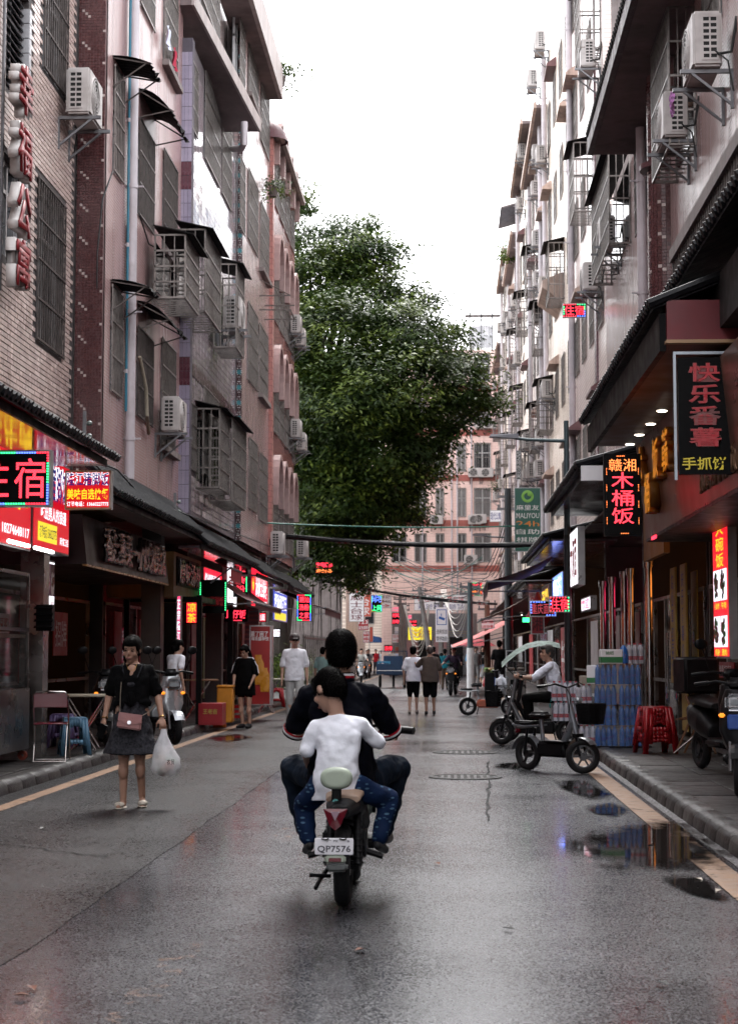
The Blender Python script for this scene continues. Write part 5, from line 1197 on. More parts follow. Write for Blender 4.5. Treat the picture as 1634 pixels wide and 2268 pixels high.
# yellow posters with blue writing
for i, (y, lab) in enumerate(((24.5, 'faded yellow poster with blue characters by the glass door, right'), (25.6, 'second faded yellow poster, nearer the water stack'))):
    t, w_, h_ = xsign(y - .3, y + .3, 1.0, 2.7, XS - .2, -1, 'wall_poster', lab, face=M_yb, dep=.02, frame=M_yb, cat='poster'); vtext(t, ('快乐番薯奶茶', '烧仙草红豆饼')[i], 0, h_*.45, .22, h_*.9, M_navy)
# round door stickers
for i, (x, y, ch, lab) in enumerate(((1490, 1410, '推', 'round white push sticker on the right glass door'), (1535, 1412, '拉', 'round white pull sticker on the right glass door'))):
    p = onX(x, y, XS - .06); t = thing('door_sticker', lab, 'sticker', p, R(-90)); MB().lathe([(.001, .002), (.09, .002), (.09, 0)], (0, 0, 0), 24, 0, Matrix.Rotation(R(90), 3, 'X')).build('disc', M_whp, t); put_text(t, ch, 0, 0, .12, .12, M_redp, y=-.008, bold=.02)
for i, x in enumerate((1478, 1500)):
    p = onX(x, 1480, XS - .1); MB().cyl((0, 0, -.55), (0, 0, .55), .018, n=10).build('pull_bar', M_chrome, loc=p, smooth=40, label=('long steel pull handle, further', 'long steel pull handle, nearer')[i] + ' on the right glass door', cat='pull bar')
for i, (x, y, ch) in enumerate(((1477, 1535, '推'), (1498, 1535, '拉'))):
    p = onX(x, y, XS - .07); t = thing('door_notice', ('blue notice on the further door leaf, right', 'blue notice on the nearer door leaf, right')[i], 'notice', p, R(-90)); MB().box((0, 0, 0), (.2, .01, .2)).build('plate', M_blub, t); put_text(t, ch, 0, .05, .09, .07, M_whp, y=-.01); MB().box((0, -.008, -.045), (.06, .004, .08)).build('red_mark', M_redp, t)
# polished steel door columns
for i, x in enumerate((1336, 1356, 1383, 1398, 1437)):
    p = onX(x, 1445, 3.3); mb = MB().cyl((0, 0, 0), (0, 0, 2.75), .065, n=16); mb.cyl((0,0,2.7), (0,0,2.82), .09, n=16)
    mb.build('steel_column', M_chrome, loc=(3.3, p.y, SZ), smooth=40, label=('furthest', 'second furthest', 'middle', 'second nearest', 'nearest')[i] + ' of the five polished steel door columns on the right', cat='column')
# canopies further down
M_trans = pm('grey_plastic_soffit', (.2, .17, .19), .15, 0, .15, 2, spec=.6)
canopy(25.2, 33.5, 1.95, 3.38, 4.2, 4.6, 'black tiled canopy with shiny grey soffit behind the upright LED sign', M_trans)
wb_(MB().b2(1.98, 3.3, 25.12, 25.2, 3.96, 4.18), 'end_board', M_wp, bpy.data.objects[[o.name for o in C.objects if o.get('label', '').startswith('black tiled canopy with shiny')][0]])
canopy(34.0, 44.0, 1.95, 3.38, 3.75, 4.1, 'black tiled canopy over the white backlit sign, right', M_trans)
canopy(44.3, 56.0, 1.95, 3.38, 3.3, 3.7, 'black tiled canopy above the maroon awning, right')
awning('dark maroon awning sloping towards the road on the right', [(2.2, 35.2, 3.42), (2.2, 39.5, 3.35), (.85, 39.5, 2.85), (.85, 35.2, 2.9)], M_maroon, .3)
awning('brown and green cloth awning over the snack stalls', [(2.2, 46.5, 2.95), (2.2, 52, 2.95), (.95, 52, 2.35), (.95, 46.5, 2.35)], M_greenc, .3)
awning('faded pinkish red awning low over the far stalls', [(2.3, 58, 2.55), (2.3, 70, 2.75), (.2, 70, 1.75), (.2, 58, 1.6)], M_pinkc, .15)
def osign(x0, y0, x1, y1, Y, label, lines, face=M_wp, ink=M_redp, nm='shop_sign', led=None, vert=False, frame=M_frame):
    t, w_, h_ = fsign(x0, y0, x1, y1, Y, nm, label, face=face, dep=.08, frame=frame, fr=.02)
    n = len(lines)
    for i, s in enumerate(lines):
        ik = ink[i] if isinstance(ink, (list, tuple)) else ink
        if vert: vtext(t, s, w_*((i + .5)/n - .5), h_*.46, w_*.8/n, h_*.92, ik, bold=.003)
        elif s: put_text(t, s, 0, h_*(.5 - (i + .5)/n), w_*.86, h_*.66/n, ik, bold=.003)
    if led: led_border(t, w_, h_, led, .05, .03, .012)
    return t
osign(1245, 672, 1297, 703, 38, 'small red hotel LED sign high on the right facade', ['住宿'], M_black, E_redp, 'led_sign', [E_redp, E_gr, E_blu])
osign(1172, 1330, 1232, 1366, 33, 'dark LED sign with dull red characters and blue dots, right', ['重庆面馆'], M_black, em('dim_red', (.6, .05, .08), .25), 'led_sign', [E_blu, M_black, E_blu, M_black])
osign(1215, 1320, 1262, 1356, 31.5, 'bright hotel LED sign with coloured dots beside the dark pole, right', ['住宿'], M_black, E_redp, 'led_sign', [E_redp, E_gr, E_redp, E_blu])
osign(1138, 1080, 1198, 1222, 50, 'tall green 24-hour sign with white and orange lettering, right', ['', '', '麻里友', 'MALIYOU', '24h', '自助', '棋牌', ''], pm('green_board', (.012, .09, .065), .4), [M_whp, M_whp, M_whp, M_whp, pm('orange_paint', (.6, .2, .03), .5), M_whp, M_whp, M_whp])
tg = [o for o in C.objects if o.get('label', '').startswith('tall green 24')][0]; mb = MB().lathe([(.1, 0), (.14, .01), (.18, 0)], (0, -.01, .68), 20, 0, Matrix.Rotation(R(90), 3, 'X')); mb.ell((.06, -.015, .74), (.07, .012, .06)); mb.build('emblem', pm('lime_paint', (.2, .45, .08), .5), tg)
osign(1142, 998, 1153, 1062, 62, 'narrow upright hostel sign with white characters high on the right row', ['52特色公寓'], pm('dark_grey_board', (.06,.07,.07), .5), M_whp, vert=True)
osign(1084, 1130, 1110, 1156, 80, 'small white apartment sign far down the right row', ['现代公寓'], M_wp, M_navy)
for (y0, y1, z0, z1, lab, txt, fc, ink) in ((28.8, 30.5, 2.58, 3.56, 'white backlit sign with tall red strokes on the right', '大碗面', E_wh, M_redp), (38.5, 42, 2.65, 3.27, 'blue-white glowing sign under the right canopies', '奶茶', E_blu, E_wh), (43.5, 47, 2.4, 3.2, 'red fascia under the far right canopies', '汤粉', M_redb, E_ye), (31.2, 33.2, 2.22, 2.48, 'small pink backlit sign low on the right shop', '欢迎', E_wh, E_pk)):
    t, w_, h_ = xsign(y0, y1, z0, z1, 2.2 if y0 < 29 else 2.6, -1, 'light_box_sign', lab, face=fc, dep=.12); put_text(t, txt, 0, 0, w_*.85, h_*.75, ink, bold=.03)
osign(1157, 1368, 1172, 1378, 38, 'bright green lit exit-style sign over the far right shop', [''], E_gr, E_gr, 'lit_sign', frame=E_gr)
osign(1175, 1360, 1205, 1405, 36.5, 'dark red hanging board on the right', ['湘'], M_redb, M_maroon)
osign(1170, 1315, 1200, 1350, 58, 'white hanging sign with red offal characters, right', ['杂粮'], M_wp, M_redp); osign(1058, 1372, 1095, 1393, 62, 'white sign with red self-service fast-food characters', ['桂炉猪', '自选快餐'], M_wp, M_redp)
osign(1195, 1400, 1212, 1440, 42, 'white upright sign with red characters beside the rider, right', ['牛肉', '面庄'], M_wp, M_redp)
# --- far signs
YF = 100
osign(917, 1318, 1035, 1352, 110, 'long white massage-parlour banner on the end building', ['舒艺盲人推拿会馆', '采耳 足疗 按摩 正骨 刮痧 艾灸'], M_wp, [M_redp, M_navy])
osign(903, 1388, 956, 1418, 104, 'glowing yellow pancake sign at the end of the street', ['农家酱香饼'], E_yf, M_redp); osign(956, 1396, 1046, 1440, 106, 'yellow-green fast-food fascia behind the police sign', ['重庆油辣菜·凉面', ''], pm('mustard_board', (.5, .4, .05), .5), pm('dark_green_ink', (.03, .15, .05), .5))
osign(903, 1373, 924, 1388, 98, 'small red billiard LED with arrow', ['台球', '→'], M_black, E_redp, 'led_sign')
t = osign(964, 1345, 992, 1422, 72, 'white traffic sign with a blue camera symbol and black characters', ['', '', '', '违停抓拍', '禁停路段'], M_wp, M_bkp, 'traffic_sign', frame=M_wp)
mb = MB(); w_, h_ = .53, 1.46
for sx in (-1, 1): mb.b2(sx*.19 - .015, sx*.19 + .015, -.012, 0, -.0, .62)
for z in (.0, .62): mb.b2(-.205, .205, -.013, 0, z - .015, z + .015)
mb.box((0, -.012, .26), (.26, .012, .1), M=Matrix.Rotation(R(20), 3, 'Y')); mb.box((-.02, -.012, .4), (.03, .012, .12)); mb.build('camera_symbol', M_blub, t)
osign(773, 1314, 806, 1377, 78, 'white upright billiard banner with dark red brush characters by the tree', ['威士台球'], M_wp, pm('wine_ink', (.15, .01, .03), .5), vert=True)
osign(788, 1300, 822, 1366, 82, 'red upright billiard sign with white characters', ['停台球'], pm('coral_board', (.5, .09, .06), .5), M_whp, vert=True); osign(822, 1318, 846, 1356, 86, 'multicoloured LED board among the far left signs', ['网吧', '上网'], M_black, [E_blu, E_gr], 'led_sign', [E_blu, E_gr, E_ye])
osign(838, 1318, 866, 1346, 92, 'white sign with red arrow and characters', ['按摩 足疗', '拔罐 刮痧', '→'], M_wp, [pm('wine_ink', (.15,.01,.03)), pm('wine_ink', (.15,.01,.03)), M_redp]); osign(866, 1344, 886, 1355, 92, 'small pink and white sign above the chess LED', ['上网娱乐', '水电公寓'], M_wp, E_pk)
osign(867, 1356, 885, 1384, 90, 'small red chess-room LED sign', ['棋', '牌'], M_black, E_redp, 'led_sign'); osign(793, 1372, 816, 1396, 84, 'dark red business chess board with white characters', ['123', '商务棋牌'], M_redb, M_whp); osign(804, 1398, 818, 1424, 84, 'lower dark red board with white characters', ['宿舍', '宾馆', '租房'], M_redb, M_whp)
osign(818, 1388, 826, 1422, 86, 'narrow coral banner among the far left signs', [''], pm('coral_board', (.5,.09,.06)), M_whp); osign(873, 1388, 886, 1404, 94, 'small white police notice with blue band', ['', '公安'], M_wp, M_blub); osign(868, 1404, 888, 1424, 93, 'white notice board with red arrow below the chess sign', ['住宿', '→'], M_wp, M_redp)
osign(850, 1428, 870, 1444, 88, 'red skewer-shop LED far away', ['凉拌'], M_black, E_redp, 'led_sign'); osign(852, 1452, 868, 1466, 88, 'white sign with red fried-food characters far away', ['韩式炸鸡'], M_wp, M_redp); osign(874, 1432, 886, 1446, 95, 'small tan sign on the far corner', ['小吃'], pm('tan_board', (.35,.15,.08)), M_redp)
osign(903, 1360, 912, 1372, 96, 'small pink decoration notice on a far pole', ['装修'], M_wp, E_pk); osign(1042, 1290, 1068, 1320, 88, 'red and green LED board over the far right stalls', ['湘菜馆', '特价'], M_black, [E_redp, E_or], 'led_sign', [E_gr, E_redp])
# low shutters of the far corner shops
t = thing('corner_shop', 'low corner shop with grey corrugated shutters at the far end', 'shop', (-1, 106, 0))
p, q = onY(875, 1500, 106), onY(1045, 1362, 106); mb = MB(); z = .1
while z < q.z: mb.b2(p.x, q.x, 105.95, 106.05, z, z + .1); z += .12
wb_(mb, 'shutter', pm('grey_shutter', (.2, .2, .21), .5, .3), t)
wb_(MB().b2(p.x - .2, q.x + .3, 106.06, 111.8, 0, q.z + .1), 'shop_body', M_conc, t)
for i, x in enumerate((915, 940, 975, 1010)):
    a = onY(x, 1480, 106); wb_(MB().b2(a.x - .4, a.x + .4, 105.88, 105.94, 0, 2.4), 'doorway', M_dark if i % 2 else pm('pink_door', (.35, .2, .2), .5), t)
# ================================================================== banyan between the left row and the far corner
def leafmat(name, c1, c2):
    m = bpy.data.materials.new(name); m.use_nodes = True; n, l = m.node_tree.nodes, m.node_tree.links; b = n['Principled BSDF']
    tc = n.new('ShaderNodeTexCoord'); t = n.new('ShaderNodeTexNoise'); t.inputs['Scale'].default_value = .9; t.inputs['Detail'].default_value = 3; l.new(tc.outputs['Object'], t.inputs['Vector'])
    q = n.new('ShaderNodeMapRange'); q.inputs[1].default_value = .35; q.inputs[2].default_value = .65; l.new(t.outputs[0], q.inputs[0])
    x = n.new('ShaderNodeMixRGB'); x.inputs[1].default_value = (*c1, 1); x.inputs[2].default_value = (*c2, 1); l.new(q.outputs[0], x.inputs[0]); l.new(x.outputs[0], b.inputs['Base Color'])
    b.inputs['Roughness'].default_value = .45; b.inputs['Specular IOR Level'].default_value = .2
    tr = n.new('ShaderNodeBsdfTranslucent'); l.new(x.outputs[0], tr.inputs['Color']); ms = n.new('ShaderNodeMixShader'); ms.inputs[0].default_value = .3
    l.new(b.outputs[0], ms.inputs[1]); l.new(tr.outputs[0], ms.inputs[2]); l.new(ms.outputs[0], n['Material Output'].inputs['Surface']); return m
M_leaf = [leafmat('leaf_green', (.028, .054, .011), (.046, .075, .016)), leafmat('leaf_bright', (.075, .115, .018), (.12, .165, .028)), leafmat('leaf_dark', (.019, .04, .011), (.03, .054, .014))]
def leaves(blobs, n, size, seed=3, shell=.55, droop=.3):
    """leaf-sized faces in clumps spread through a crown's volume; blobs = (centre, radii)"""
    g = np.random.default_rng(seed); V = []; Fm = []
    vol = np.array([r[0]*r[1]*r[2] for c, r in blobs]) ** .72; vol = vol / vol.sum()
    for (c, r), f in zip(blobs, vol):
        k = max(6, int(n * f / 70)); d = g.normal(size=(k, 3)); d /= np.linalg.norm(d, axis=1)[:, None]
        rad = shell + (1.04 - shell) * g.random(k) ** .6; rad *= 1 + .1*g.normal(size=k)
        cc = np.array(c) + d * rad[:, None] * np.array(r)
        tone = np.where(g.random(k) < .25, 1, np.where(g.random(k) < .35, 2, 0))
        m = 70; cr = size * g.uniform(1.8, 3.6, size=(k, 1, 1))
        lp = cc[:, None, :] + g.normal(size=(k, m, 3)) * cr * np.array([.72, .72, .3])
        lp = lp.reshape(-1, 3); tn = np.repeat(tone, m); N = len(lp)
        nr = (lp - np.array(c)); nr /= np.linalg.norm(nr, axis=1)[:, None] + 1e-6
        cn = np.repeat(g.normal(size=(k, 3)), m, 0); nr = nr * .6 + cn * .22 + g.normal(size=(N, 3)) * .16 + np.array([0, 0, .85]); nr /= np.linalg.norm(nr, axis=1)[:, None]
        t = np.cross(nr, g.normal(size=(N, 3))); t /= np.linalg.norm(t, axis=1)[:, None] + 1e-6; t[:, 2] -= droop; t /= np.linalg.norm(t, axis=1)[:, None]
        b = np.cross(nr, t); b /= np.linalg.norm(b, axis=1)[:, None] + 1e-6
        s = size * g.uniform(.65, 1.25, size=(N, 1)); w = s * .42
        V.append(np.stack([lp - t*s*.5, lp + b*w*.5 + nr*s*.05, lp + t*s*.55, lp - b*w*.5 + nr*s*.05], 1)); Fm.append(tn)
    V = np.concatenate(V); Fm = np.concatenate(Fm); N = len(V)
    me = bpy.data.meshes.new('crown'); me.vertices.add(N*4); me.vertices.foreach_set('co', V.reshape(-1)); me.loops.add(N*4); me.loops.foreach_set('vertex_index', np.arange(N*4, dtype=np.int32))
    me.polygons.add(N); me.polygons.foreach_set('loop_start', np.arange(0, N*4, 4, dtype=np.int32)); me.polygons.foreach_set('loop_total', np.full(N, 4, dtype=np.int32))
    for m in M_leaf: me.materials.append(m)
    me.polygons.foreach_set('material_index', Fm.astype(np.int32)); me.update(); me.validate(); return me
YT = 62.0
tree = thing('banyan_tree', 'huge dark green banyan leaning over the street beyond the left buildings', 'tree', (-6.2, YT, 0))
BL_ = []
for (x, y, rx, ry, dy) in ((930, 640, 35, 35, 0), (870, 545, 28, 30, 1), (1045, 790, 25, 30, 0), (905, 1110, 30, 40, 0), (660, 500, 40, 40, 1), (740, 480, 40, 30, 2), (960, 1010, 45, 35, 0), (1090, 865, 22, 26, 0), (815, 470, 30, 22, 2),(690, 600, 85, 95, 0), (770, 545, 80, 80, 1), (830, 560, 55, 75, 2), (720, 720, 120, 110, -2), (840, 660, 110, 85, 0), (905, 720, 95, 80, -2), (980, 745, 65, 70, 1), (1005, 830, 75, 75, -1), (1068, 868, 40, 48, 0), (880, 840, 140, 105, -3), (780, 860, 140, 120, -3), (700, 930, 110, 140, -1), (950, 930, 90, 75, -1),
                         (830, 990, 130, 100, -2), (740, 1080, 120, 110, -2), (900, 1030, 60, 70, 0), (840, 1120, 95, 75, -1), (760, 1200, 95, 75, -1), (800, 1255, 45, 35, 0), (670, 420, 22, 60, 4), (660, 800, 60, 200, 2), (690, 1180, 60, 90, 0), (610, 700, 80, 200, 5), (870, 1105, 30, 45, 0)):
    p = onY(x, y + 24, YT + dy); r = (rx/61.0*.88, (rx + ry)/2/61.0*.95, ry/61.0*.88); BL_.append(((p.x + 6.2, p.y - YT, p.z), r))
obj('crown', leaves(BL_, 150000, .2, 3, .6), tree, kind='stuff')
M_bk = pm('banyan_bark', (.05, .042, .036), .85, 0, .3, 4, bump=.8, bscale=14)
mb = MB()
for i in range(5): a = i*1.26; mb.tube([(.5*math.cos(a), .5*math.sin(a), -.1), (.28*math.cos(a), .28*math.sin(a), 1.0), (.2*math.cos(a+.3), .2*math.sin(a+.3), 3.2)], [.3, .24, .2], 9)
mb.tube([(0, 0, 0), (.1, 0, 2), (.4, -.1, 4.5), (.6, 0, 7)], [.55, .48, .4, .32], 12); mb.build('trunk', M_bk, tree, 50)
mb = MB()
for (c, r) in BL_[:18]:
    a = Vector((.5, 0, 5.5)); b = Vector(c); k = a.lerp(b, .5) + Vector((0, 0, -.4)); mb.tube([a, k, b], [.24, .14, .05], 7)
for i in range(26): x, y = rnd.uniform(-.2, 2.4), rnd.uniform(-1.5, 1); z = rnd.uniform(3.6, 5.5); mb.tube([(x, y, z), (x + rnd.uniform(-.05,.05), y, z - 1.2), (x + rnd.uniform(-.1,.1), y, rnd.uniform(1.2, 2.4))], [.02, .014, .008], 5)
mb.build('limbs', M_bk, tree, 50)
# parapet plants
for i, (x, y, X, s, lab) in enumerate(((1132, 560, 3.2, .5, 'shrub growing on the far right parapet'), (1098, 1085, 2.9, .28, 'potted plant on a far right balcony'), (620, 180, -4.2, .35, 'weed growing on the left eave'), (605, 425, -4.25, .25, 'creeper on the salmon corner column'))):
    p = onX(x, y, X); t = thing('potted_plant' if i == 1 else 'shrub', lab, 'plant', p); obj('foliage', leaves([((0, 0, s*.6), (s*.7, s*.9, s))], 260, s*.4, 10 + i), t, kind='stuff'); MB().lathe([(.05, -.12), (s*.35, -.12), (s*.45, .12)], n=10).build('pot', M_conc, t)
# green lot fence behind the left row
t = thing('lot_fence', 'dark iron fence of the planted lot behind the tree', 'fence', (-4.3, 66, 0)); 
for i in range(36): wb_(MB().b2(-4.32, -4.28, 51.8 + .85*i - .015, 51.8 + .85*i + .015, SZ, 2.0), 'picket', M_bark, t)
for z in (.4, 1.9): wb_(MB().b2(-4.33, -4.27, 51.8, 82, z - .02, z + .02), 'rail', M_bark, t)
hd = thing('hedge', 'dark hedge in the lot below the banyan', 'hedge', (-6.5, 66, 0)); obj('foliage', leaves([((-.4 + .4*math.sin(i), -11 + 2.6*i, .7 + .3*math.sin(i*2)), (1.0, 1.7, .8)) for i in range(9)], 7000, .2, 9), hd, kind='stuff')
# ================================================================== poles, lamps, cables
M_pole = pm('teal_grey_pole', (.06, .09, .1), .45, .3, .2, 3, dirt=.4); M_wood = pm('grey_concrete_pole', (.17, .16, .155), .8, 0, .2, 3, dirt=.4); M_dpole = pm('dark_pole', (.02, .025, .03), .45, .2, .2, 3)
def lamp(x, ytop, Y, xh, label, yh):
    p = onY(x, ytop, Y); t = thing('street_lamp', label, 'street lamp', (p.x, Y, SZ)); z = p.z - SZ; h = onY(xh, yh, Y)
    MB().cyl((0,0,0), (0,0,z*.62), .075, .065, 12).build('lower_pole', M_dpole, t, 40); MB().cyl((0,0,z*.62), (0,0,z), .06, .045, 12).build('upper_pole', M_pole, t, 40)
    L = h.x - p.x; zz = h.z - SZ
    MB().tube([(0, 0, zz - .05), (L*.5, 0, zz - .02), (L*.75, 0, zz + .03)], [.035, .03, .028], 10).build('arm', M_pole, t, 40)
    mb = MB().add([(L*.62,-.09,zz+.0),(L*.62,.09,zz+.0),(L,.11,zz+.03),(L,-.11,zz+.03),(L*.62,-.06,zz+.09),(L*.62,.06,zz+.09),(L*.98,.07,zz+.08),(L*.98,-.07,zz+.08)], [(0,1,2,3),(7,6,5,4),(0,4,5,1),(1,5,6,2),(2,6,7,3),(3,7,4,0)]); mb.build('lamp_head', pm('lamp_head_grey', (.12, .12, .14), .45), t)
    MB().b2(L*.66, L*.94, -.06, .06, zz - .005, zz + .012).build('lamp_glass', pm('lamp_lens', (.4, .4, .4), .3), t)
    return t
lamp(1253, 932, 32, 1083, 'street lamp with a long arm over the right side of the road', 972); lamp(1128, 1180, 62, 1046, 'second street lamp further down the right side', 1188)
def pole(x, ytop, Y, label, r=.12, m=None, lean=0.0, X=None, base=SZ, white=0):
    p = onY(x, ytop, Y); t = thing('utility_pole', label, 'pole', (p.x - lean, Y, base)); z = p.z - base
    MB().cyl((0,0,0), (lean,0,z), r*1.15, r*.8, 12).build('shaft', m or M_wood, t, 40)
    mb = MB(); 
    for zz in (z*.9, z*.96): mb.b2(-.35 + lean, .35 + lean, -.04, .04, zz - .04, zz + .04); [mb.cyl((lean + q, 0, zz + .04), (lean + q, 0, zz + .14), .03, n=6) for q in (-.3, .3)]
    mb.build('crossarm', M_steel, t)
    if white: MB().lathe([(r*1.2, 0), (r*1.17, white)], n=12).build('white_paint_band', M_whp, t, 40)
    return t
pole(1124, 1082, 55, 'tall black utility pole beside the green 24-hour sign', .13, M_dpole); pole(928, 1300, 84, 'leaning grey utility pole left of the police sign', .13, M_wood, -.7); pole(976, 1330, 86, 'grey utility pole behind the police sign', .13); pole(1040, 1290, 57, 'utility pole with white painted foot among the right stalls', .1, M_pole, 0, None, 0, 1.6); pole(1078, 1330, 66, 'brown wooden pole under the far right awnings', .12, pm('brown_pole', (.16, .1, .07), .8)); pole(893, 1335, 95, 'slim grey pole carrying small notices far left', .12); pole(886, 1320, 92, 'grey pole with white pipes at the far corner', .1)
M_cab = pm('black_cable', (.012, .012, .014), .5); M_cabg = pm('green_cable', (.01, .13, .1), .45); M_cabw = pm('white_cable', (.5, .48, .45), .5)
def cable(a, b, sag, r, label, mat=M_cab, n=16, sleeves=(), strands=1, nm='overhead_cable', group=None):
    a, b = Vector(a), Vector(b); c = (a + b) / 2
    t = thing(nm, label, 'cable', a, 0, group)
    def P(u, k=0): q = a.lerp(b, u) - a; q.z -= sag * 4 * u * (1 - u); return q + (Vector((0, .02*math.cos(k*2.4), .02*math.sin(k*2.4)*(1 + .5*math.sin(u*9 + k)))) * (r*42) if strands > 1 else Vector())
    for k in range(strands): MB().tube([P(i/n, k) for i in range(n + 1)], r, 6).build('strand', mat, t, 60)
    for u in sleeves:
        for j in range(5): MB().cyl(P(u + .011*j, 0) , P(u + .011*(j+1), 0), r*1.5 + .012, n=8).build('sleeve_band', pm('sleeve_red', (.16, .015, .015), .6) if j % 2 else pm('sleeve_white', (.2, .18, .17), .6), t, 40)
    return t
A = lambda x, y, Y: onY(x, y, Y)
cable(A(612, 1186, 45), A(1232, 1205, 43), .12, .036, 'thick black cable bundle with red and white sleeves across the street', strands=7, sleeves=(.09, .22, .38, .56, .68, .82))
cable(A(515, 1154, 42), A(1168, 1164, 50), .1, .022, 'green cable stretched across the street above the bundle', M_cabg); cable(A(700, 1282, 63), A(1100, 1338, 58), .15, .03, 'lower black bundle with red and white sleeves near the tree', strands=3, sleeves=(.16, .3, .55, .75, .9))
g_ = random.Random(4)
for i in range(26):
    y0, y1 = g_.uniform(1225, 1330), g_.uniform(1225, 1330); x0 = g_.choice((840, 850, 870, 893)); x1 = g_.choice((1042, 1078, 1068, 1095)); cable(A(x0, y0, g_.uniform(84, 96)), A(x1, y1, g_.uniform(66, 90)), g_.uniform(.1, .7), .014, 'thin black wire of the tangle at the far end', g_.choice((M_cab, M_cab, M_cab, M_cabg)), 10, group='thin wires at the far end')
for i in range(7):
    cable(A(893 + i, 1340, 88), A(950, 1338 + 3*i, 86), 1.2 + .2*i, .02, 'drooping white cable loop between the far poles', M_cabw, 12, group='white cable loops at the far end')
for i in range(5):
    cable(A(975 + 3*i, 1305, 86), A(1040, 1298 + 4*i, 70), 1.1 + .25*i, .018, 'drooping white cable loop in front of the white banner', M_cabw, 12, group='white cable loops before the banner')
for i in range(8): cable(A(1124 + i*.8, 1130 + 14*i, 55), A(1070 + 6*i, 1265 + 4*i, 62), .25, .014, 'black wire dropping from the tall black pole', M_cab, 8, group='wires at the tall black pole')
# cables along the left facades
for (pts, lab) in (([(150, 995), (260, 1040), (360, 1150), (440, 1170)], 'black cable swagged along the left canopies, upper'), ([(180, 1000), (300, 1110), (390, 1130), (520, 1180), (610, 1215)], 'black cable swagged along the left canopies, lower'), ([(215, 640), (216, 560), (228, 440), (250, 380)], 'thin wire hanging down the pink facade'), ([(310, 478), (330, 540), (365, 560), (380, 600)], 'loose black wire under the pink facade windows')):
    P_ = [onX(x, y, XL2 + .35 if 'canop' in lab else XL2 + .1) for x, y in pts]; t = thing('facade_cable', lab, 'cable', P_[0]); wb_(MB().tube(P_, .012, 6), 'strand', M_cab, t, 60)
for i, (x, y, lab) in enumerate(((188, 955, 'stack of porcelain insulators above the first left canopy'), (388, 1125, 'stack of porcelain insulators above the second left canopy'))):
    p = onX(x, y, XL2 + .3); t = thing('insulator_rack', lab, 'insulator', p); MB().b2(-.02, .02, -.02, .02, -.3, .25).build('rack', M_steel, t); mb = MB(); [mb.lathe([(.015, 0), (.035, .015), (.035, .04), (.015, .06)], (.06, 0, -.25 + .16*k), 10) for k in range(3)]; mb.build('insulator', pm('porcelain', (.12, .15, .14), .3), t, 40)
# ================================================================== people
def cap_(mb, p, q, r0, r1, n=12):
    p, q = Vector(p), Vector(q); d = q - p; L = max(d.length, 1e-4); M = d.to_track_quat('Z', 'Y').to_matrix(); prof = []
    for a in (-90, -60, -30, 0): prof.append((max(r0*math.cos(R(a)), 1e-4), r0*math.sin(R(a))))
    for a in (0, 30, 60, 90): prof.append((max(r1*math.cos(R(a)), 1e-4), L + r1*math.sin(R(a))))
    mb.lathe(prof, p, n, 0, M, cap=True)
def loft_(mb, secs, n=20):
    """closed skin through elliptical sections (centre, right, forward, rx, ry)"""
    o = len(mb.v)
    for c, rt, fw, rx, ry in secs:
        for j in range(n):
            a = 2*math.pi*j/n; ca, sa = math.cos(a), math.sin(a); e = .85
            mb.v.append(tuple(Vector(c) + rt*(rx*math.copysign(abs(ca)**e, ca)) + fw*(ry*math.copysign(abs(sa)**e, sa))))
    for i in range(len(secs)-1):
        for j in range(n): a, b = o+i*n+j, o+i*n+(j+1) % n; mb.f.append((a, b, b+n, a+n)); mb.m.append(0)
    mb.f.append(tuple(o+j for j in range(n))[::-1]); mb.m.append(0); e = o+(len(secs)-1)*n; mb.f.append(tuple(e+j for j in range(n))); mb.m.append(0)
def blob(name, mb, vox, mat, parent, smooth=4, disp=0.0, dsc=.12):
    me = mb.mesh(name, mat); o = bpy.data.objects.new(name, me)
    m = o.modifiers.new('r', 'REMESH'); m.mode = 'VOXEL'; m.voxel_size = vox
    m = o.modifiers.new('s', 'SMOOTH'); m.factor = .5; m.iterations = smooth
    if disp:
        tx = bpy.data.textures.new('folds', 'CLOUDS'); tx.noise_scale = dsc; tx.noise_depth = 1
        d = o.modifiers.new('d', 'DISPLACE'); d.texture = tx; d.strength = disp; d.mid_level = .5
    r = bake(o); bpy.data.objects.remove(o); r.materials.clear(); r.materials.append(mat)
    r.polygons.foreach_set('use_smooth', [True]*len(r.polygons)); r.update()
    return obj(name, r, parent)
def strands_(ho, mat, H, n, hc, kh, L=.022):
    """short locks over the scalp"""
    me = ho.data; g = random.Random(5); ps = me.polygons; mb = MB()
    for _ in range(n):
        p = ps[g.randrange(len(ps))]; q = p.center; nr = p.normal; lq = H.inverted() @ (q - hc)
        if lq.y < -.02*kh and lq.z < .075*kh: continue
        d = (nr*.12 + H @ Vector((g.gauss(0, .1), .5 + g.gauss(0, .1), -.8 + g.gauss(0, .1)))); d -= nr*min(0, d.dot(nr)); d.normalize(); s_ = d.cross(nr).normalized()*.0025; l_ = L*g.uniform(.6, 1.3)
        a = q - nr*.004; b = q + d*l_*.5 + nr*.004; e = q + d*l_ + nr*.001; mb.add([a - s_, a + s_, b + s_*.8, b - s_*.8, e], [(0, 1, 2, 3), (3, 2, 4)])
    mb.build('hair_strands', mat, ho, kind='stuff')
def fabric(name, col, sc_=60, bump=.25, rough=.85): return pm('fabric_' + name, col, rough, 0, .1, 6, bump=bump, bscale=sc_, spec=.1)
SKIN = pm('skin', (.42, .25, .185), .5, 0, .07, 8, bump=.08, bscale=60, spec=.4); SKIN2 = pm('skin_tanned', (.33, .185, .13), .5, 0, .07, 8, bump=.08, bscale=60, spec=.4)
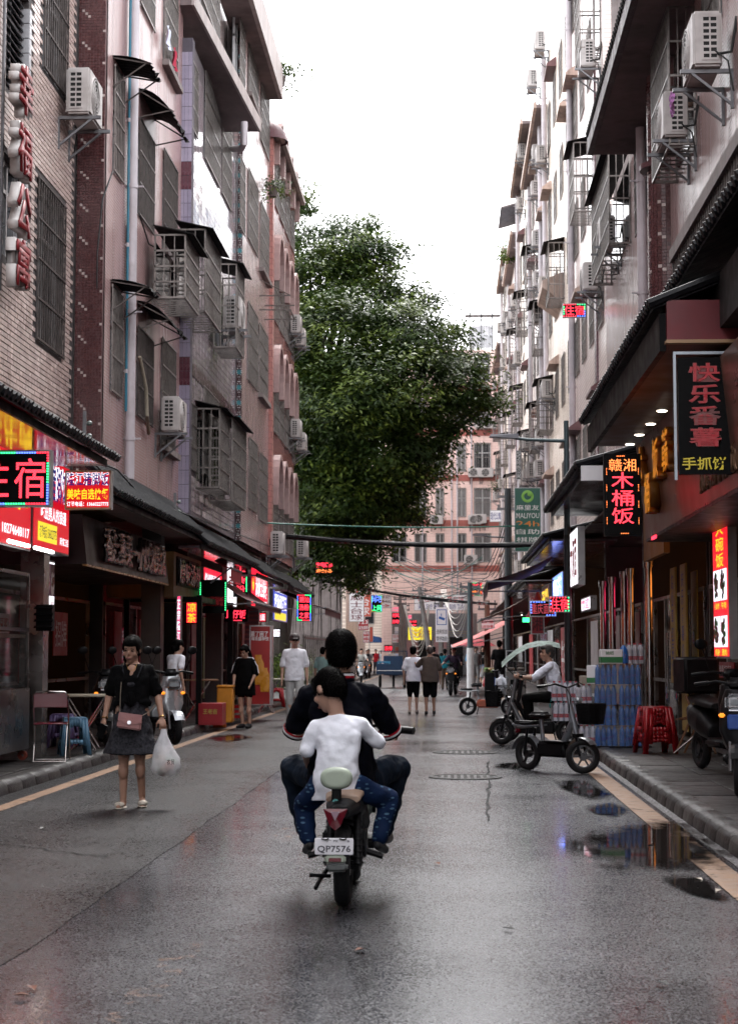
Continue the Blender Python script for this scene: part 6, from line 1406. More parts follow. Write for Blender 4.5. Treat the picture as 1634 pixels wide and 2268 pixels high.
HAIR = pm('black_hair', (.003, .0026, .0026), .6, 0, .4, 60, bump=.1, bscale=120, spec=.06); M_eye = pm('dark_eye', (.015, .01, .01), .2); M_lip = pm('lips', (.28, .1, .09), .45); M_shoe = pm('black_shoe', (.014, .014, .015), .5, 0, .2, 10)
BASE = dict(pelvis=(0, 0, .93), waist=(0, -.005, 1.08), chest=(0, .0, 1.27), neck=(0, .012, 1.44), head=(0, -.015, 1.57),
            shL=(.165, .01, 1.355), elL=(.225, .03, 1.11), wrL=(.235, -.03, .86), shR=(-.165, .01, 1.355), elR=(-.225, .03, 1.11), wrR=(-.235, -.03, .86),
            hipL=(.085, 0, .92), knL=(.09, -.015, .49), anL=(.09, .02, .075), hipR=(-.085, 0, .92), knR=(-.09, -.015, .49), anR=(-.09, .02, .075), toeL=(.1, -.13, .03), toeR=(-.1, -.13, .03))
def hand_(mb, el, wr, curl=.5, side=1, n=None, k=1.0, fine=True, dirv=None):
    el, wr = Vector(el), Vector(wr); d = Vector(dirv).normalized() if dirv is not None else (wr - el).normalized()
    n = Vector(n).normalized() if n is not None else Vector((-side, 0, 0))          # palm faces n
    s = d.cross(n)
    if s.length < .1: s = d.orthogonal()
    s.normalize(); n = s.cross(d).normalized(); M = Matrix((s, n, d)).transposed()
    c = wr + d*.05*k; mb.ell(c, (.04*k, .018*k, .055*k), 12, 8, 0, M)
    if not fine:
        mb.ell(wr + d*.11*k, (.036*k, .017*k, .05*k), 10, 8, 0, M); return
    for i, (o, L) in enumerate(((-.029, .062), (-.0098, .075), (.0098, .07), (.029, .056))):
        a = wr + d*.09*k + s*o*k; c1, c2 = curl, curl*2.1
        b = a + (d*math.cos(c1) + n*math.sin(c1))*L*.55*k; e = b + (d*math.cos(c2) + n*math.sin(c2))*L*.5*k
        cap_(mb, a - d*.02*k, b, .0092*k, .0085*k, 8); cap_(mb, b, e, .0085*k, .007*k, 8)
    a = wr + d*.025*k - s*.034*k; b = a + (d*.7 - s*.6 + n*.35).normalized()*.038*k; e = b + (d*.85 + n*(.2 + curl*.5)).normalized()*.03*k
    cap_(mb, a, b, .0115*k, .0098*k, 8); cap_(mb, b, e, .0098*k, .008*k, 8)
def person(label, loc, rz, h=1.7, pose=None, head=(0, 0, 0), top=None, sleeve=.75, hem=.02, bottom=None, btype='trousers', blen=None, shoes=M_shoe, hair='short', skin=SKIN, vox=.014, face=True, wide=1.0, collar=None, curl=.5, hands=None, loose=1.0, name='person', extra=None, ground=True, group=None, hmat=HAIR, legw=1.0, hs=1.09):
    k = h/1.7; kh = k*hs; P = {a: Vector(b) for a, b in BASE.items()}
    for a, b in (pose or {}).items(): P[a] = Vector(b)
    for a in P: P[a] = P[a]*k
    t = thing(name, label, 'person', loc, rz, group); near = vox < .0105
    X = (P['shL'] - P['shR']).normalized(); HX = (P['hipL'] - P['hipR']).normalized()
    def fr(a, b, x): u = (b - a).normalized(); f = x.cross(u).normalized(); return x, -f
    up = (P['neck'] - P['chest']).normalized(); fw = -(X.cross(up)).normalized()      # forward of the chest
    up2 = (P['waist'] - P['pelvis']).normalized(); fw2 = -(HX.cross(up2)).normalized()
    H = Euler([R(a) for a in head], 'XYZ').to_matrix(); hc = P['head']; hp = lambda x, y, z: hc + (H @ Vector((x, y, z)))*kh
    b = MB()
    # --- body
    b.ell(hp(0, .015, .022), (.075*kh, .092*kh, .093*kh), 16, 12, 0, H); b.ell(hp(0, -.022, -.045), (.056*kh, .066*kh, .073*kh), 14, 10, 0, H); b.ell(hp(0, -.05, -.085), (.033*kh, .03*kh, .03*kh), 10, 8, 0, H)
    b.ell(hp(0, -.092, -.018), (.015*kh, .02*kh, .024*kh), 10, 8, 0, H); b.ell(hp(0, -.087, -.058), (.025*kh, .012*kh, .012*kh), 10, 8, 0, H)
    for s in (-1, 1): b.ell(hp(.077*s, .012, -.008), (.012*kh, .022*kh, .032*kh), 10, 8, 0, H); b.ell(hp(.045*s, -.062, -.03), (.022*kh, .018*kh, .022*kh), 8, 6, 0, H)
    cap_(b, P['neck'] - up*.05*k, hp(0, .02, -.06), .058*k*wide**.5, .052*kh)
    loft_(b, [(P['pelvis'] - up2*.06*k, HX, fw2, .1*k*wide, .08*k*wide), (P['pelvis'] + up2*.03*k, HX, fw2, .155*k*wide, .1*k*wide), (P['waist'], HX, fw2, .132*k*wide, .092*k*wide), (P['chest'], X, fw, .152*k*wide, .1*k*wide), (P['chest'] + (P['neck']-P['chest'])*.55, X, fw, .15*k, .085*k), (P['neck'], X, fw, .06*k, .055*k)])
    for s, q in (('L', 1), ('R', -1)):
        cap_(b, P['sh'+s], P['el'+s], .048*k*wide**.6, .039*k*wide**.5); cap_(b, P['el'+s], P['wr'+s], .038*k*wide**.5, .026*k); f = P['el'+s].lerp(P['wr'+s], .25); b.ell(f, (.04*k,)*3)
        cap_(b, P['neck'].lerp(P['sh'+s], .2) - up*.04*k, P['sh'+s], .044*k, .046*k)
        hd = (hands or {}).get(s, {}); hand_(b, P['el'+s], P['wr'+s], hd.get('curl', curl), q, hd.get('n'), k, near or vox < .0125, hd.get('dir'))
        cap_(b, P['hip'+s], P['kn'+s], .084*k*legw, .056*k*legw); mid = P['kn'+s].lerp(P['an'+s], .3); cap_(b, P['kn'+s], P['an'+s], .05*k*legw, .033*k); b.ell(mid + (-fw2)*.02*k, (.05*k*legw, .052*k*legw, .09*k)); b.ell(P['kn'+s], (.054*k*legw,)*3)
        cap_(b, P['an'+s] - Vector((0, 0, .035*k)), P['toe'+s], .034*k, .03*k); b.ell(P['an'+s] + (P['an'+s]-P['toe'+s])*.15 - Vector((0,0,.02*k)), (.032*k,)*3)
    if extra and 'body' in extra: extra['body'](b, k, P)
    blob('body', b, vox, skin, t, 3)
    # --- clothes
    if top:
        c = MB(); g = .016*k; pel = P['pelvis'] + (P['waist']-P['pelvis'])*0; hemc = P['pelvis'] - up2*hem*k; lo = loose
        loft_(c, [(hemc, HX, fw2, .172*k*wide*lo, .122*k*wide*lo), (P['pelvis'] + up2*.06*k, HX, fw2, .166*k*wide*lo, .12*k*wide*lo), (P['waist'], HX, fw2, .15*k*wide*lo, .112*k*wide*lo), (P['chest'], X, fw, .168*k*wide, .118*k*wide), (P['chest'] + (P['neck']-P['chest'])*.5, X, fw, .17*k, .104*k), (P['chest'] + (P['neck']-P['chest'])*.82, X, fw, .115*k, .085*k), (P['neck'] - up*.012*k, X, fw, .068*k, .066*k)], 24)
        for s in 'LR':
            e = P['sh'+s].lerp(P['el'+s], min(sleeve, 1)); cap_(c, P['sh'+s], e, .06*k*wide**.5, .063*k*wide**.4*(lo**.5)); cap_(c, P['neck'].lerp(P['sh'+s], .22) - up*.035*k, P['sh'+s], .05*k, .058*k*wide**.5)
            if sleeve > 1: cap_(c, P['el'+s], P['el'+s].lerp(P['wr'+s], sleeve - 1), .054*k, .042*k)
        blob('shirt', c, max(vox, .010), top, t, 2, .038*k if near or vox < .0125 else .02, .085)
    if bottom:
        c = MB(); 
        if btype == 'skirt':
            z = blen*k; zt = P['waist'].z; secs = []
            for i in range(7): u = i/6; zz = z + (zt + .03*k - z)*u; rr = (.26 - .138*u**.7)*k; ctr = P['pelvis']*(1-u) + P['waist']*u; secs.append((Vector((ctr.x, ctr.y, zz)), HX, fw2, rr*wide, rr*.78*wide))
            loft_(c, secs, 28)
        else:
            loft_(c, [(P['pelvis'] - up2*.1*k, HX, fw2, .12*k*wide, .1*k*wide), (P['pelvis'], HX, fw2, .166*k*wide, .115*k*wide), (P['waist'] - up2*.04*k, HX, fw2, .146*k*wide, .106*k*wide)])
            fl = 1.0 if blen is None else blen
            for s in 'LR':
                if fl <= 1.0 and btype == 'shorts': e = P['hip'+s].lerp(P['kn'+s], fl); cap_(c, P['hip'+s], e, .102*k*legw, .086*k*legw)
                else: cap_(c, P['hip'+s], P['kn'+s], .1*k*legw, .073*k*legw); e = P['kn'+s].lerp(P['an'+s], min(fl, .94)); cap_(c, P['kn'+s], e, .072*k*legw, .058*k*legw)
        blob('skirt' if btype == 'skirt' else btype, c, max(vox, .010), bottom, t, 2, .034*k if near else .016*k, .09)
    if shoes is not None:
        c = MB()
        for s in 'LR':
            a, e = P['an'+s], P['toe'+s]; heel = a + (a - e)*.22; heel.z = a.z - .03*k; cap_(c, heel, e, .042*k, .04*k); cap_(c, a - Vector((0,0,.01*k)), a.lerp(e, .5), .045*k, .04*k)
        blob('shoes', c, max(vox, .009), shoes, t, 2)
    if hair != 'bald':
        c = MB(); c.ell(hp(0, .03, .042), (.083*kh, .092*kh, .086*kh), 16, 12, 0, H); c.ell(hp(0, .05, .0), (.079*kh, .07*kh, .085*kh), 16, 12, 0, H); c.ell(hp(0, -.025 if hair == 'bun' else -.04, .08), (.062*kh, .05*kh, .032*kh), 12, 8, 0, H); c.ell(hp(0, .055, -.03), (.066*kh, .042*kh, .048*kh), 12, 8, 0, H)
        for s in (-1, 1): c.ell(hp(.066*s, -.005, .03), (.018*kh, .05*kh, .05*kh), 10, 8, 0, H)
        if hair == 'bun': c.ell(hp(0, .12, -.03), (.045*kh, .04*kh, .05*kh), 12, 8, 0, H); c.ell(hp(0, -.01, .07), (.075*kh, .08*kh, .05*kh), 12, 8, 0, H)
        if hair == 'long':
            for s in (-1, 1): cap_(c, hp(.055*s, .04, 0), hp(.06*s, .05, -.2), .045*kh, .035*kh)
            cap_(c, hp(0, .06, 0), hp(0, .075, -.22), .06*kh, .05*kh)
        if hair == 'pony': cap_(c, hp(0, .1, .03), hp(0, .14, -.14), .035*kh, .025*kh)
        if hair == 'cap': c = MB(); c.ell(hp(0, .01, .05), (.09*kh, .105*kh, .085*kh), 16, 12, 0, H); c.ell(hp(0, -.1, .045), (.06*kh, .055*kh, .012*kh), 12, 8, 0, H)
        ho = blob('hair' if hair != 'cap' else 'cap', c, max(.008, vox*.8), hmat, t, 4, .004*kh if near else 0, .04)
        if vox < .0125 and hair != 'cap': strands_(ho, hmat, H, 2600 if near else 1200, hc, kh)
    else:
        c = MB(); c.ell(hp(0, .035, .02), (.08*kh, .085*kh, .08*kh), 14, 10, 0, H); c.ell(hp(0, .05, -.01), (.077*kh, .065*kh, .07*kh), 14, 10, 0, H); blob('hair', c, .012, pm('cropped_hair', (.05, .035, .03), .7), t, 2)
    if face:
        c = MB()
        for s in (-1, 1): c.ell(hp(.031*s, -.083, .006), (.0135*kh, .006*kh, .0065*kh), 10, 6, 0, H)
        c.build('eyes', M_eye, t, 60)
        c = MB()
        for s in (-1, 1): c.box(hp(.033*s, -.087, .026), (.032*kh, .008*kh, .006*kh), M=H @ Matrix.Rotation(R(6*s), 3, 'Y'))
        c.build('eyebrows', HAIR, t)
        MB().ell(hp(0, -.094, -.06), (.023*kh, .008*kh, .008*kh), 10, 6, 0, H).build('lips', M_lip, t, 60)
    return t, P, k
def g_at(x, y, z=0.0): return onZ(x, y, z)
# --- the walking woman with bags
wx = g_at(291, 1789)
DRESS = pm('charcoal_patterned_dress', (.026, .026, .031), .85, 0, .6, 45, bump=.2, bscale=50, spec=.1); JKT = fabric('black_jacket', (.0035, .0035, .004))
def vneck(b, k, P):
    b.ell((0, -.078*k, 1.365*k), (.05*k, .03*k, .06*k)); b.ell((0, -.1*k, 1.29*k), (.032*k, .02*k, .07*k))
woman, WP, wk = person('woman in black jacket and charcoal dress walking with a plastic bag', wx, R(4), 1.6,
    dict(head=(-.01, -.03, 1.572), elR=(-.235, .04, 1.115), wrR=(-.27, -.03, .88), elL=(.25, .03, 1.115), wrL=(.3, -.07, .89), knR=(-.075, -.03, .49), anR=(-.075, -.05, .07), toeR=(-.1, -.2, .03), knL=(.085, -.05, .5), anL=(.1, .08, .1), toeL=(.12, -.06, .035), hipL=(.09, 0, .92), hipR=(-.09, 0, .92)),
    head=(14, 3, -10), top=JKT, sleeve=.82, hem=-.13, loose=1.04, bottom=DRESS, btype='skirt', blen=.54, shoes=None, hair='bun', vox=.008, wide=1.09, curl=.45, hands={'L': dict(curl=1.0, n=(-.3, .9, 0)), 'R': dict(curl=.5, n=(.7, .7, 0))}, extra={'body': vneck}, legw=1.05, skin=SKIN2)
mb = MB()
for s in (-1, 1): mb.tube([(.058*s*wk, -.115*wk, 1.29*wk), (.085*s*wk, -.098*wk, 1.36*wk), (.1*s*wk, -.03*wk, 1.425*wk)], .006, 6)
mb.ell((0, -.112*wk, 1.225*wk), (.05*wk, .025*wk, .03*wk)); mb.build('dress_straps', DRESS, woman, 50)
mb = MB()
for s in (-1, 1): mb.add([(.03*s*wk, -.135*wk, 1.2*wk), (.075*s*wk, -.125*wk, 1.3*wk), (.13*s*wk, -.06*wk, 1.41*wk), (.1*s*wk, .0, 1.435*wk), (.085*s*wk, -.07*wk, 1.39*wk)], [(0,1,2,4), (2,3,4)])
mb.build('lapels', JKT, woman)
mb = MB().ell((0, -.13*wk, 1.13*wk), (.035*wk, .016*wk, .022*wk)); mb.tube([(0, -.15*wk, 1.13*wk), (.01, -.152*wk, 1.08*wk), (.012, -.15*wk, 1.02*wk)], [.03, .035, .02], 8); mb.build('jacket_knot', JKT, woman, 50)
MB().tube([(-.05*wk, -.095*wk, 1.42*wk), (-.035*wk, -.122*wk, 1.38*wk), (0, -.132*wk, 1.355*wk), (.035*wk, -.122*wk, 1.38*wk), (.05*wk, -.095*wk, 1.42*wk)], .0016, 6).build('necklace', pm('gold', (.4, .22, .06), .35, 1.0), woman)
mb = MB()
for s, w_ in (('R', 'wrR'), ('L', 'wrL')):
    q = WP[w_]; d = (q - WP['el'+s]).normalized(); mb.lathe([(.029, -.006), (.034, 0), (.029, .006)], q - d*.01, 14, 0, d.to_track_quat('Z', 'Y').to_matrix())
mb.build('bracelets', pm('gold', (.6, .38, .1), .25, 1.0), woman, 50)
for s in 'LR':
    a, e = WP['an'+s], WP['toe'+s]; mb = MB(); v = (e - a); v.z = 0; v.normalize(); c = a + v*.06; rz_ = math.atan2(v.y, v.x)
    mb.ell((c.x, c.y, e.z - .018), (.125, .045, .014), 16, 6, 0, Matrix.Rotation(rz_, 3, 'Z')); q = a + v*.12; mb.ell((q.x, q.y, e.z + .012), (.045, .047, .03), 14, 8, 0, Matrix.Rotation(rz_, 3, 'Z')); mb.build('sandal', pm('cream_sandal', (.5, .45, .38), .6, 0, .25, 40, bump=.5, bscale=80), woman, 50)
# pink shoulder bag on its chain
wm = TR(R(4), wx)
M_pinkl = pm('dusty_pink_leather', (.3, .13, .125), .45, 0, .08, 8, bump=.15, bscale=50)
bp = wm @ (Vector((-.0, -.2, .86))*wk); bag = thing('handbag', 'small dusty pink flap handbag on a thin strap in front of the woman', 'handbag', bp, R(4)); bag.rotation_euler = (R(-6), R(8), R(4))
bm = bmesh.new(); bmesh.ops.create_cube(bm, size=1)
for v in bm.verts: v.co = Vector((v.co.x*(.21 if v.co.z > 0 else .225), v.co.y*.075, v.co.z*.14))
bmesh.ops.bevel(bm, geom=bm.edges[:], offset=.012, segments=3, affect='EDGES'); me = bpy.data.meshes.new('bag_body'); bm.to_mesh(me); bm.free(); me.materials.append(M_pinkl); obj('bag_body', me, bag)
mb = MB().prism([(-.108, .072), (.108, .072), (.11, .0), (.06, -.02), (0, -.028), (-.06, -.02), (-.11, 0)], -.046, -.036); mb.build('flap', M_pinkl, bag); MB().lathe([(.001, .008), (.018, .008), (.02, 0)], (0, -.047, -.012), 8, 0, Matrix.Rotation(R(90), 3, 'X')).build('clasp', pm('steel_clasp', (.5, .5, .52), .2, 1), bag)
MB().tube([(-.105, 0, .07), (-.13, .01, .25), (-.15, .06, .42), (-.16, .12, .56)], .004, 6).build('strap', pm('chain_strap', (.3, .25, .2), .4, .7), bag); MB().tube([(.105, 0, .07), (.16, .05, .12), (.2, .14, .2)], .004, 6).build('strap', pm('chain_strap', (.3, .25, .2)), bag)
MB().box((0, 0, 0), (.07, .012, .14), 0, 0, Euler((.3, .4, 0)).to_matrix()).build('phone', M_black, loc=wm @ (WP['wrR'] + Vector((-.02, -.05, -.11))), label='dark phone in the right hand of the walking woman', cat='phone')
# thin plastic carrier bag with shopping
hp_ = wm @ (WP['wrL'] + Vector((.02, -.03, -.1))); M_film = pm('white_plastic_film', (.72, .72, .76), .3, 0, .15, 9, bump=.7, bscale=14, spec=.5); M_film.node_tree.nodes['Principled BSDF'].inputs['Alpha'].default_value = .62
cb = thing('carrier_bag', 'thin white plastic carrier bag full of vegetables in the left hand of the woman', 'plastic bag', hp_)
mb = MB(); prof = [(.02, 0), (.035, -.06), (.075, -.16), (.12, -.27), (.135, -.35), (.11, -.41), (.05, -.44), (.003, -.445)]; n = 26; o = 0
for i, (r_, z) in enumerate(prof):
    for j in range(n): a = 2*math.pi*j/n; f = 1 + .09*math.sin(a*5 + i) + .05*math.sin(a*9 - i*2); mb.v.append((r_*f*math.cos(a)*1.05 + .03*(1 if i > 2 else 0), r_*f*math.sin(a)*.85, z))
for i in range(len(prof)-1):
    for j in range(n): a, b = i*n+j, i*n+(j+1) % n; mb.f.append((a, b, b+n, a+n)); mb.m.append(0)
mb.build('film', M_film, cb, 60)
mb = MB()
for i in range(9): mb.ell((.03 + rnd.uniform(-.06,.06), rnd.uniform(-.04,.04), -.33 + rnd.uniform(-.06,.05)), (.05, .045, .05), 9, 7, i % 4)
mb.build('shopping', [pm('leafy_green', (.12, .22, .06), .6, 0, .4, 20), pm('onion_tan', (.35, .22, .1), .5), pm('pale_cabbage', (.35, .4, .25), .5, 0, .3, 15), pm('carrot_orange', (.5, .15, .05), .5)], cb, 60)
put_text(cb, '农贸', .09, -.3, .07, .05, M_bkp, y=-.115)
# --- scooter riders in the middle of the road
BX, BY = (761 - 988)/382.7, 9.95
BT = Matrix.Translation((BX, BY, 0))
# poses in the person's own frame (front = -Y, person turned 180 degrees: local x = -bike x, local y = -bike y)
def inv(d, k=1.0): return {a: (-b[0]/k, -b[1]/k, b[2]/k) for a, b in d.items()}
NAVY = fabric('navy_polo', (.003, .0034, .0065), 12, .35); JEAN = pm('dark_denim', (.009, .014, .024), .8, 0, .35, 12, bump=.5, bscale=12, spec=.1)
km = 1.74/1.7
man = dict(pelvis=(-.03, .42, .72), waist=(-.04, .41, .86), chest=(-.045, .44, 1.07), neck=(-.045, .47, 1.29), head=(-.045, .495, 1.445), shR=(.145, .47, 1.2), elR=(.235, .6, 1.0), wrR=(.28, .83, .97), shL=(-.235, .47, 1.2), elL=(-.325, .6, 1.0), wrL=(-.34, .83, .97),
    hipR=(.09, .45, .7), knR=(.285, .76, .74), anR=(.2, .82, .34), toeR=(.22, .98, .29), hipL=(-.15, .45, .7), knL=(-.365, .76, .74), anL=(-.28, .82, .34), toeL=(-.30, .98, .29))
rider, RP, rk = person('man in a dark navy polo shirt driving the small scooter seen from behind', BT @ Vector((0, 0, 0)), math.pi, 1.74, inv(man, km), head=(4, 0, 4), top=NAVY, sleeve=.95, hem=.05, bottom=JEAN, btype='trousers', hair='short', vox=.0095, wide=1.12, curl=1.2, face=True, legw=1.06, skin=SKIN2, hs=1.12, loose=1.1)
# polo collar with stripes and sleeve bands
q = RP['neck']; u = (RP['head'] - RP['neck']).normalized()
for i, (dz, r_, m) in enumerate(((.0, .082, NAVY), (.018, .079, fabric('red_stripe', (.35, .01, .02))), (.027, .078, fabric('white_stripe', (.6, .6, .62))), (.036, .075, NAVY))):
    MB().lathe([(r_ + .002, -.01), (r_ + .004, .0), (r_, .011)], q + u*(dz - .005) + Vector((0, .0, .0)), 24, 0, Matrix.Diagonal((1.0, 1.08, 1)) ).build('collar', m, rider, 60)
for s in 'LR':
    e = RP['sh'+s].lerp(RP['el'+s], .98); d = (RP['el'+s] - RP['sh'+s]).normalized(); M = d.to_track_quat('Z', 'Y').to_matrix()
    for dz, m in ((.0, fabric('red_stripe', (.35, .01, .02))), (.014, fabric('white_stripe', (.6, .6, .62))), (.026, NAVY)): MB().lathe([(.071, -.007), (.0735, 0), (.071, .007)], e + d*(dz + .03), 20, 0, M).build('sleeve_band', m, rider, 60)
kc = 1.16/1.7
child = dict(pelvis=(-.05, .16, .70), waist=(-.045, .15, .81), chest=(-.035, .17, .95), neck=(-.05, .2, 1.09), head=(-.105, .235, 1.225), shR=(.095, .19, 1.03), elR=(.19, .27, .915), wrR=(.14, .42, .89), shL=(-.175, .19, 1.02), elL=(-.235, .2, .87), wrL=(-.24, .34, .80),
    hipR=(.04, .18, .67), knR=(.25, .3, .585), anR=(.195, .24, .345), toeR=(.225, .34, .285), hipL=(-.14, .18, .67), knL=(-.255, .3, .545), anL=(-.215, .24, .34), toeL=(-.24, .34, .28))
WTEE = fabric('white_tshirt', (.82, .85, .93), 9, .7); PJ = pm('blue_printed_pyjama', (.006, .016, .05), .8, 0, .2, 10, bump=.5, bscale=12, spec=.1)
_n, _l = PJ.node_tree.nodes, PJ.node_tree.links
_tc = _n.new('ShaderNodeTexCoord'); _mp = _n.new('ShaderNodeMapping'); _mp.inputs['Scale'].default_value = (16, 16, 40); _mp.inputs['Rotation'].default_value = (.3, .5, .2); _v = _n.new('ShaderNodeTexVoronoi'); _v.feature = 'F1'; _v.inputs['Scale'].default_value = 1.0
_l.new(_tc.outputs['Object'], _mp.inputs[0]); _l.new(_mp.outputs[0], _v.inputs['Vector']); _r = _n.new('ShaderNodeMapRange'); _r.inputs[1].default_value = .28; _r.inputs[2].default_value = .18; _l.new(_v.outputs['Distance'], _r.inputs[0])
_x = _n.new('ShaderNodeMixRGB'); _x.inputs[2].default_value = (.07, .14, .22, 1); _b = _n['Principled BSDF']; _src = _b.inputs['Base Color'].links[0].from_socket; _l.new(_src, _x.inputs[1]); _l.new(_r.outputs[0], _x.inputs[0]); _l.new(_x.outputs[0], _b.inputs['Base Color'])
kid, KP, kk = person('child in a white T-shirt riding pillion behind the man on the scooter', BT @ Vector((0, 0, 0)), math.pi, 1.16, inv(child, kc), head=(30, -6, 44), top=WTEE, sleeve=.95, hem=.16, bottom=PJ, btype='trousers', blen=.9, hair='short', vox=.008, wide=1.14, curl=1.0, face=True, legw=1.25, loose=1.04, hs=1.5)
# ================================================================== two-wheelers
M_tyre = pm('tyre_rubber', (.009, .009, .01), .75, 0, .2, 20, bump=.3, bscale=60); M_mblk = pm('black_plastic', (.006, .006, .007), .42, 0, .2, 6, spec=.3); M_silver = pm('silver_paint', (.34, .36, .38), .3, .5, .08, 5, coat=.3); M_rim = pm('cast_rim', (.06, .06, .065), .35, .8, .2, 9)
M_teal = pm('teal_plastic', (.02, .3, .3), .4); M_pale = pm('pale_sage_plastic', (.42, .48, .4), .35, 0, .06, 5); M_redl = pm('red_lens', (.11, .006, .014), .18); M_amb = em('amber_lens', (.9, .25, .02), .5, (.5, .15, .02)); M_lens = pm('clear_lens', (.35, .38, .4), .08, .3)
def torus_(mb, c, Rr, r, M, n=28, k=10, m=0, ry=None):
    o = len(mb.v); c = Vector(c)
    for i in range(n):
        a = 2*math.pi*i/n
        for j in range(k): b = 2*math.pi*j/k; mb.v.append(tuple(M @ Vector(((Rr + r*math.cos(b))*math.cos(a), (Rr + r*math.cos(b))*math.sin(a), (ry or r)*math.sin(b))) + c))
    for i in range(n):
        for j in range(k): a, b = o+i*k+j, o+i*k+(j+1) % k; e, f = o+((i+1) % n)*k+j, o+((i+1) % n)*k+(j+1) % k; mb.f.append((a, b, f, e)); mb.m.append(m)
def wheel(par, y, r, w, steer=0.0, spokes=6, rimm=None, x=0.0, z=None):
    """wheel in the local YZ plane"""
    z = r if z is None else z; t = obj('wheel', None, par, loc=(x, y, z)); t.rotation_euler = (0, 0, steer); M = Matrix.Rotation(R(90), 3, 'Y')
    mb = MB(); torus_(mb, (0,0,0), r - w*.5, w*.5, M, 32, 10, 0, w*.5); mb.build('tyre', M_tyre, t, 60)
    mb = MB(); ri = r - w; torus_(mb, (0,0,0), ri, .014, M, 28, 6, 0, w*.35); mb.cyl((-.04, 0, 0), (.04, 0, 0), r*.24, n=14)
    for i in range(spokes): a = 2*math.pi*i/spokes; mb.bar((0, 0, 0), (0, ri*math.cos(a), ri*math.sin(a)), .028, .022)
    mb.build('rim', rimm or M_rim, t, 40); return t
def fender(par, y, r, a0, a1, m, w=.11, x=0, steer=0.0):
    t = MB(); n = 10; pts = []
    for i in range(n + 1): a = R(a0 + (a1-a0)*i/n); pts.append((math.cos(a)*r, math.sin(a)*r))
    for i in range(n):
        (ya, za), (yb, zb) = pts[i], pts[i+1]
        for j in range(4):
            P = lambda u, yy, zz: ((u/4 - .5)*w, yy*(1 - .05*abs(u-2)**2/4), zz*(1 - .05*abs(u-2)**2/4))
            t.quad(P(j,ya,za), P(j+1,ya,za), P(j+1,yb,zb), P(j,yb,zb))
    o = t.build('mudguard', m, par, 60); o.location = (x, y, 0); return o
def rbox(name, par, c, d, m, bev=.02, M=None, taper=None):
    bm = bmesh.new(); bmesh.ops.create_cube(bm, size=1)
    for v in bm.verts:
        f = 1.0 if taper is None else (taper if v.co.z > 0 else 1.0); q = Vector((v.co.x*d[0]*f, v.co.y*d[1]*f, v.co.z*d[2])); v.co = (M @ q if M else q) + Vector(c)
    bmesh.ops.bevel(bm, geom=bm.edges[:], offset=bev, segments=3, affect='EDGES'); me = bpy.data.meshes.new(name); bm.to_mesh(me); bm.free(); me.materials.append(m); me.polygons.foreach_set('use_smooth', [True]*len(me.polygons))
    try: me.set_sharp_from_angle(angle=R(50))
    except Exception: pass
    return obj(name, me, par)
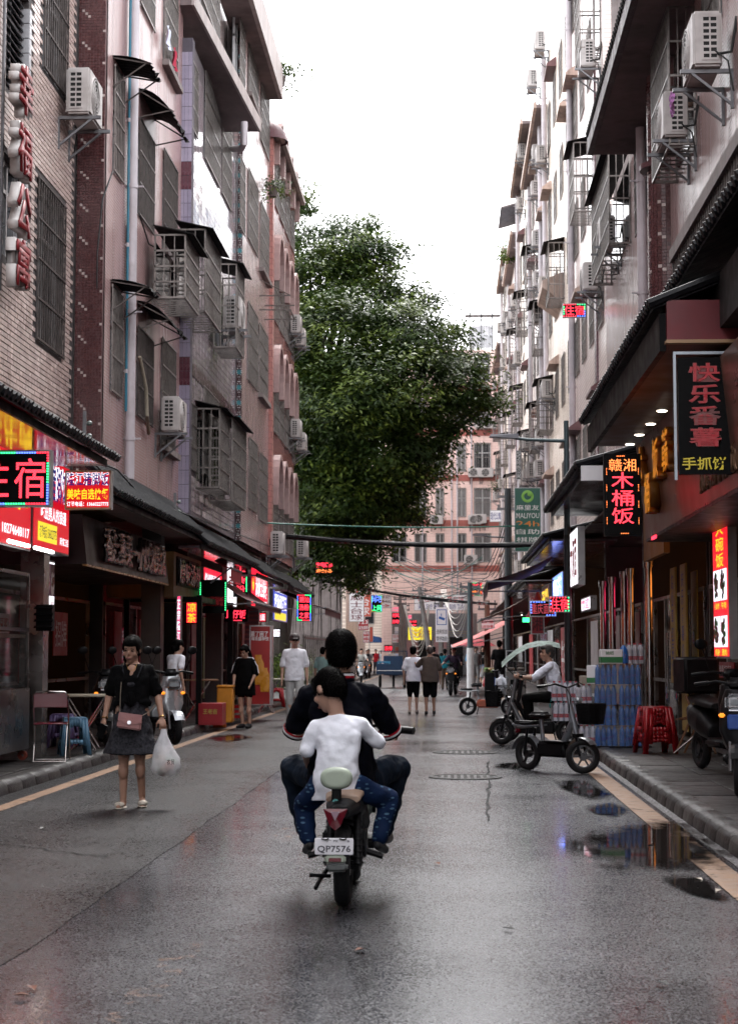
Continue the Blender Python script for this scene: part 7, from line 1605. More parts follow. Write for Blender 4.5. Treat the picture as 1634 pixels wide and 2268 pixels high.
def ebike(label, loc, rz, wb=.95, r=.2, w=.07, body=M_mblk, accent=M_silver, steer=0.0, basket=True, box=M_mblk, seat2=True, seath=.66, hb=.95, cowl=None, mirrors=False, name='electric_bike', group=None, lean=0.0, headl=True, rimm=None):
    """step-through electric bike: +Y forward, origin on the ground midway"""
    t = thing(name, label, 'electric bike', loc, rz, group); t.rotation_euler = (0, lean, rz); yf, yr = wb/2, -wb/2
    wheel(t, yf, r, w, steer, 6, rimm); wheel(t, yr, r, w, 0, 3, rimm)
    hy, hz = yf - .24, hb                       # handlebar clamp
    MB().tube([(0, yf - .04, r + .08), (0, hy + .06, hz - .3), (0, hy, hz)], [.036, .034, .026], 10).build('steering_column', accent, t, 50)
    mb = MB()
    for s in (-1, 1): mb.cyl((s*.055, yf, r), (s*.055, yf - .07, r + .26), .016, n=8)
    mb.b2(-.07, .07, yf - .1, yf - .05, r + .22, r + .27); mb.build('fork', M_mblk, t, 40)
    mb = MB().tube([(-.3, hy - .1, hz + .02), (-.2, hy - .02, hz + .05), (0, hy, hz), (.2, hy - .02, hz + .05), (.3, hy - .1, hz + .02)], .013, 8); mb.build('handlebar', M_mblk, t, 50)
    for s in (-1, 1): MB().cyl((s*.29, hy - .09, hz + .025), (s*.38, hy - .15, hz + .015), .02, n=8).build('grip', M_mblk, t, 50); MB().tube([(s*.26, hy - .04, hz + .06), (s*.36, hy - .06, hz + .03)], .006, 5).build('brake_lever', M_mblk, t)
    MB().tube([(0, hy + .08, hz - .4), (0, hy - .05, r + .18), (0, .1, r + .06), (0, yr + .2, r + .08)], [.04, .046, .048, .04], 10).build('frame', accent, t, 50)
    rbox('battery_box', t, (0, -.02, r + .07), (.17, wb - 2*r - .04 if wb - 2*r > .3 else .4, .19), box, .03)
    rbox('footboard', t, (0, .08, r + .165), (.22, .34, .02), M_mblk, .006)
    MB().cyl((0, yr + .26, r + .1), (0, yr + .22, seath - .03), .026, n=10).build('seat_post', accent, t, 50)
    rbox('saddle', t, (0, yr + .2, seath), (.2, .3, .085), M_mblk, .035, taper=.86)
    if seat2:
        mb = MB()
        for s in (-1, 1): mb.tube([(s*.07, yr + .25, seath - .12), (s*.07, yr, seath - .14), (s*.07, yr - .2, seath - .12)], .012, 6)
        mb.build('rear_rack', accent, t, 50); rbox('rear_seat', t, (0, yr - .03, seath - .1), (.17, .3, .05), M_mblk, .02)
    fender(t, yr, r + .03, 20, 170, accent, w + .05).location.z = r; fender(t, yf, r + .03, 40, 190, accent, w + .05).location.z = r
    mb = MB(); [mb.cyl((s*.07, yr, r), (s*.07, yr + .06, seath - .16), .018, n=8) for s in (-1, 1)]; mb.build('rear_shock', M_mblk, t, 40)
    MB().tube([(.07, yr + .25, r), (.13, yr + .2, .02)], .01, 6).build('kickstand', M_mblk, t)
    o = rbox('tail_lamp', t, (0, yr - .17, seath - .2), (.09, .03, .05), M_redl, .01)
    if headl: rbox('headlamp', t, (0, yf - .06, hz - .14), (.12, .07, .09), M_lens, .025)
    if cowl: rbox('headlamp_cowl', t, (0, yf + .0, hz - .07), (.26, .2, .22), cowl, .06, taper=.8); MB().b2(-.012, .012, yf + .1, yf + .106, hz - .14, hz + .0).build('cowl_stripe', M_blub, t)
    if basket:
        mb = MB(); by = yf + .13; a, b2, h2 = .15, .11, .24; z0 = hz - .42 if not cowl else hz - .46
        for i in range(13):
            u = -1 + 2*i/12
            for sy in (-1, 1): mb.bar((a*.82*u, by + sy*b2*.82, z0), (a*u, by + sy*b2, z0 + h2), .007)
            for sx in (-1, 1): mb.bar((sx*a*.82, by + b2*.82*u, z0), (sx*a, by + b2*u, z0 + h2), .007)
        for j in range(7):
            f = .82 + .18*j/6; z = z0 + h2*j/6
            for sy in (-1, 1): mb.bar((-a*f, by + sy*b2*f, z), (a*f, by + sy*b2*f, z), .008); mb.bar((sy*a*f, by - b2*f, z), (sy*a*f, by + b2*f, z), .008)
        bk = mb.build('basket', M_mblk, t); lm = MB(); rg = [[(sx*a*f, by + sy*b2*f, z) for sx, sy in ((-1,-1),(1,-1),(1,1),(-1,1))] for f, z in ((.8, z0 + .01), (.97, z0 + h2 - .01))]; [lm.quad(rg[0][q], rg[0][(q+1) % 4], rg[1][(q+1) % 4], rg[1][q]) for q in range(4)]; lm.build('basket_liner', M_mblk, bk); MB().add([(-a*.9, by - b2*.9, z0 + .02), (a*.9, by - b2*.9, z0 + .02), (a*.9, by + b2*.9, z0 + .02), (-a*.9, by + b2*.9, z0 + .02)], [(0,1,2,3)]).build('basket_floor', M_mblk, bk)
    MB().tube([(.02, hy, hz), (.05, hy + .1, hz - .1), (.04, hy + .05, hz - .3)], .006, 5).build('brake_cable', M_mblk, t)
    if mirrors:
        for s in (-1, 1): o = MB().tube([(s*.22, hy - .03, hz + .04), (s*.3, hy, hz + .2), (s*.33, hy, hz + .26)], .006, 6).build('mirror_stem', M_mblk, t); MB().ell((s*.34, hy - .01, hz + .3), (.06, .016, .055)).build('mirror', M_mblk, o, 60)
    return t
def moped(label, loc, rz, col=M_mblk, steer=0, hb=1.02, mirrors=True, box=None, r=.23, name='moped', blue=None, group=None, detail=True):
    """heavier scooter with bodywork: +Y forward"""
    t = thing(name, label, 'moped', loc, rz, group); yf, yr = .62, -.58
    wheel(t, yf, r, .1, steer, 8); wheel(t, yr, r, .1, 0, 8)
    mb = MB(); [mb.cyl((s*.075, yf, r), (s*.075, yf - .13, r + .42), .022, n=10) for s in (-1, 1)]; mb.build('fork', M_steel, t, 40)
    fender(t, yf, r + .04, 30, 170, col, .15).location.z = r
    b = MB(); loft_(b, [((0, yf - .12, .42), Vector((1,0,0)), Vector((0,1,0)), .1, .08), ((0, yf - .16, .6), Vector((1,0,0)), Vector((0,1,0)), .18, .1), ((0, yf - .2, .82), Vector((1,0,0)), Vector((0,1,0)), .17, .12), ((0, yf - .22, .98), Vector((1,0,0)), Vector((0,1,0)), .12, .1)]); blob('front_shield', b, .014, col, t, 4)
    b = MB(); X_, Y_ = Vector((1,0,0)), Vector((0,0,1)); loft_(b, [((0, -.05, .42), X_, Y_, .12, .1), ((0, -.3, .52), X_, Y_, .17, .16), ((0, -.6, .58), X_, Y_, .16, .15), ((0, -.85, .66), X_, Y_, .08, .06)]); blob('rear_bodywork', b, .014, col, t, 4)
    rbox('floorboard', t, (0, .16, .33), (.3, .5, .1), M_mblk, .03); b = MB(); loft_(b, [((0, .0, .72), X_, Y_, .1, .04), ((0, -.25, .75), X_, Y_, .15, .06), ((0, -.6, .79), X_, Y_, .14, .06), ((0, -.8, .8), X_, Y_, .08, .04)]); blob('seat', b, .012, pm('black_vinyl_seat', (.012,.012,.013), .5), t, 4)
    hy = yf - .26; mb = MB().tube([(-.34, hy - .1, hb), (-.2, hy, hb + .03), (0, hy + .02, hb), (.2, hy, hb + .03), (.34, hy - .1, hb)], .014, 8); mb.build('handlebar', M_mblk, t, 50); rbox('instrument_pod', t, (0, hy + .03, hb - .0), (.24, .2, .13), M_mblk, .05)
    for s in (-1, 1): MB().cyl((s*.27, hy - .06, hb + .015), (s*.4, hy - .13, hb - .005), .021, n=8).build('grip', M_mblk, t, 50)
    hl = rbox('headlamp', t, (0, yf - .065, .86), (.2, .06, .12), M_lens, .03); rbox('headlamp_rim', t, (0, yf - .075, .86), (.24, .06, .16), pm('satin_chrome', (.4,.4,.42), .25, .9), .035); rbox('tail_lamp', t, (0, -.86, .62), (.14, .04, .06), M_redl, .015)
    for s in (-1, 1): rbox('indicator', t, (s*.15, yf - .1, .74), (.06, .05, .04), M_amb, .012)
    if blue: rbox('blue_badge_panel', t, (0, yf - .055, .68), (.2, .03, .14), blue, .012)
    if mirrors:
        for s in (-1, 1): o = MB().tube([(s*.24, hy, hb + .03), (s*.3, hy + .03, hb + .2), (s*.33, hy + .02, hb + .28)], .007, 6).build('mirror_stem', M_mblk, t); MB().ell((s*.34, hy + .01, hb + .33), (.075, .022, .06)).build('mirror', M_mblk, o, 60)
    MB().tube([(-.1, .1, .3), (-.2, .06, .02)], .014, 6).build('kickstand', M_steel, t)
    if box: rbox('delivery_box', t, (0, -.72, 1.06), (.42, .42, .42), box, .03)
    return t
# --- the scooter in the middle (seen from behind)
t = thing('scooter', 'small black and sage scooter carrying the man and child in the middle of the road', 'scooter', (BX, BY, 0))
wheel(t, 0, .235, .095, 0, 8); wheel(t, 1.12, .235, .09, 0, 8)
fender(t, 0, .265, 40, 112, M_mblk, .12).location.z = .235
b = MB(); X_, Y_ = Vector((1,0,0)), Vector((0,0,1)); loft_(b, [((-.02, -.17, .55), X_, Y_, .06, .04), ((0, .0, .57), X_, Y_, .1, .06), ((0, .35, .55), X_, Y_, .12, .09), ((0, .6, .42), X_, Y_, .13, .07)]); blob('tail_bodywork', b, .01, M_mblk, t, 3)
b = MB(); loft_(b, [((0, -.04, .61), X_, Y_, .1, .03), ((0, .2, .64), X_, Y_, .12, .04), ((0, .55, .65), X_, Y_, .13, .05), ((0, .75, .63), X_, Y_, .08, .04)]); blob('seat', b, .01, pm('beige_vinyl_seat', (.32, .22, .16), .5), t, 3)
b = MB(); loft_(b, [((-.035, -.09 + y, .735), Vector((1,0,0)), Vector((0,0,1)), .093*f, .064*f) for y, f in ((-.036, .7), (-.028, .9), (-.012, 1), (.012, 1), (.028, .9), (.036, .7))]); blob('backrest_pad', b, .005, pm('sage_vinyl', (.4, .47, .38), .42, 0, .05, 8), t, 6); rbox('backrest_post', t, (-.035, -.075, .62), (.056, .018, .16), M_mblk, .008)
MB().lathe([(.001, .004), (.016, .004), (.018, 0)], (-.04, -.086, .6), 14, 0, Matrix.Rotation(R(90), 3, 'X')).build('badge', pm('teal_badge', (.1, .35, .35), .4), t)
mb = MB(); mb.add([(-.07, -.11, .565), (.07, -.11, .565), (.03, -.125, .47), (0, -.125, .445), (-.03, -.125, .47), (0, -.13, .53)], [(0, 1, 5), (0, 5, 4), (1, 2, 5), (5, 2, 3), (5, 3, 4)]); o = mb.build('tail_lamp', M_redl, t); o.location = (-.035, -.07, .005)
MB().add([(-.025, -.132, .55), (.025, -.132, .55), (0, -.135, .5)], [(0,1,2)]).build('tail_lamp_trim', pm('lilac_trim', (.25, .15, .2), .3), t).location = (-.035, -.07, .005)
pl = rbox('number_plate', t, (-.035, -.285, .372), (.215, .008, .092), pm('white_plate', (.85, .85, .9), .4), .003); pk = pm('plate_ink', (.03, .03, .05), .5)
put_text(pl, 'QP7576', -.035, .356, .185, .042, pk, y=-.291, bold=.012); put_text(pl, '广 州', -.045, .402, .06, .014, pk, y=-.291); put_text(pl, '套', .045, .402, .014, .012, pk, y=-.291)
for sx in (-.07, .03): MB().tube([(sx - .035, -.292, .415), (sx - .03 + .02, -.296, .41), (sx - .035 + .04, -.292, .416)], .004, 5).build('plate_bolt', M_mblk, pl)
rbox('rear_bracket', t, (-.03, -.265, .3), (.12, .03, .05), M_pale, .012); rbox('reflector', t, (-.03, -.283, .297), (.07, .008, .022), M_redl, .003)
rbox('rear_hugger', t, (-.02, -.245, .255), (.12, .09, .05), pm('grey_plastic', (.09, .1, .1), .5), .015)
for s in (-1, 1):
    o = MB().cyl((s*.085, .0, .235), (s*.075, .12, .52), .026, n=12).build('shock_absorber', M_mblk, t, 40); mb = MB(); [torus_(mb, (s*(.085 - .01*j/7), .12*j/8, .25 + .032*j), .03, .005, Matrix.Identity(3), 12, 5) for j in range(8)]; mb.build('spring', M_mblk, o, 60)
    MB().tube([(s*.06, 0, .235), (s*.08, .3, .28), (s*.06, .6, .3)], [.03, .034, .03], 8).build('swing_arm', M_mblk, t, 50); MB().cyl((s*.09, .22, .3), (s*.22, .22, .26), .018, n=8).build('foot_peg', M_mblk, t, 40); rbox('side_cover', t, (s*.1, .2, .34), (.05, .3, .18), M_mblk, .02)
    MB().tube([(s*.0, .86, .98), (s*.2, .84, 1.0), (s*.3, .79, .97)], .012, 8).build('handlebar', M_mblk, t, 50); MB().cyl((s*.29, .795, .972), (s*.39, .75, .965), .024, n=10).build('grip', M_mblk, t, 50)
MB().tube([(-.05, .28, .26), (-.14, .12, .14), (-.16, .02, .1)], .013, 6).build('kickstand', M_mblk, t); MB().tube([(-.08, .1, .16), (-.2, .06, .17)], .012, 6).build('centre_stand', M_mblk, t)
MB().tube([(0, 1.05, .4), (0, .92, .8), (0, .86, 1.0)], .03, 10).build('steering_column', M_pale, t, 50); rbox('front_shield', t, (0, .9, .62), (.3, .08, .42), M_pale, .04); rbox('floorboard', t, (0, .72, .3), (.34, .4, .06), M_mblk, .02); rbox('headlamp', t, (0, .98, .86), (.16, .08, .14), M_lens, .03)
# --- right side, parked silver electric bike (front towards the kerb)
pr, pf = onZ(1178, 1706), onZ(1281, 1713); pf.y = pr.y - .55; d = pf - pr; c = (pr + pf)/2; ang = math.atan2(-d.x, d.y)
ebike('silver and black electric bike with basket parked at the right kerb, nearest', (c.x, c.y, 0), ang, accent=pm('dull_silver_paint', (.16, .17, .19), .35, .4, .1, 5), wb=.9, r=.205, w=.075, steer=R(-70) - ang + math.pi*0 - R(0) if False else R(45), seath=.68, hb=1.02)
# --- the seated older man on his electric bike
q = onZ(1115, 1651); hd = R(72); c2 = Vector((q.x + math.sin(hd)*.52 , q.y + .12 + math.cos(hd)*0, 0))
rb = ebike('electric bike with dark basket and white headlamp cowl under the seated man on the right', (c2.x, c2.y, 0), R(78), wb=1.06, r=.205, w=.085, body=M_mblk, accent=M_steel, seath=.72, hb=1.06, cowl=pm('white_blue_cowl', (.55, .58, .64), .35))
bt = TR(R(78), c2)
# person's frame: front = -Y -> bike forward +Y means rotate by 180 degrees
WS = fabric('white_office_shirt', (.72, .74, .84), 10, .7); BT_ = fabric('black_trousers', (.004, .004, .004))
k_ = 1.68/1.7
om = dict(pelvis=(0, -.33, .78), waist=(0, -.33, .93), chest=(0, -.29, 1.12), neck=(0, -.24, 1.3), head=(0, -.19, 1.44), shR=(.17, -.27, 1.25), elR=(.25, -.03, 1.08), wrR=(.31, .19, 1.07), shL=(-.17, -.27, 1.25), elL=(-.25, -.03, 1.05), wrL=(-.31, .17, 1.07),
    hipR=(.09, -.3, .76), knR=(.15, .12, .74), anR=(.13, .08, .34), toeR=(.13, .24, .29), hipL=(-.09, -.3, .76), knL=(-.15, .12, .74), anL=(-.13, .08, .34), toeL=(-.13, .24, .29))
old, OP, ok_ = person('older man in a white short-sleeved shirt sitting on an electric bike, right', c2, R(78) + math.pi, 1.68, inv(om, k_), head=(2, 0, 38), top=WS, sleeve=.95, hem=.02, bottom=BT_, btype='trousers', hair='short', hmat=pm('greying_hair', (.03, .026, .025), .7), skin=SKIN2, vox=.0115, curl=1.1, shoes=fabric('grey_shoe', (.14, .13, .13)))
MB().tube([OP['shR'] + Vector((.03, .05, .06)), OP['chest'] + Vector((.02, .13, 0)), OP['pelvis'] + Vector((-.15, .06, .1))], .012, 6).build('bag_strap', M_black, old, 50)
mb = MB().tube([OP['pelvis'] + Vector((.17, -.03, .02)), OP['pelvis'] + Vector((.19, -.05, -.1))], .006, 5); mb.ell(OP['pelvis'] + Vector((.19, -.06, -.16)), (.03, .012, .04)); mb.build('key_fob', M_teal, old)
# sun canopy of a bike behind him
u0 = c2 + Vector((.02, 1.2, -.13)); t = thing('bike_canopy', 'pale patterned rain canopy arching over a bike behind the seated man', 'canopy', u0)
mb = MB(); n = 12
prof = [(-.5, 1.42), (-.4, 1.52), (-.25, 1.64), (-.08, 1.73), (.1, 1.77), (.3, 1.77), (.45, 1.73)]
for i in range(len(prof)-1):
    for j in range(6):
        P = lambda a, v: (a[0], (v - 3)*.09, a[1] - .03*abs(v-3)**1.6*.5); mb.quad(P(prof[i], j), P(prof[i+1], j), P(prof[i+1], j+1), P(prof[i], j+1))
mb.build('canopy_sheet', pm('mint_printed_sheet', (.2, .25, .23), .7, 0, .5, 14, spec=.1), t, 60); mb = MB(); [mb.bar((-.5, 0, 1.42), (-.1, 0, 1.0), .015), mb.bar((.4, 0, 1.74), (.4, 0, .7), .015)]; mb.build('canopy_stay', M_mblk, t)
ebike('dark electric bike under the rain canopy behind the seated man', (u0.x + .1, u0.y, 0), R(95), wb=1.0, accent=M_mblk, basket=False, hb=1.02)
# white and orange bike parked across
q = onZ(1036, 1585); ebike('grey and orange electric bike parked side-on in mid distance', (q.x + .48, q.y + .1, 0), R(-90), wb=.96, r=.205, w=.075, basket=True, box=pm('orange_battery', (.5, .12, .06), .4), hb=1.0, seath=.7)
# two heavy mopeds at the right edge
moped('black delivery moped with round mirrors and a box parked on the right pavement', (3.02, 19.3, SZ), R(192), hb=1.08, box=M_mblk)
moped('black moped with square headlamp and blue panel at the right picture edge', (2.78, 16.6, SZ), R(170), hb=1.02, mirrors=False, blue=pm('blue_gloss', (.02, .08, .35), .2, coat=.4))
# left side mopeds
for i, (x, y, a, lab, c_) in enumerate(((372, 1648, 28, 'white and dark moped parked at the left kerb behind the woman', M_silver), (330, 1640, 20, 'black moped with round headlamp in the shade behind the woman', M_mblk), (275, 1650, 15, 'black moped parked deepest in the shade beside the tables', M_mblk))):
    q = onZ(x, y, SZ); moped(lab, (q.x - (.15 if i == 0 else .35), q.y + .3, SZ), R(180 + a), c_, hb=1.02)
# ================================================================== everyone else
def P_(x, y, z=0.0): q = onZ(x, y, z); return (q.x, q.y, z)
BLK = fabric('black_tee', (.0035, .0035, .004)); OLV = fabric('olive_shorts', (.07, .07, .045)); GRYT = fabric('taupe_tee', (.085, .065, .055)); LGT = fabric('pale_trousers', (.4, .4, .4)); WH2 = fabric('white_tee_far', (.74, .74, .8), 10, .6); BSH = fabric('black_shorts', (.004, .004, .005)); WSH = pm('white_trainer', (.5, .5, .5), .5)
girl, GP, gk = person('girl in an oversized black T-shirt dress looking down at the left kerb', P_(543, 1613), R(-18), 1.6, dict(head=(.0, -.05, 1.56), elL=(.24, -.02, 1.12), wrL=(.2, -.14, .93), elR=(-.24, .0, 1.12), wrR=(-.2, -.12, .92), anR=(-.07, .03, .075)), head=(32, 0, -10), top=BLK, sleeve=1.0, hem=.26, bottom=BSH, btype='shorts', blen=.55, hair='long', vox=.0125, loose=1.2, wide=1.02)
for s in 'LR': MB().tube([GP['neck'] + Vector((.05 if s == 'L' else -.05, -.03, .0)), GP['sh'+s] + Vector((.0, -.02, .072)), GP['sh'+s].lerp(GP['el'+s], .5) + Vector((.07 if s == 'L' else -.07, -.01, .02)), GP['el'+s] + Vector((.065 if s == 'L' else -.065, -.01, 0))], .008, 6).build('sleeve_stripe', WH2, girl, 60)
person('man in a white T-shirt and dark cap walking towards the camera, left', P_(652, 1606), R(6), 1.82, dict(anL=(.1, -.1, .08), knL=(.1, -.12, .5), toeL=(.11, -.25, .04)), head=(4, 0, 6), top=WH2, sleeve=.95, hem=.1, bottom=LGT, hair='cap', hmat=pm('dark_cap', (.03, .02, .02), .7), vox=.0125, shoes=BLK, loose=1.12)
person('woman in a white cut-out top and olive shorts reaching over the left stall', P_(383, 1625, SZ), R(140), 1.55, dict(elL=(.3, -.2, 1.18), wrL=(.5, -.34, 1.2), chest=(0, -.06, 1.25), neck=(0, -.09, 1.42), head=(0, -.12, 1.55), shL=(.17, -.06, 1.35), shR=(-.17, -.06, 1.35)), top=WH2, sleeve=.7, hem=.0, bottom=OLV, btype='shorts', blen=.8, hair='bun', vox=.0135, shoes=WSH)
person('man in a white T-shirt and black knee shorts walking away, left of the pair', P_(915, 1581), R(178), 1.6, dict(anL=(.09, .05, .08), knL=(.09, -.1, .5), anR=(-.08, -.02, .08), knR=(-.08, -.05, .5), elL=(.24, .02, 1.12)), top=WH2, sleeve=.9, hem=.12, bottom=BSH, btype='trousers', blen=.15, vox=.0135, loose=1.12, shoes=pm('grey_sandal', (.25, .2, .18), .6))
person('shaven-headed man in a taupe T-shirt walking away with his arm round the other', P_(952, 1583), R(182), 1.62, dict(elR=(.0, .0, 1.1), anL=(.1, .12, .16), knL=(.09, -.04, .5), toeL=(.1, .03, .04), elL=(.33, -.08, 1.2), wrL=(.44, -.12, 1.22)) if False else dict(elL=(.3, -.05, 1.2), wrL=(.34, -.26, 1.24), elR=(-.24, .02, 1.12), wrR=(-.25, -.06, .87), anR=(-.1, -.05, .08)), top=GRYT, sleeve=.95, hem=.14, bottom=BSH, btype='shorts', blen=1.0, hair='bald', vox=.0135, loose=1.18, skin=SKIN2, wide=1.08)
far = [(715, 1565, 0, 'person in a mint shirt half hidden behind the rider, left', (.25, .4, .38), (.05, .05, .06), 1.6, 170, 'short', 0), (985, 1528, 0, 'woman in a teal blouse with a ponytail walking away, mid street', (.02, .2, .26), (.12, .09, .07), 1.6, 180, 'pony', 0), (960, 1530, 0, 'person in black beside the walking pair, further away', (.012, .012, .014), (.03, .03, .035), 1.68, 185, 'short', 0), (1040, 1522, 0, 'man in a sky blue shirt at the right stalls', (.1, .3, .5), (.05, .05, .06), 1.68, 60, 'short', 0),
       (1054, 1517, SZ, 'woman in a grey checked shirt carrying a white bag, right', (.3, .3, .3), (.3, .3, .3), 1.56, 5, 'pony', 1), (1069, 1516, SZ, 'young woman in a black T-shirt with a white cross, right', (.012, .012, .013), (.3, .4, .55), 1.6, 0, 'long', 2), (1106, 1540, SZ, 'man in black standing at the right stall with his back turned', (.01, .01, .011), (.02, .02, .022), 1.7, 175, 'short', 0), (880, 1498, 0, 'man in a blue and white striped shirt far down the street', (.4, .45, .6), (.05, .05, .06), 1.65, 180, 'short', 0), (832, 1496, 0, 'person in a red shirt far down the street', (.4, .02, .03), (.05, .05, .06), 1.66, 10, 'short', 0), (868, 1500, 0, 'bald man in a white shirt far down the street', (.5, .48, .48), (.1, .1, .1), 1.66, 15, 'bald', 0), (812, 1494, 0, 'person in pale clothes far left in the crowd', (.4, .38, .4), (.1, .1, .12), 1.6, 0, 'short', 0), (846, 1494, 0, 'person in a white top among the far mopeds', (.5, .5, .52), (.05, .05, .06), 1.62, 20, 'long', 0)]
for i, (x, y, z, lab, ct, cb_, h, a, hr, ex) in enumerate(far):
    t, pp, k = person(lab, P_(x, y, z), R(a), h, dict(anL=(.09, -.08, .08), knL=(.09, -.08, .49)), top=fabric('far_top_%d' % i, ct), sleeve=.9, hem=.05, bottom=fabric('far_bottom_%d' % i, cb_), btype='shorts' if ex == 2 else 'trousers', blen=.4 if ex == 2 else None, hair=hr, vox=.02, face=y > 1515)
    if ex == 2:
        mb = MB(); [mb.box((0, -.135*k, 1.22*k), (.14*k, .006, .022*k), M=Matrix.Rotation(R(q), 3, 'Y')) for q in (55, -55)]; mb.build('cross_print', M_whp, t)
    if ex == 1:
        b_ = thing('carrier_bag', 'white carrier bag in the hand of the woman in the checked shirt', 'plastic bag', Vector(P_(x, y, z)) + Vector((.26, -.05, .3))); MB().lathe([(.02, .45), (.06, .3), (.14, .12), (.12, .02), (.02, 0)], n=12).build('film', M_film, b_, 60); mb = MB().ell((0, 0, .12), (.09, .08, .09)); mb.build('shopping', pm('pale_cabbage', (.35,.4,.25)), b_, 60)
# far motorbike with rider, facing
q = P_(1003, 1540); moped('dark motorbike ridden towards the camera in mid street', q, R(172), hb=1.05)
sit = dict(pelvis=(0, -.25, .84), waist=(0, -.25, 1.0), chest=(0, -.22, 1.19), neck=(0, -.19, 1.37), head=(0, -.17, 1.51), shR=(.17, -.2, 1.32), elR=(.29, .0, 1.12), wrR=(.32, .24, 1.06), shL=(-.17, -.2, 1.32), elL=(-.29, 0, 1.12), wrL=(-.32, .24, 1.06), hipR=(.1, -.22, .82), knR=(.2, .18, .74), anR=(.17, .14, .38), toeR=(.17, .28, .35), hipL=(-.1, -.22, .82), knL=(-.2, .18, .74), anL=(-.17, .14, .38), toeL=(-.17, .28, .35))
person('rider in dark clothes on the motorbike coming towards the camera', q, R(172) + math.pi, 1.66, inv(sit, 1.66/1.7), top=fabric('plum_shirt', (.03, .02, .035)), sleeve=1.0, hem=.02, bottom=BSH, hair='short', vox=.018, skin=SKIN2)
for i, (x, y, a, lab, ct) in enumerate(((790, 1500, 178, 'far moped with a rider in white, leftmost in the crowd', (.5, .5, .52)), (815, 1503, 175, 'far moped with a rider in grey beside the blue trike', (.2, .2, .22)), (800, 1512, 182, 'far moped with a helmeted rider next to the scooter rider', (.4, .4, .38)))):
    q = P_(x, y); moped(lab.replace('rider', 'pale front shield and rider') if False else lab.split(' with')[0] + ' under the ' + lab.split('with a ')[1], q, R(a), M_silver, hb=1.0); person(lab.split('with a ')[1].replace('rider', 'moped rider') + ', far away', q, R(a) + math.pi, 1.64, inv(sit, 1.64/1.7), top=fabric('far_rider_%d' % i, ct), bottom=BSH, hair='short', vox=.022, face=False)
# blue cargo trike seen from behind
q = Vector(P_(868, 1524)); t = thing('cargo_trike', 'blue cargo tricycle with an open bed driving away, far', 'tricycle', q); M_bt = pm('blue_trike_paint', (.01, .035, .085), .5, .1, .2, 3, dirt=.4)
MB().b2(-.62, .62, -.1, 1.4, .55, .6).build('bed_floor', M_bt, t); [MB().b2(sx*.62 - .02, sx*.62 + .02, -.1, 1.4, .6, .98).build('side_board', M_bt, t) for sx in (-1, 1)]; MB().b2(-.62, .62, -.12, -.08, .6, .98).build('tailgate', M_bt, t); MB().b2(-.6, .6, -.135, -.12, .7, .73).build('tailgate_strip', M_whp, t)
for sx in (-.5, .5): wheel(t, .35, .27, .12, 0, 6, None, sx)
wheel(t, 2.0, .27, .1, 0, 6); MB().b2(-.4, .4, 1.45, 2.0, .5, 1.3).build('cab', M_bt, t); mb = MB(); [mb.bar((sx*.58, 1.4, .98), (sx*.58, 1.4, 1.5), .03) for sx in (-1, 1)]; mb.bar((-.58, 1.4, 1.5), (.58, 1.4, 1.5), .03); mb.build('roll_bar', M_bt, t)
cr = thing('plastic_crate', 'blue plastic crate riding on the cargo tricycle', 'crate', q + Vector((-.35, .3, .62))); [MB().b2(-.25, .25, -.2, .2, z, z + .07).build('crate_band', pm('crate_blue', (.03, .2, .35), .5), cr) for z in (0, .1, .2, .3, .4)]; [MB().b2(sx*.24 - .02, sx*.24 + .02, sy*.19 - .02, sy*.19 + .02, 0, .47).build('crate_post', pm('crate_blue', (.03,.2,.35)), cr) for sx in (-1, 1) for sy in (-1, 1)]
# navy umbrella far left
q = Vector(P_(818, 1492)); t = thing('market_umbrella', 'large navy market umbrella at the far left stalls', 'umbrella', q); MB().cyl((0,0,0), (0,0,2.5), .025, n=8).build('pole', M_alu, t, 40); mb = MB(); n = 8
for i in range(n): a, b = 2*math.pi*i/n, 2*math.pi*(i+1)/n; mb.add([(0,0,2.65),(.7*math.cos(a),.7*math.sin(a),2.5),(.7*math.cos(b),.7*math.sin(b),2.5),(1.4*math.cos(b),1.4*math.sin(b),2.12),(1.4*math.cos(a),1.4*math.sin(a),2.12)], [(0,1,2),(1,4,3,2)])
mb.build('canopy', fabric('navy_umbrella', (.02, .05, .13)), t)
# arm reaching out of the tall cage
p = onX(1532, 188, XR + .06); t = thing('person', 'person behind the tall window cage reaching an arm out, upper right', 'person', p); b = MB(); b.ell((.1, .1, .12), (.075, .09, .115)); cap_(b, (.1, .15, -.05), (.1, .15, .05), .06, .05); b.ell((.12, .2, -.3), (.17, .12, .28)); cap_(b, (.05, .1, -.12), (-.1, -.02, -.3), .045, .038); cap_(b, (-.1, -.02, -.3), (-.34, -.05, -.24), .038, .028); hand_(b, (-.1, -.02, -.3), (-.34, -.05, -.24), .6, 1, (0, 0, -1), 1, True); blob('body', b, .01, SKIN2, t); b = MB(); b.ell((.1, .12, .16), (.085, .095, .1)); blob('hair', b, .01, HAIR, t); b = MB(); loft_(b, [((.12, .2, -.34), Vector((1,0,0)), Vector((0,1,0)), .19, .13), ((.12, .2, -.3), Vector((1,0,0)), Vector((0,1,0)), .19, .13), ((.1, .17, -.06), Vector((1,0,0)), Vector((0,1,0)), .12, .09)]); blob('shirt', b, .014, fabric('pale_blue_tee', (.3, .4, .5)), t)
mb = MB(); c0 = onX(1487, 205, XR - .45)
for i in range(5):
    for j in range(6): PP = lambda u, v: (.03*math.sin(u*2+v), (u-2.5)*.04, -v*.05); mb.quad(PP(i,j), PP(i+1,j), PP(i+1,j+1), PP(i,j+1))
mb.build('hung_laundry', pm('multicolour_cloth', (.3, .12, .3), .8, 0, .9, 25), loc=c0, smooth=60, label='small multicoloured cloth held outside the tall cage', cat='laundry')
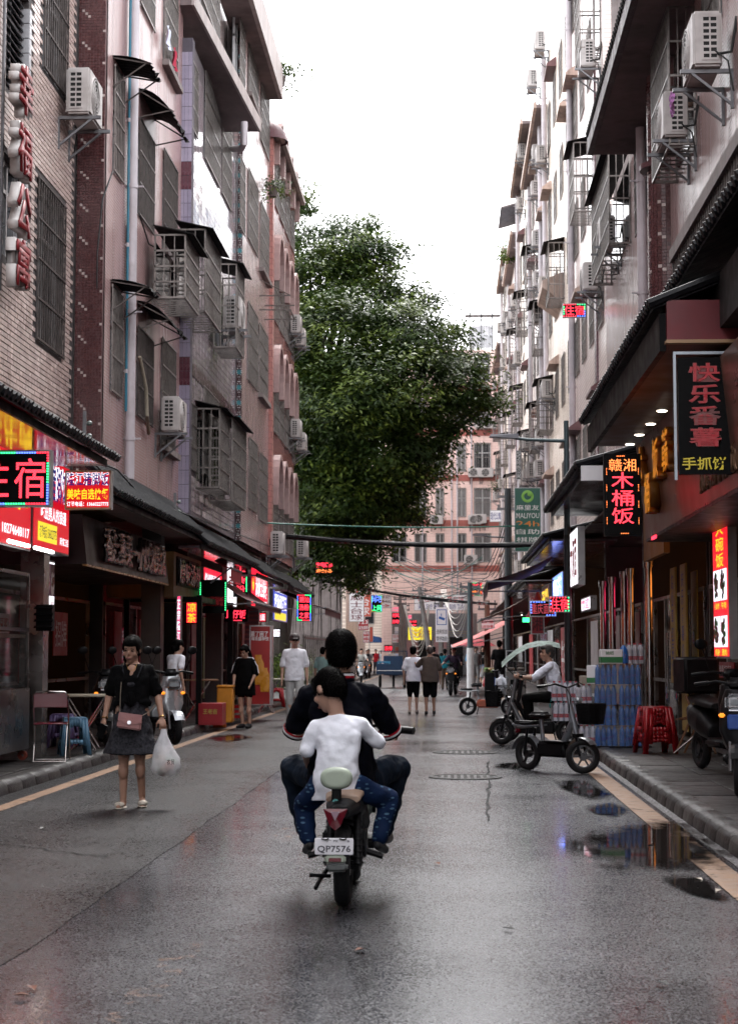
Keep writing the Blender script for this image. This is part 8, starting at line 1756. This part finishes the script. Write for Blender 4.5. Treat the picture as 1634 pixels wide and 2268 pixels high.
# ================================================================== furniture and goods
M_chrf = M_chrome
def folding_chair(label, loc, rz, seatc):
    t = thing('folding_chair', label, 'chair', loc, rz)
    for s in (-1, 1):
        mb = MB().tube([(s*.21, .2, .0), (s*.21, .02, .45), (s*.21, -.16, .8), (s*.17, -.17, .84), (0, -.17, .85)], .011, 8); mb.build('back_leg', M_chrf, t, 60)
        MB().tube([(s*.19, -.22, .0), (s*.19, 0, .44), (s*.19, .16, .46)], .011, 8).build('front_leg', M_chrf, t, 60)
    MB().tube([(-.21, .2, .01), (.21, .2, .01)], .011, 8).build('rung', M_chrf, t, 60); MB().tube([(-.19, -.22, .01), (.19, -.22, .01)], .011, 8).build('rung', M_chrf, t, 60)
    rbox('seat', t, (0, .0, .46), (.4, .38, .02), seatc, .008); o = rbox('backrest', t, (0, -.135, .74), (.4, .012, .17), seatc, .004); return t
M_rplas = pm('translucent_red_plastic', (.16, .01, .025), .2, 0, .05, 4, coat=.3)
folding_chair('folding chair with translucent red back on the left pavement', P_(113, 1686, SZ), R(8), M_rplas)
def table(label, loc, rz, w, d, h=.74, top=None):
    t = thing('dining_table', label, 'table', loc, rz); rbox('table_top', t, (0, 0, h), (w, d, .03), top or pm('cream_laminate', (.4, .36, .28), .4), .008)
    for s in (-1, 1):
        for q_ in (-1, 1): MB().tube([(s*w*.32, q_*d*.35, h - .02), (-s*w*.32*.6, q_*d*.35, .02)], .012, 8).build('leg', M_chrf, t, 50)
        MB().tube([(s*w*.2, -d*.4, .02), (s*w*.2, d*.4, .02)], .012, 8).build('foot_bar', M_chrf, t, 50)
    return t
table('cream-topped folding table behind the red-backed chair', P_(190, 1662, SZ), R(5), .85, .6); table('small white-topped table outside the drinks shop', P_(590, 1580, SZ), R(0), .8, .5); table('brown serving table with food trays at the left stall', P_(430, 1600, SZ), R(10), .9, .55, .8, pm('brown_laminate', (.2, .1, .05), .4))
def stool(label, loc, rz, m, n=1, h=.45):
    """moulded plastic stool (or a nested stack): four tapered side panels with an arched opening, corner feet, top"""
    t = thing('plastic_stool', label, 'stool', loc, rz)
    for k in range(n):
        z0 = k*.045; mb = MB(); wt, wb_2 = .145, .2
        for f in range(4):
            M = Matrix.Rotation(f*math.pi/2, 3, 'Z'); W = lambda z: wb_2 + (wt - wb_2)*z/h
            def Q(u, z, off=0.0): return M @ Vector((u*W(z), -W(z) - off, z)) + Vector((0, 0, z0))
            us = [-1, -.72, -.48, -.24, 0, .24, .48, .72, 1]
            arch = lambda u: .07 if abs(u) > .7 else .1 + .05*(1 - (u/.7)**2)**.5
            if True:
                for i in range(8):
                    ua, ub = us[i], us[i+1]; la = 0.0 if i in (0, 7) else arch((ua+ub)/2); 
                    mid = abs((ua+ub)/2) < .5
                    if mid:
                        mb.quad(Q(ua, la), Q(ub, la), Q(ub, .2), Q(ua, .2)); zt = .33 + .05*(1 - ((ua+ub)/2/.5)**2); mb.quad(Q(ua, zt), Q(ub, zt), Q(ub, h), Q(ua, h))
                    else: mb.quad(Q(ua, la), Q(ub, la), Q(ub, h), Q(ua, h))
        o = mb.build('stool_shell', m, t, 40); sd_ = o.modifiers.new('thickness', 'SOLIDIFY'); sd_.thickness = .008
        rbox('stool_top', t, (0, 0, z0 + h), (.3, .3, .03), m, .012)
    return t
M_rst = pm('red_plastic', (.32, .008, .014), .3, 0, .08, 5, coat=.2)
stool('stack of red plastic stools on the right pavement', P_(1450, 1668, SZ), R(12), M_rst, 4, .44).scale = (1.18, 1.18, 1.04); stool('blue plastic stool under the left table', P_(165, 1672, SZ), R(20), pm('blue_plastic', (.08, .18, .28), .4), 1, .47); stool('lilac plastic stool beside the blue one', P_(140, 1655, SZ), R(0), pm('lilac_plastic', (.16, .12, .28), .4), 1, .45); stool('red plastic stool by the drinks shop', P_(612, 1566, SZ), R(10), M_rst, 1, .45)
t = thing('wicker_chair', 'tipped wooden folding chair leaning by the right glass door', 'chair', P_(1530, 1672, SZ), R(-30)); M_wd = pm('brown_bamboo', (.2, .1, .05), .5)
for (a, b) in (((-.22, 0, 0), (.1, .1, .75)), ((.22, 0, 0), (-.1, .1, .75)), ((-.22, .3, 0), (.1, .4, .75)), ((.22, .3, 0), (-.1, .4, .75))): MB().cyl(a, b, .016, n=8).build('leg', M_wd, t, 40)
for i in range(6): MB().cyl((-.2 + .08*i, 0, .45), (-.2 + .08*i, .38, .47), .012, n=6).build('seat_slat', M_wd, t, 40)
MB().tube([(-.2, -.1, .02), (.05, .0, .25), (.1, .05, .45)], .014, 8).build('steel_leg', M_chrf, t, 50)
# bottled water packs
M_bw = pm('blue_water_bottle', (.015, .1, .36), .12, 0, .15, 8, spec=.6); M_cw = pm('clear_water_bottle', (.5, .48, .52), .1, 0, .15, 8, spec=.6); M_capr = pm('red_cap', (.4, .02, .03), .4); M_wrap = pm('shrink_wrap', (.5, .6, .75), .12, 0, .1, 5, bump=.6, bscale=16, spec=.6); M_wrap.node_tree.nodes['Principled BSDF'].inputs['Alpha'].default_value = .12
prof = [(.002, 0), (.034, 0), (.036, .02), (.034, .06), (.036, .1), (.034, .14), (.036, .18), (.03, .22), (.014, .25), (.014, .27), (.002, .27)]
bot = {m.name: MB().lathe(prof, n=9).mesh('bottle', m, 50) for m in (M_bw, M_cw)}; capm = MB().cyl((0,0,.262), (0,0,.285), .016, n=8).mesh('bottle_cap', M_capr)
lblm = MB().lathe([(.0366, .05), (.0372, .055), (.0372, .1), (.0366, .105)], n=9).mesh('bottle_label', pm('red_bottle_label', (.35, .03, .04), .4))
def pack(label, loc, m, nx=4, ny=2, red=False, rz=0.0, print_=True, group=None):
    t = thing('water_pack', label, 'bottle pack', loc, rz, group)
    for i in range(nx):
        for j in range(ny):
            o = obj('bottle', bot[m.name], t, loc=((i - (nx-1)/2)*.078, (j - (ny-1)/2)*.078, 0)); o.rotation_euler.z = rnd.uniform(0, 1)
            obj('bottle_cap', capm, o) if red else None; obj('bottle_label', lblm, o) if red else None
    w2, d2 = nx*.039 + .004, ny*.039 + .004; mb = MB(); mb.b2(-w2, w2, -d2, d2, 0.001, .21); mb.add([(-w2,-d2,.21),(w2,-d2,.21),(w2,d2,.21),(-w2,d2,.21),(-w2*.88,-d2*.7,.28),(w2*.88,-d2*.7,.28),(w2*.88,d2*.7,.28),(-w2*.88,d2*.7,.28)], [(0,1,5,4),(1,2,6,5),(2,3,7,6),(3,0,4,7),(4,5,6,7)]); mb.build('shrink_film', M_wrap, t)
    if print_: o = put_text(t, "Gan'en", 0, .12, .2, .05, M_navy, y=-d2 - .006); o.rotation_euler.y = R(-12)
    return t
wy = 24.3; x0 = 2.02
rows = ['bottom', 'second', 'third', 'top']
for r_ in range(4):
    for c_ in range(2 if r_ < 3 else 2): pack('blue bottled-water pack in the %s row of the stack, %s column' % (rows[r_], ('left', 'right')[c_]), (2.22 + .335*c_ + rnd.uniform(-.01,.01), wy + rnd.uniform(-.03,.03), SZ + .02 + .285*r_), M_bw, rz=rnd.uniform(-.04,.04))
for r_ in range(3): pack('clear red-capped water pack in the %s row left of the blue stack' % rows[r_], (1.98 - .02*r_ + .0, wy + .25, SZ + .02 + .285*r_), M_cw, 3, 2, True, rnd.uniform(-.05,.05), False)
pack('clear red-capped water pack on top behind the bike basket', (1.72, wy + .9, SZ + .62), M_cw, 5, 2, True, 0, False); pack('lower red-capped water pack behind the bike basket', (1.74, wy + .9, SZ + .33), M_cw, 5, 2, True, 0, False); pack('red-labelled bottle pack on the very top of the water stack', (2.64, wy + .02, SZ + 1.165), M_cw, 3, 2, True, .1, False)
t = thing('pallet', 'low black pallet under the bottled-water stack', 'pallet', (2.3, wy + .2, SZ)); [MB().b2(-.5, .55, -.3 + .2*i, -.16 + .2*i, 0, .018).build('pallet_board', M_mblk, t) for i in range(4)]
t = thing('carton', 'white and green carton lying on top of the water stack', 'carton', (2.3, wy, SZ + 1.162), R(4)); rbox('carton_body', t, (0, 0, .1), (.3, .22, .2), M_wp, .006); rbox('green_band', t, (0, 0, .055), (.303, .223, .09), pm('carton_green', (.02, .16, .05), .5), .004); put_text(t, '抽纸', -.03, .15, .12, .05, pm('carton_green', (.02,.16,.05)), y=-.113)
MB().lathe([(.002, 0), (.07, 0), (.075, .05), (.07, .15), (.055, .2), (.02, .25), (.002, .26)], n=14).build('water_jug', M_bw, loc=(2.48, wy - .02, SZ + 1.165), smooth=50, label='single blue water jug on top of the stack', cat='jug')
t = thing('carton', 'white carton beside the red-capped packs', 'carton', (2.06, wy + .1, SZ + .88), R(-6)); rbox('carton_body', t, (0, 0, .13), (.17, .2, .26), M_wp, .006); rbox('green_band', t, (0, 0, .05), (.174, .204, .08), pm('carton_green', (.02,.16,.05)), .004)
t = thing('display_table', 'pale serving table beside the shop behind the rider', 'table', (2.55, 28.2, SZ)); rbox('table_box', t, (0, 0, .8), (.75, .5, .28), pm('cream_sheet', (.38, .33, .27), .5), .01); [MB().b2(sx*.33 - .02, sx*.33 + .02, sy*.2 - .02, sy*.2 + .02, 0, .66).build('leg', M_wd, t) for sx in (-1, 1) for sy in (-1, 1)]
# drinks advertising board and chillers, left
t, w_, h_ = fsign(553, 1385, 600, 1562, 36.3, 'drink_board', 'tall red drink advertisement with bottle pictures on the left pavement', face=pm('ad_red', (.28, .012, .012), .35, 0, .15, 2), dep=.5, frame=M_alu)
put_text(t, '累了困了', -.02, h_*.39, w_*.8, h_*.07, M_whp, bold=.02); put_text(t, '喝东鹏特饮', .0, h_*.33, w_*.8, h_*.05, M_whp, bold=.02)
for sx, z, s_ in ((-.04, .0, 1.0), (.1, -.22, .8)): MB().lathe([(.002, -.4), (.11, -.4), (.13, -.2), (.12, .1), (.07, .22), (.07, .3), (.002, .3)], (sx, -.01, z - .05), 16, 0, Matrix.Diagonal((s_, .08, s_*.9))).build('bottle_print', pm('amber_bottle_print', (.5, .22, .02), .3), t, 60)
t, w_, h_ = fsign(440, 1558, 492, 1606, 31.5, 'drink_chiller', 'red chest cooler with yellow emblem beside the left diners', face=M_redb, dep=.55, frame=M_redb); put_text(t, '王老吉', 0, .05, w_*.6, h_*.25, E_ye if False else M_yb, bold=.03)
t = thing('bin', 'orange-yellow plastic box standing by the girl in black', 'box', P_(500, 1600, SZ)); rbox('bin_body', t, (0, 0, .33), (.3, .3, .66), pm('orange_plastic', (.5, .2, .01), .4), .02); rbox('bin_lid', t, (0, 0, .68), (.32, .32, .05), pm('orange_plastic', (.5,.2,.01)), .015)
for i, (x, y, lab) in enumerate(((470, 1598, 'red bottle crate behind the girl in black, lower left'), (515, 1590, 'red bottle crate right of the orange box'))):
    t = thing('bottle_crate', lab, 'crate', P_(x, y, SZ)); [MB().b2(-.2, .2, -.15, .15, z, z + .06).build('crate_band', M_rst, t) for z in (0, .1, .2)]; [MB().b2(sx*.19 - .015, sx*.19 + .015, sy*.14 - .015, sy*.14 + .015, 0, .27).build('crate_post', M_rst, t) for sx in (-1, 1) for sy in (-1, 1)]
t = thing('broom', 'broom with orange head lying at the left kerb', 'broom', P_(487, 1612)); MB().tube([(.05, 0, .06), (.3, .1, .6), (.34, .14, 1.1)], .012, 6).build('handle', M_alu, t); MB().b2(-.25, .12, -.08, .08, .01, .07).build('head', pm('orange_bristle', (.6, .15, .03), .7, bump=.5), t)
MB().b2(-1.3, 1.1, -.6, .5, 0, .012).build('door_mat', pm('red_mat', (.09, .015, .015), .9, bump=.5, bscale=90), loc=(-5.95, 17.6, SZ + .006), label='dark red mat lying on the left pavement', cat='mat')
# vegetable stall right
t = thing('vegetable_stall', 'dark crate stand heaped with greens at the right stalls', 'stall', P_(1093, 1545)); rbox('stand', t, (0, 0, .4), (.6, .6, .8), M_mblk, .02); mb = MB()
for i in range(40): mb.ell((rnd.uniform(-.28,.28), rnd.uniform(-.28,.28), .84 + rnd.uniform(0,.08)), (.07, .06, .05), 7, 5, i % 3)
mb.build('vegetables', [pm('leafy_green', (.12,.22,.06)), pm('pale_cabbage', (.35,.4,.25)), pm('onion_tan', (.35,.22,.1))], t, 60, kind='stuff')
t = thing('red_bag', 'small red plastic bag hanging at the vegetable stall', 'plastic bag', Vector(P_(1083, 1545)) + Vector((-.12, -.1, .35))); MB().lathe([(.02, .4), (.05, .3), (.1, .1), (.08, 0), (.01, -.01)], n=10).build('film', M_rst, t, 60)
t = thing('glass_case', 'small glass snack case on the right pavement beyond the rider', 'display case', P_(1142, 1560, SZ)); rbox('stand', t, (0, 0, .42), (.5, .4, .84), M_tin, .01); mb = MB(); [mb.b2(sx*.24 - .01, sx*.24 + .01, sy*.19 - .01, sy*.19 + .01, .84, 1.35) for sx in (-1, 1) for sy in (-1, 1)]; mb.b2(-.25, .25, -.2, .2, 1.35, 1.37); mb.build('case_frame', M_alu, t); MB().b2(-.24, .24, -.195, -.19, .86, 1.34).build('pane', M_gl, t); mb = MB(); [mb.ell((rnd.uniform(-.18,.18), rnd.uniform(-.1,.1), .9), (.05,.05,.04), 8, 6) for _ in range(8)]; mb.build('buns', pm('bun', (.55,.5,.42), .7), t, 60)
t = thing('red_umbrella', 'folded red cloth sunshade beside the right signs', 'sunshade', Vector(P_(1192, 1560, SZ))); MB().cyl((0,0,0), (0,0,2.9), .02, n=8).build('pole', M_alu, t, 40); MB().lathe([(.02, 2.9), (.12, 2.6), (.34, 2.2), (.2, 2.0), (.05, 1.9)], n=9).build('cloth', M_redc, t)
t = thing('red_parasol', 'small red parasol at the far right stalls', 'umbrella', Vector(P_(1058, 1512))); MB().cyl((0,0,0), (0,0,2.0), .02, n=8).build('pole', M_alu, t, 40); MB().lathe([(.9, 1.75), (.5, 2.0), (.02, 2.12)], n=10).build('canopy', M_redc, t)
# litter on the road
M_lit = [pm('dead_leaf', (.12, .04, .02), .7), pm('paper_scrap', (.4, .35, .3), .7), pm('dark_scrap', (.02, .02, .02), .6)]
for i, (x, y, m, lab) in enumerate(((70, 2195, 0, 'brown leaf on the road, lower left'), (48, 2212, 0, 'second brown leaf on the road at the lower left edge'), (1125, 2063, 2, 'small dark scrap on the road below the manholes'), (967, 1917, 0, 'brown scrap on the road right of the scooter'), (1465, 2185, 2, 'dark scrap on the road, lower right'), (1545, 1952, 1, 'pale paper scrap on the yellow line'), (1590, 1978, 1, 'crumpled paper scrap near the right picture edge'), (800, 2110, 0, 'reddish scrap in front of the scooter shadow'), (95, 1838, 2, 'dark trash by the left yellow line'))):
    q = onZ(x, y); a = rnd.uniform(0, 6); mb = MB(); mb.add([(-.04,-.012,.0),(.0,-.025,.012),(.045,0,.004),(.0,.025,.014)], [(0,1,2,3)]); mb.build('leaf_litter' if m == 0 else 'scrap', M_lit[m], loc=(q.x, q.y, .012), rz=a, label=lab, cat='litter')
bpy.data.scenes.remove(_ws)
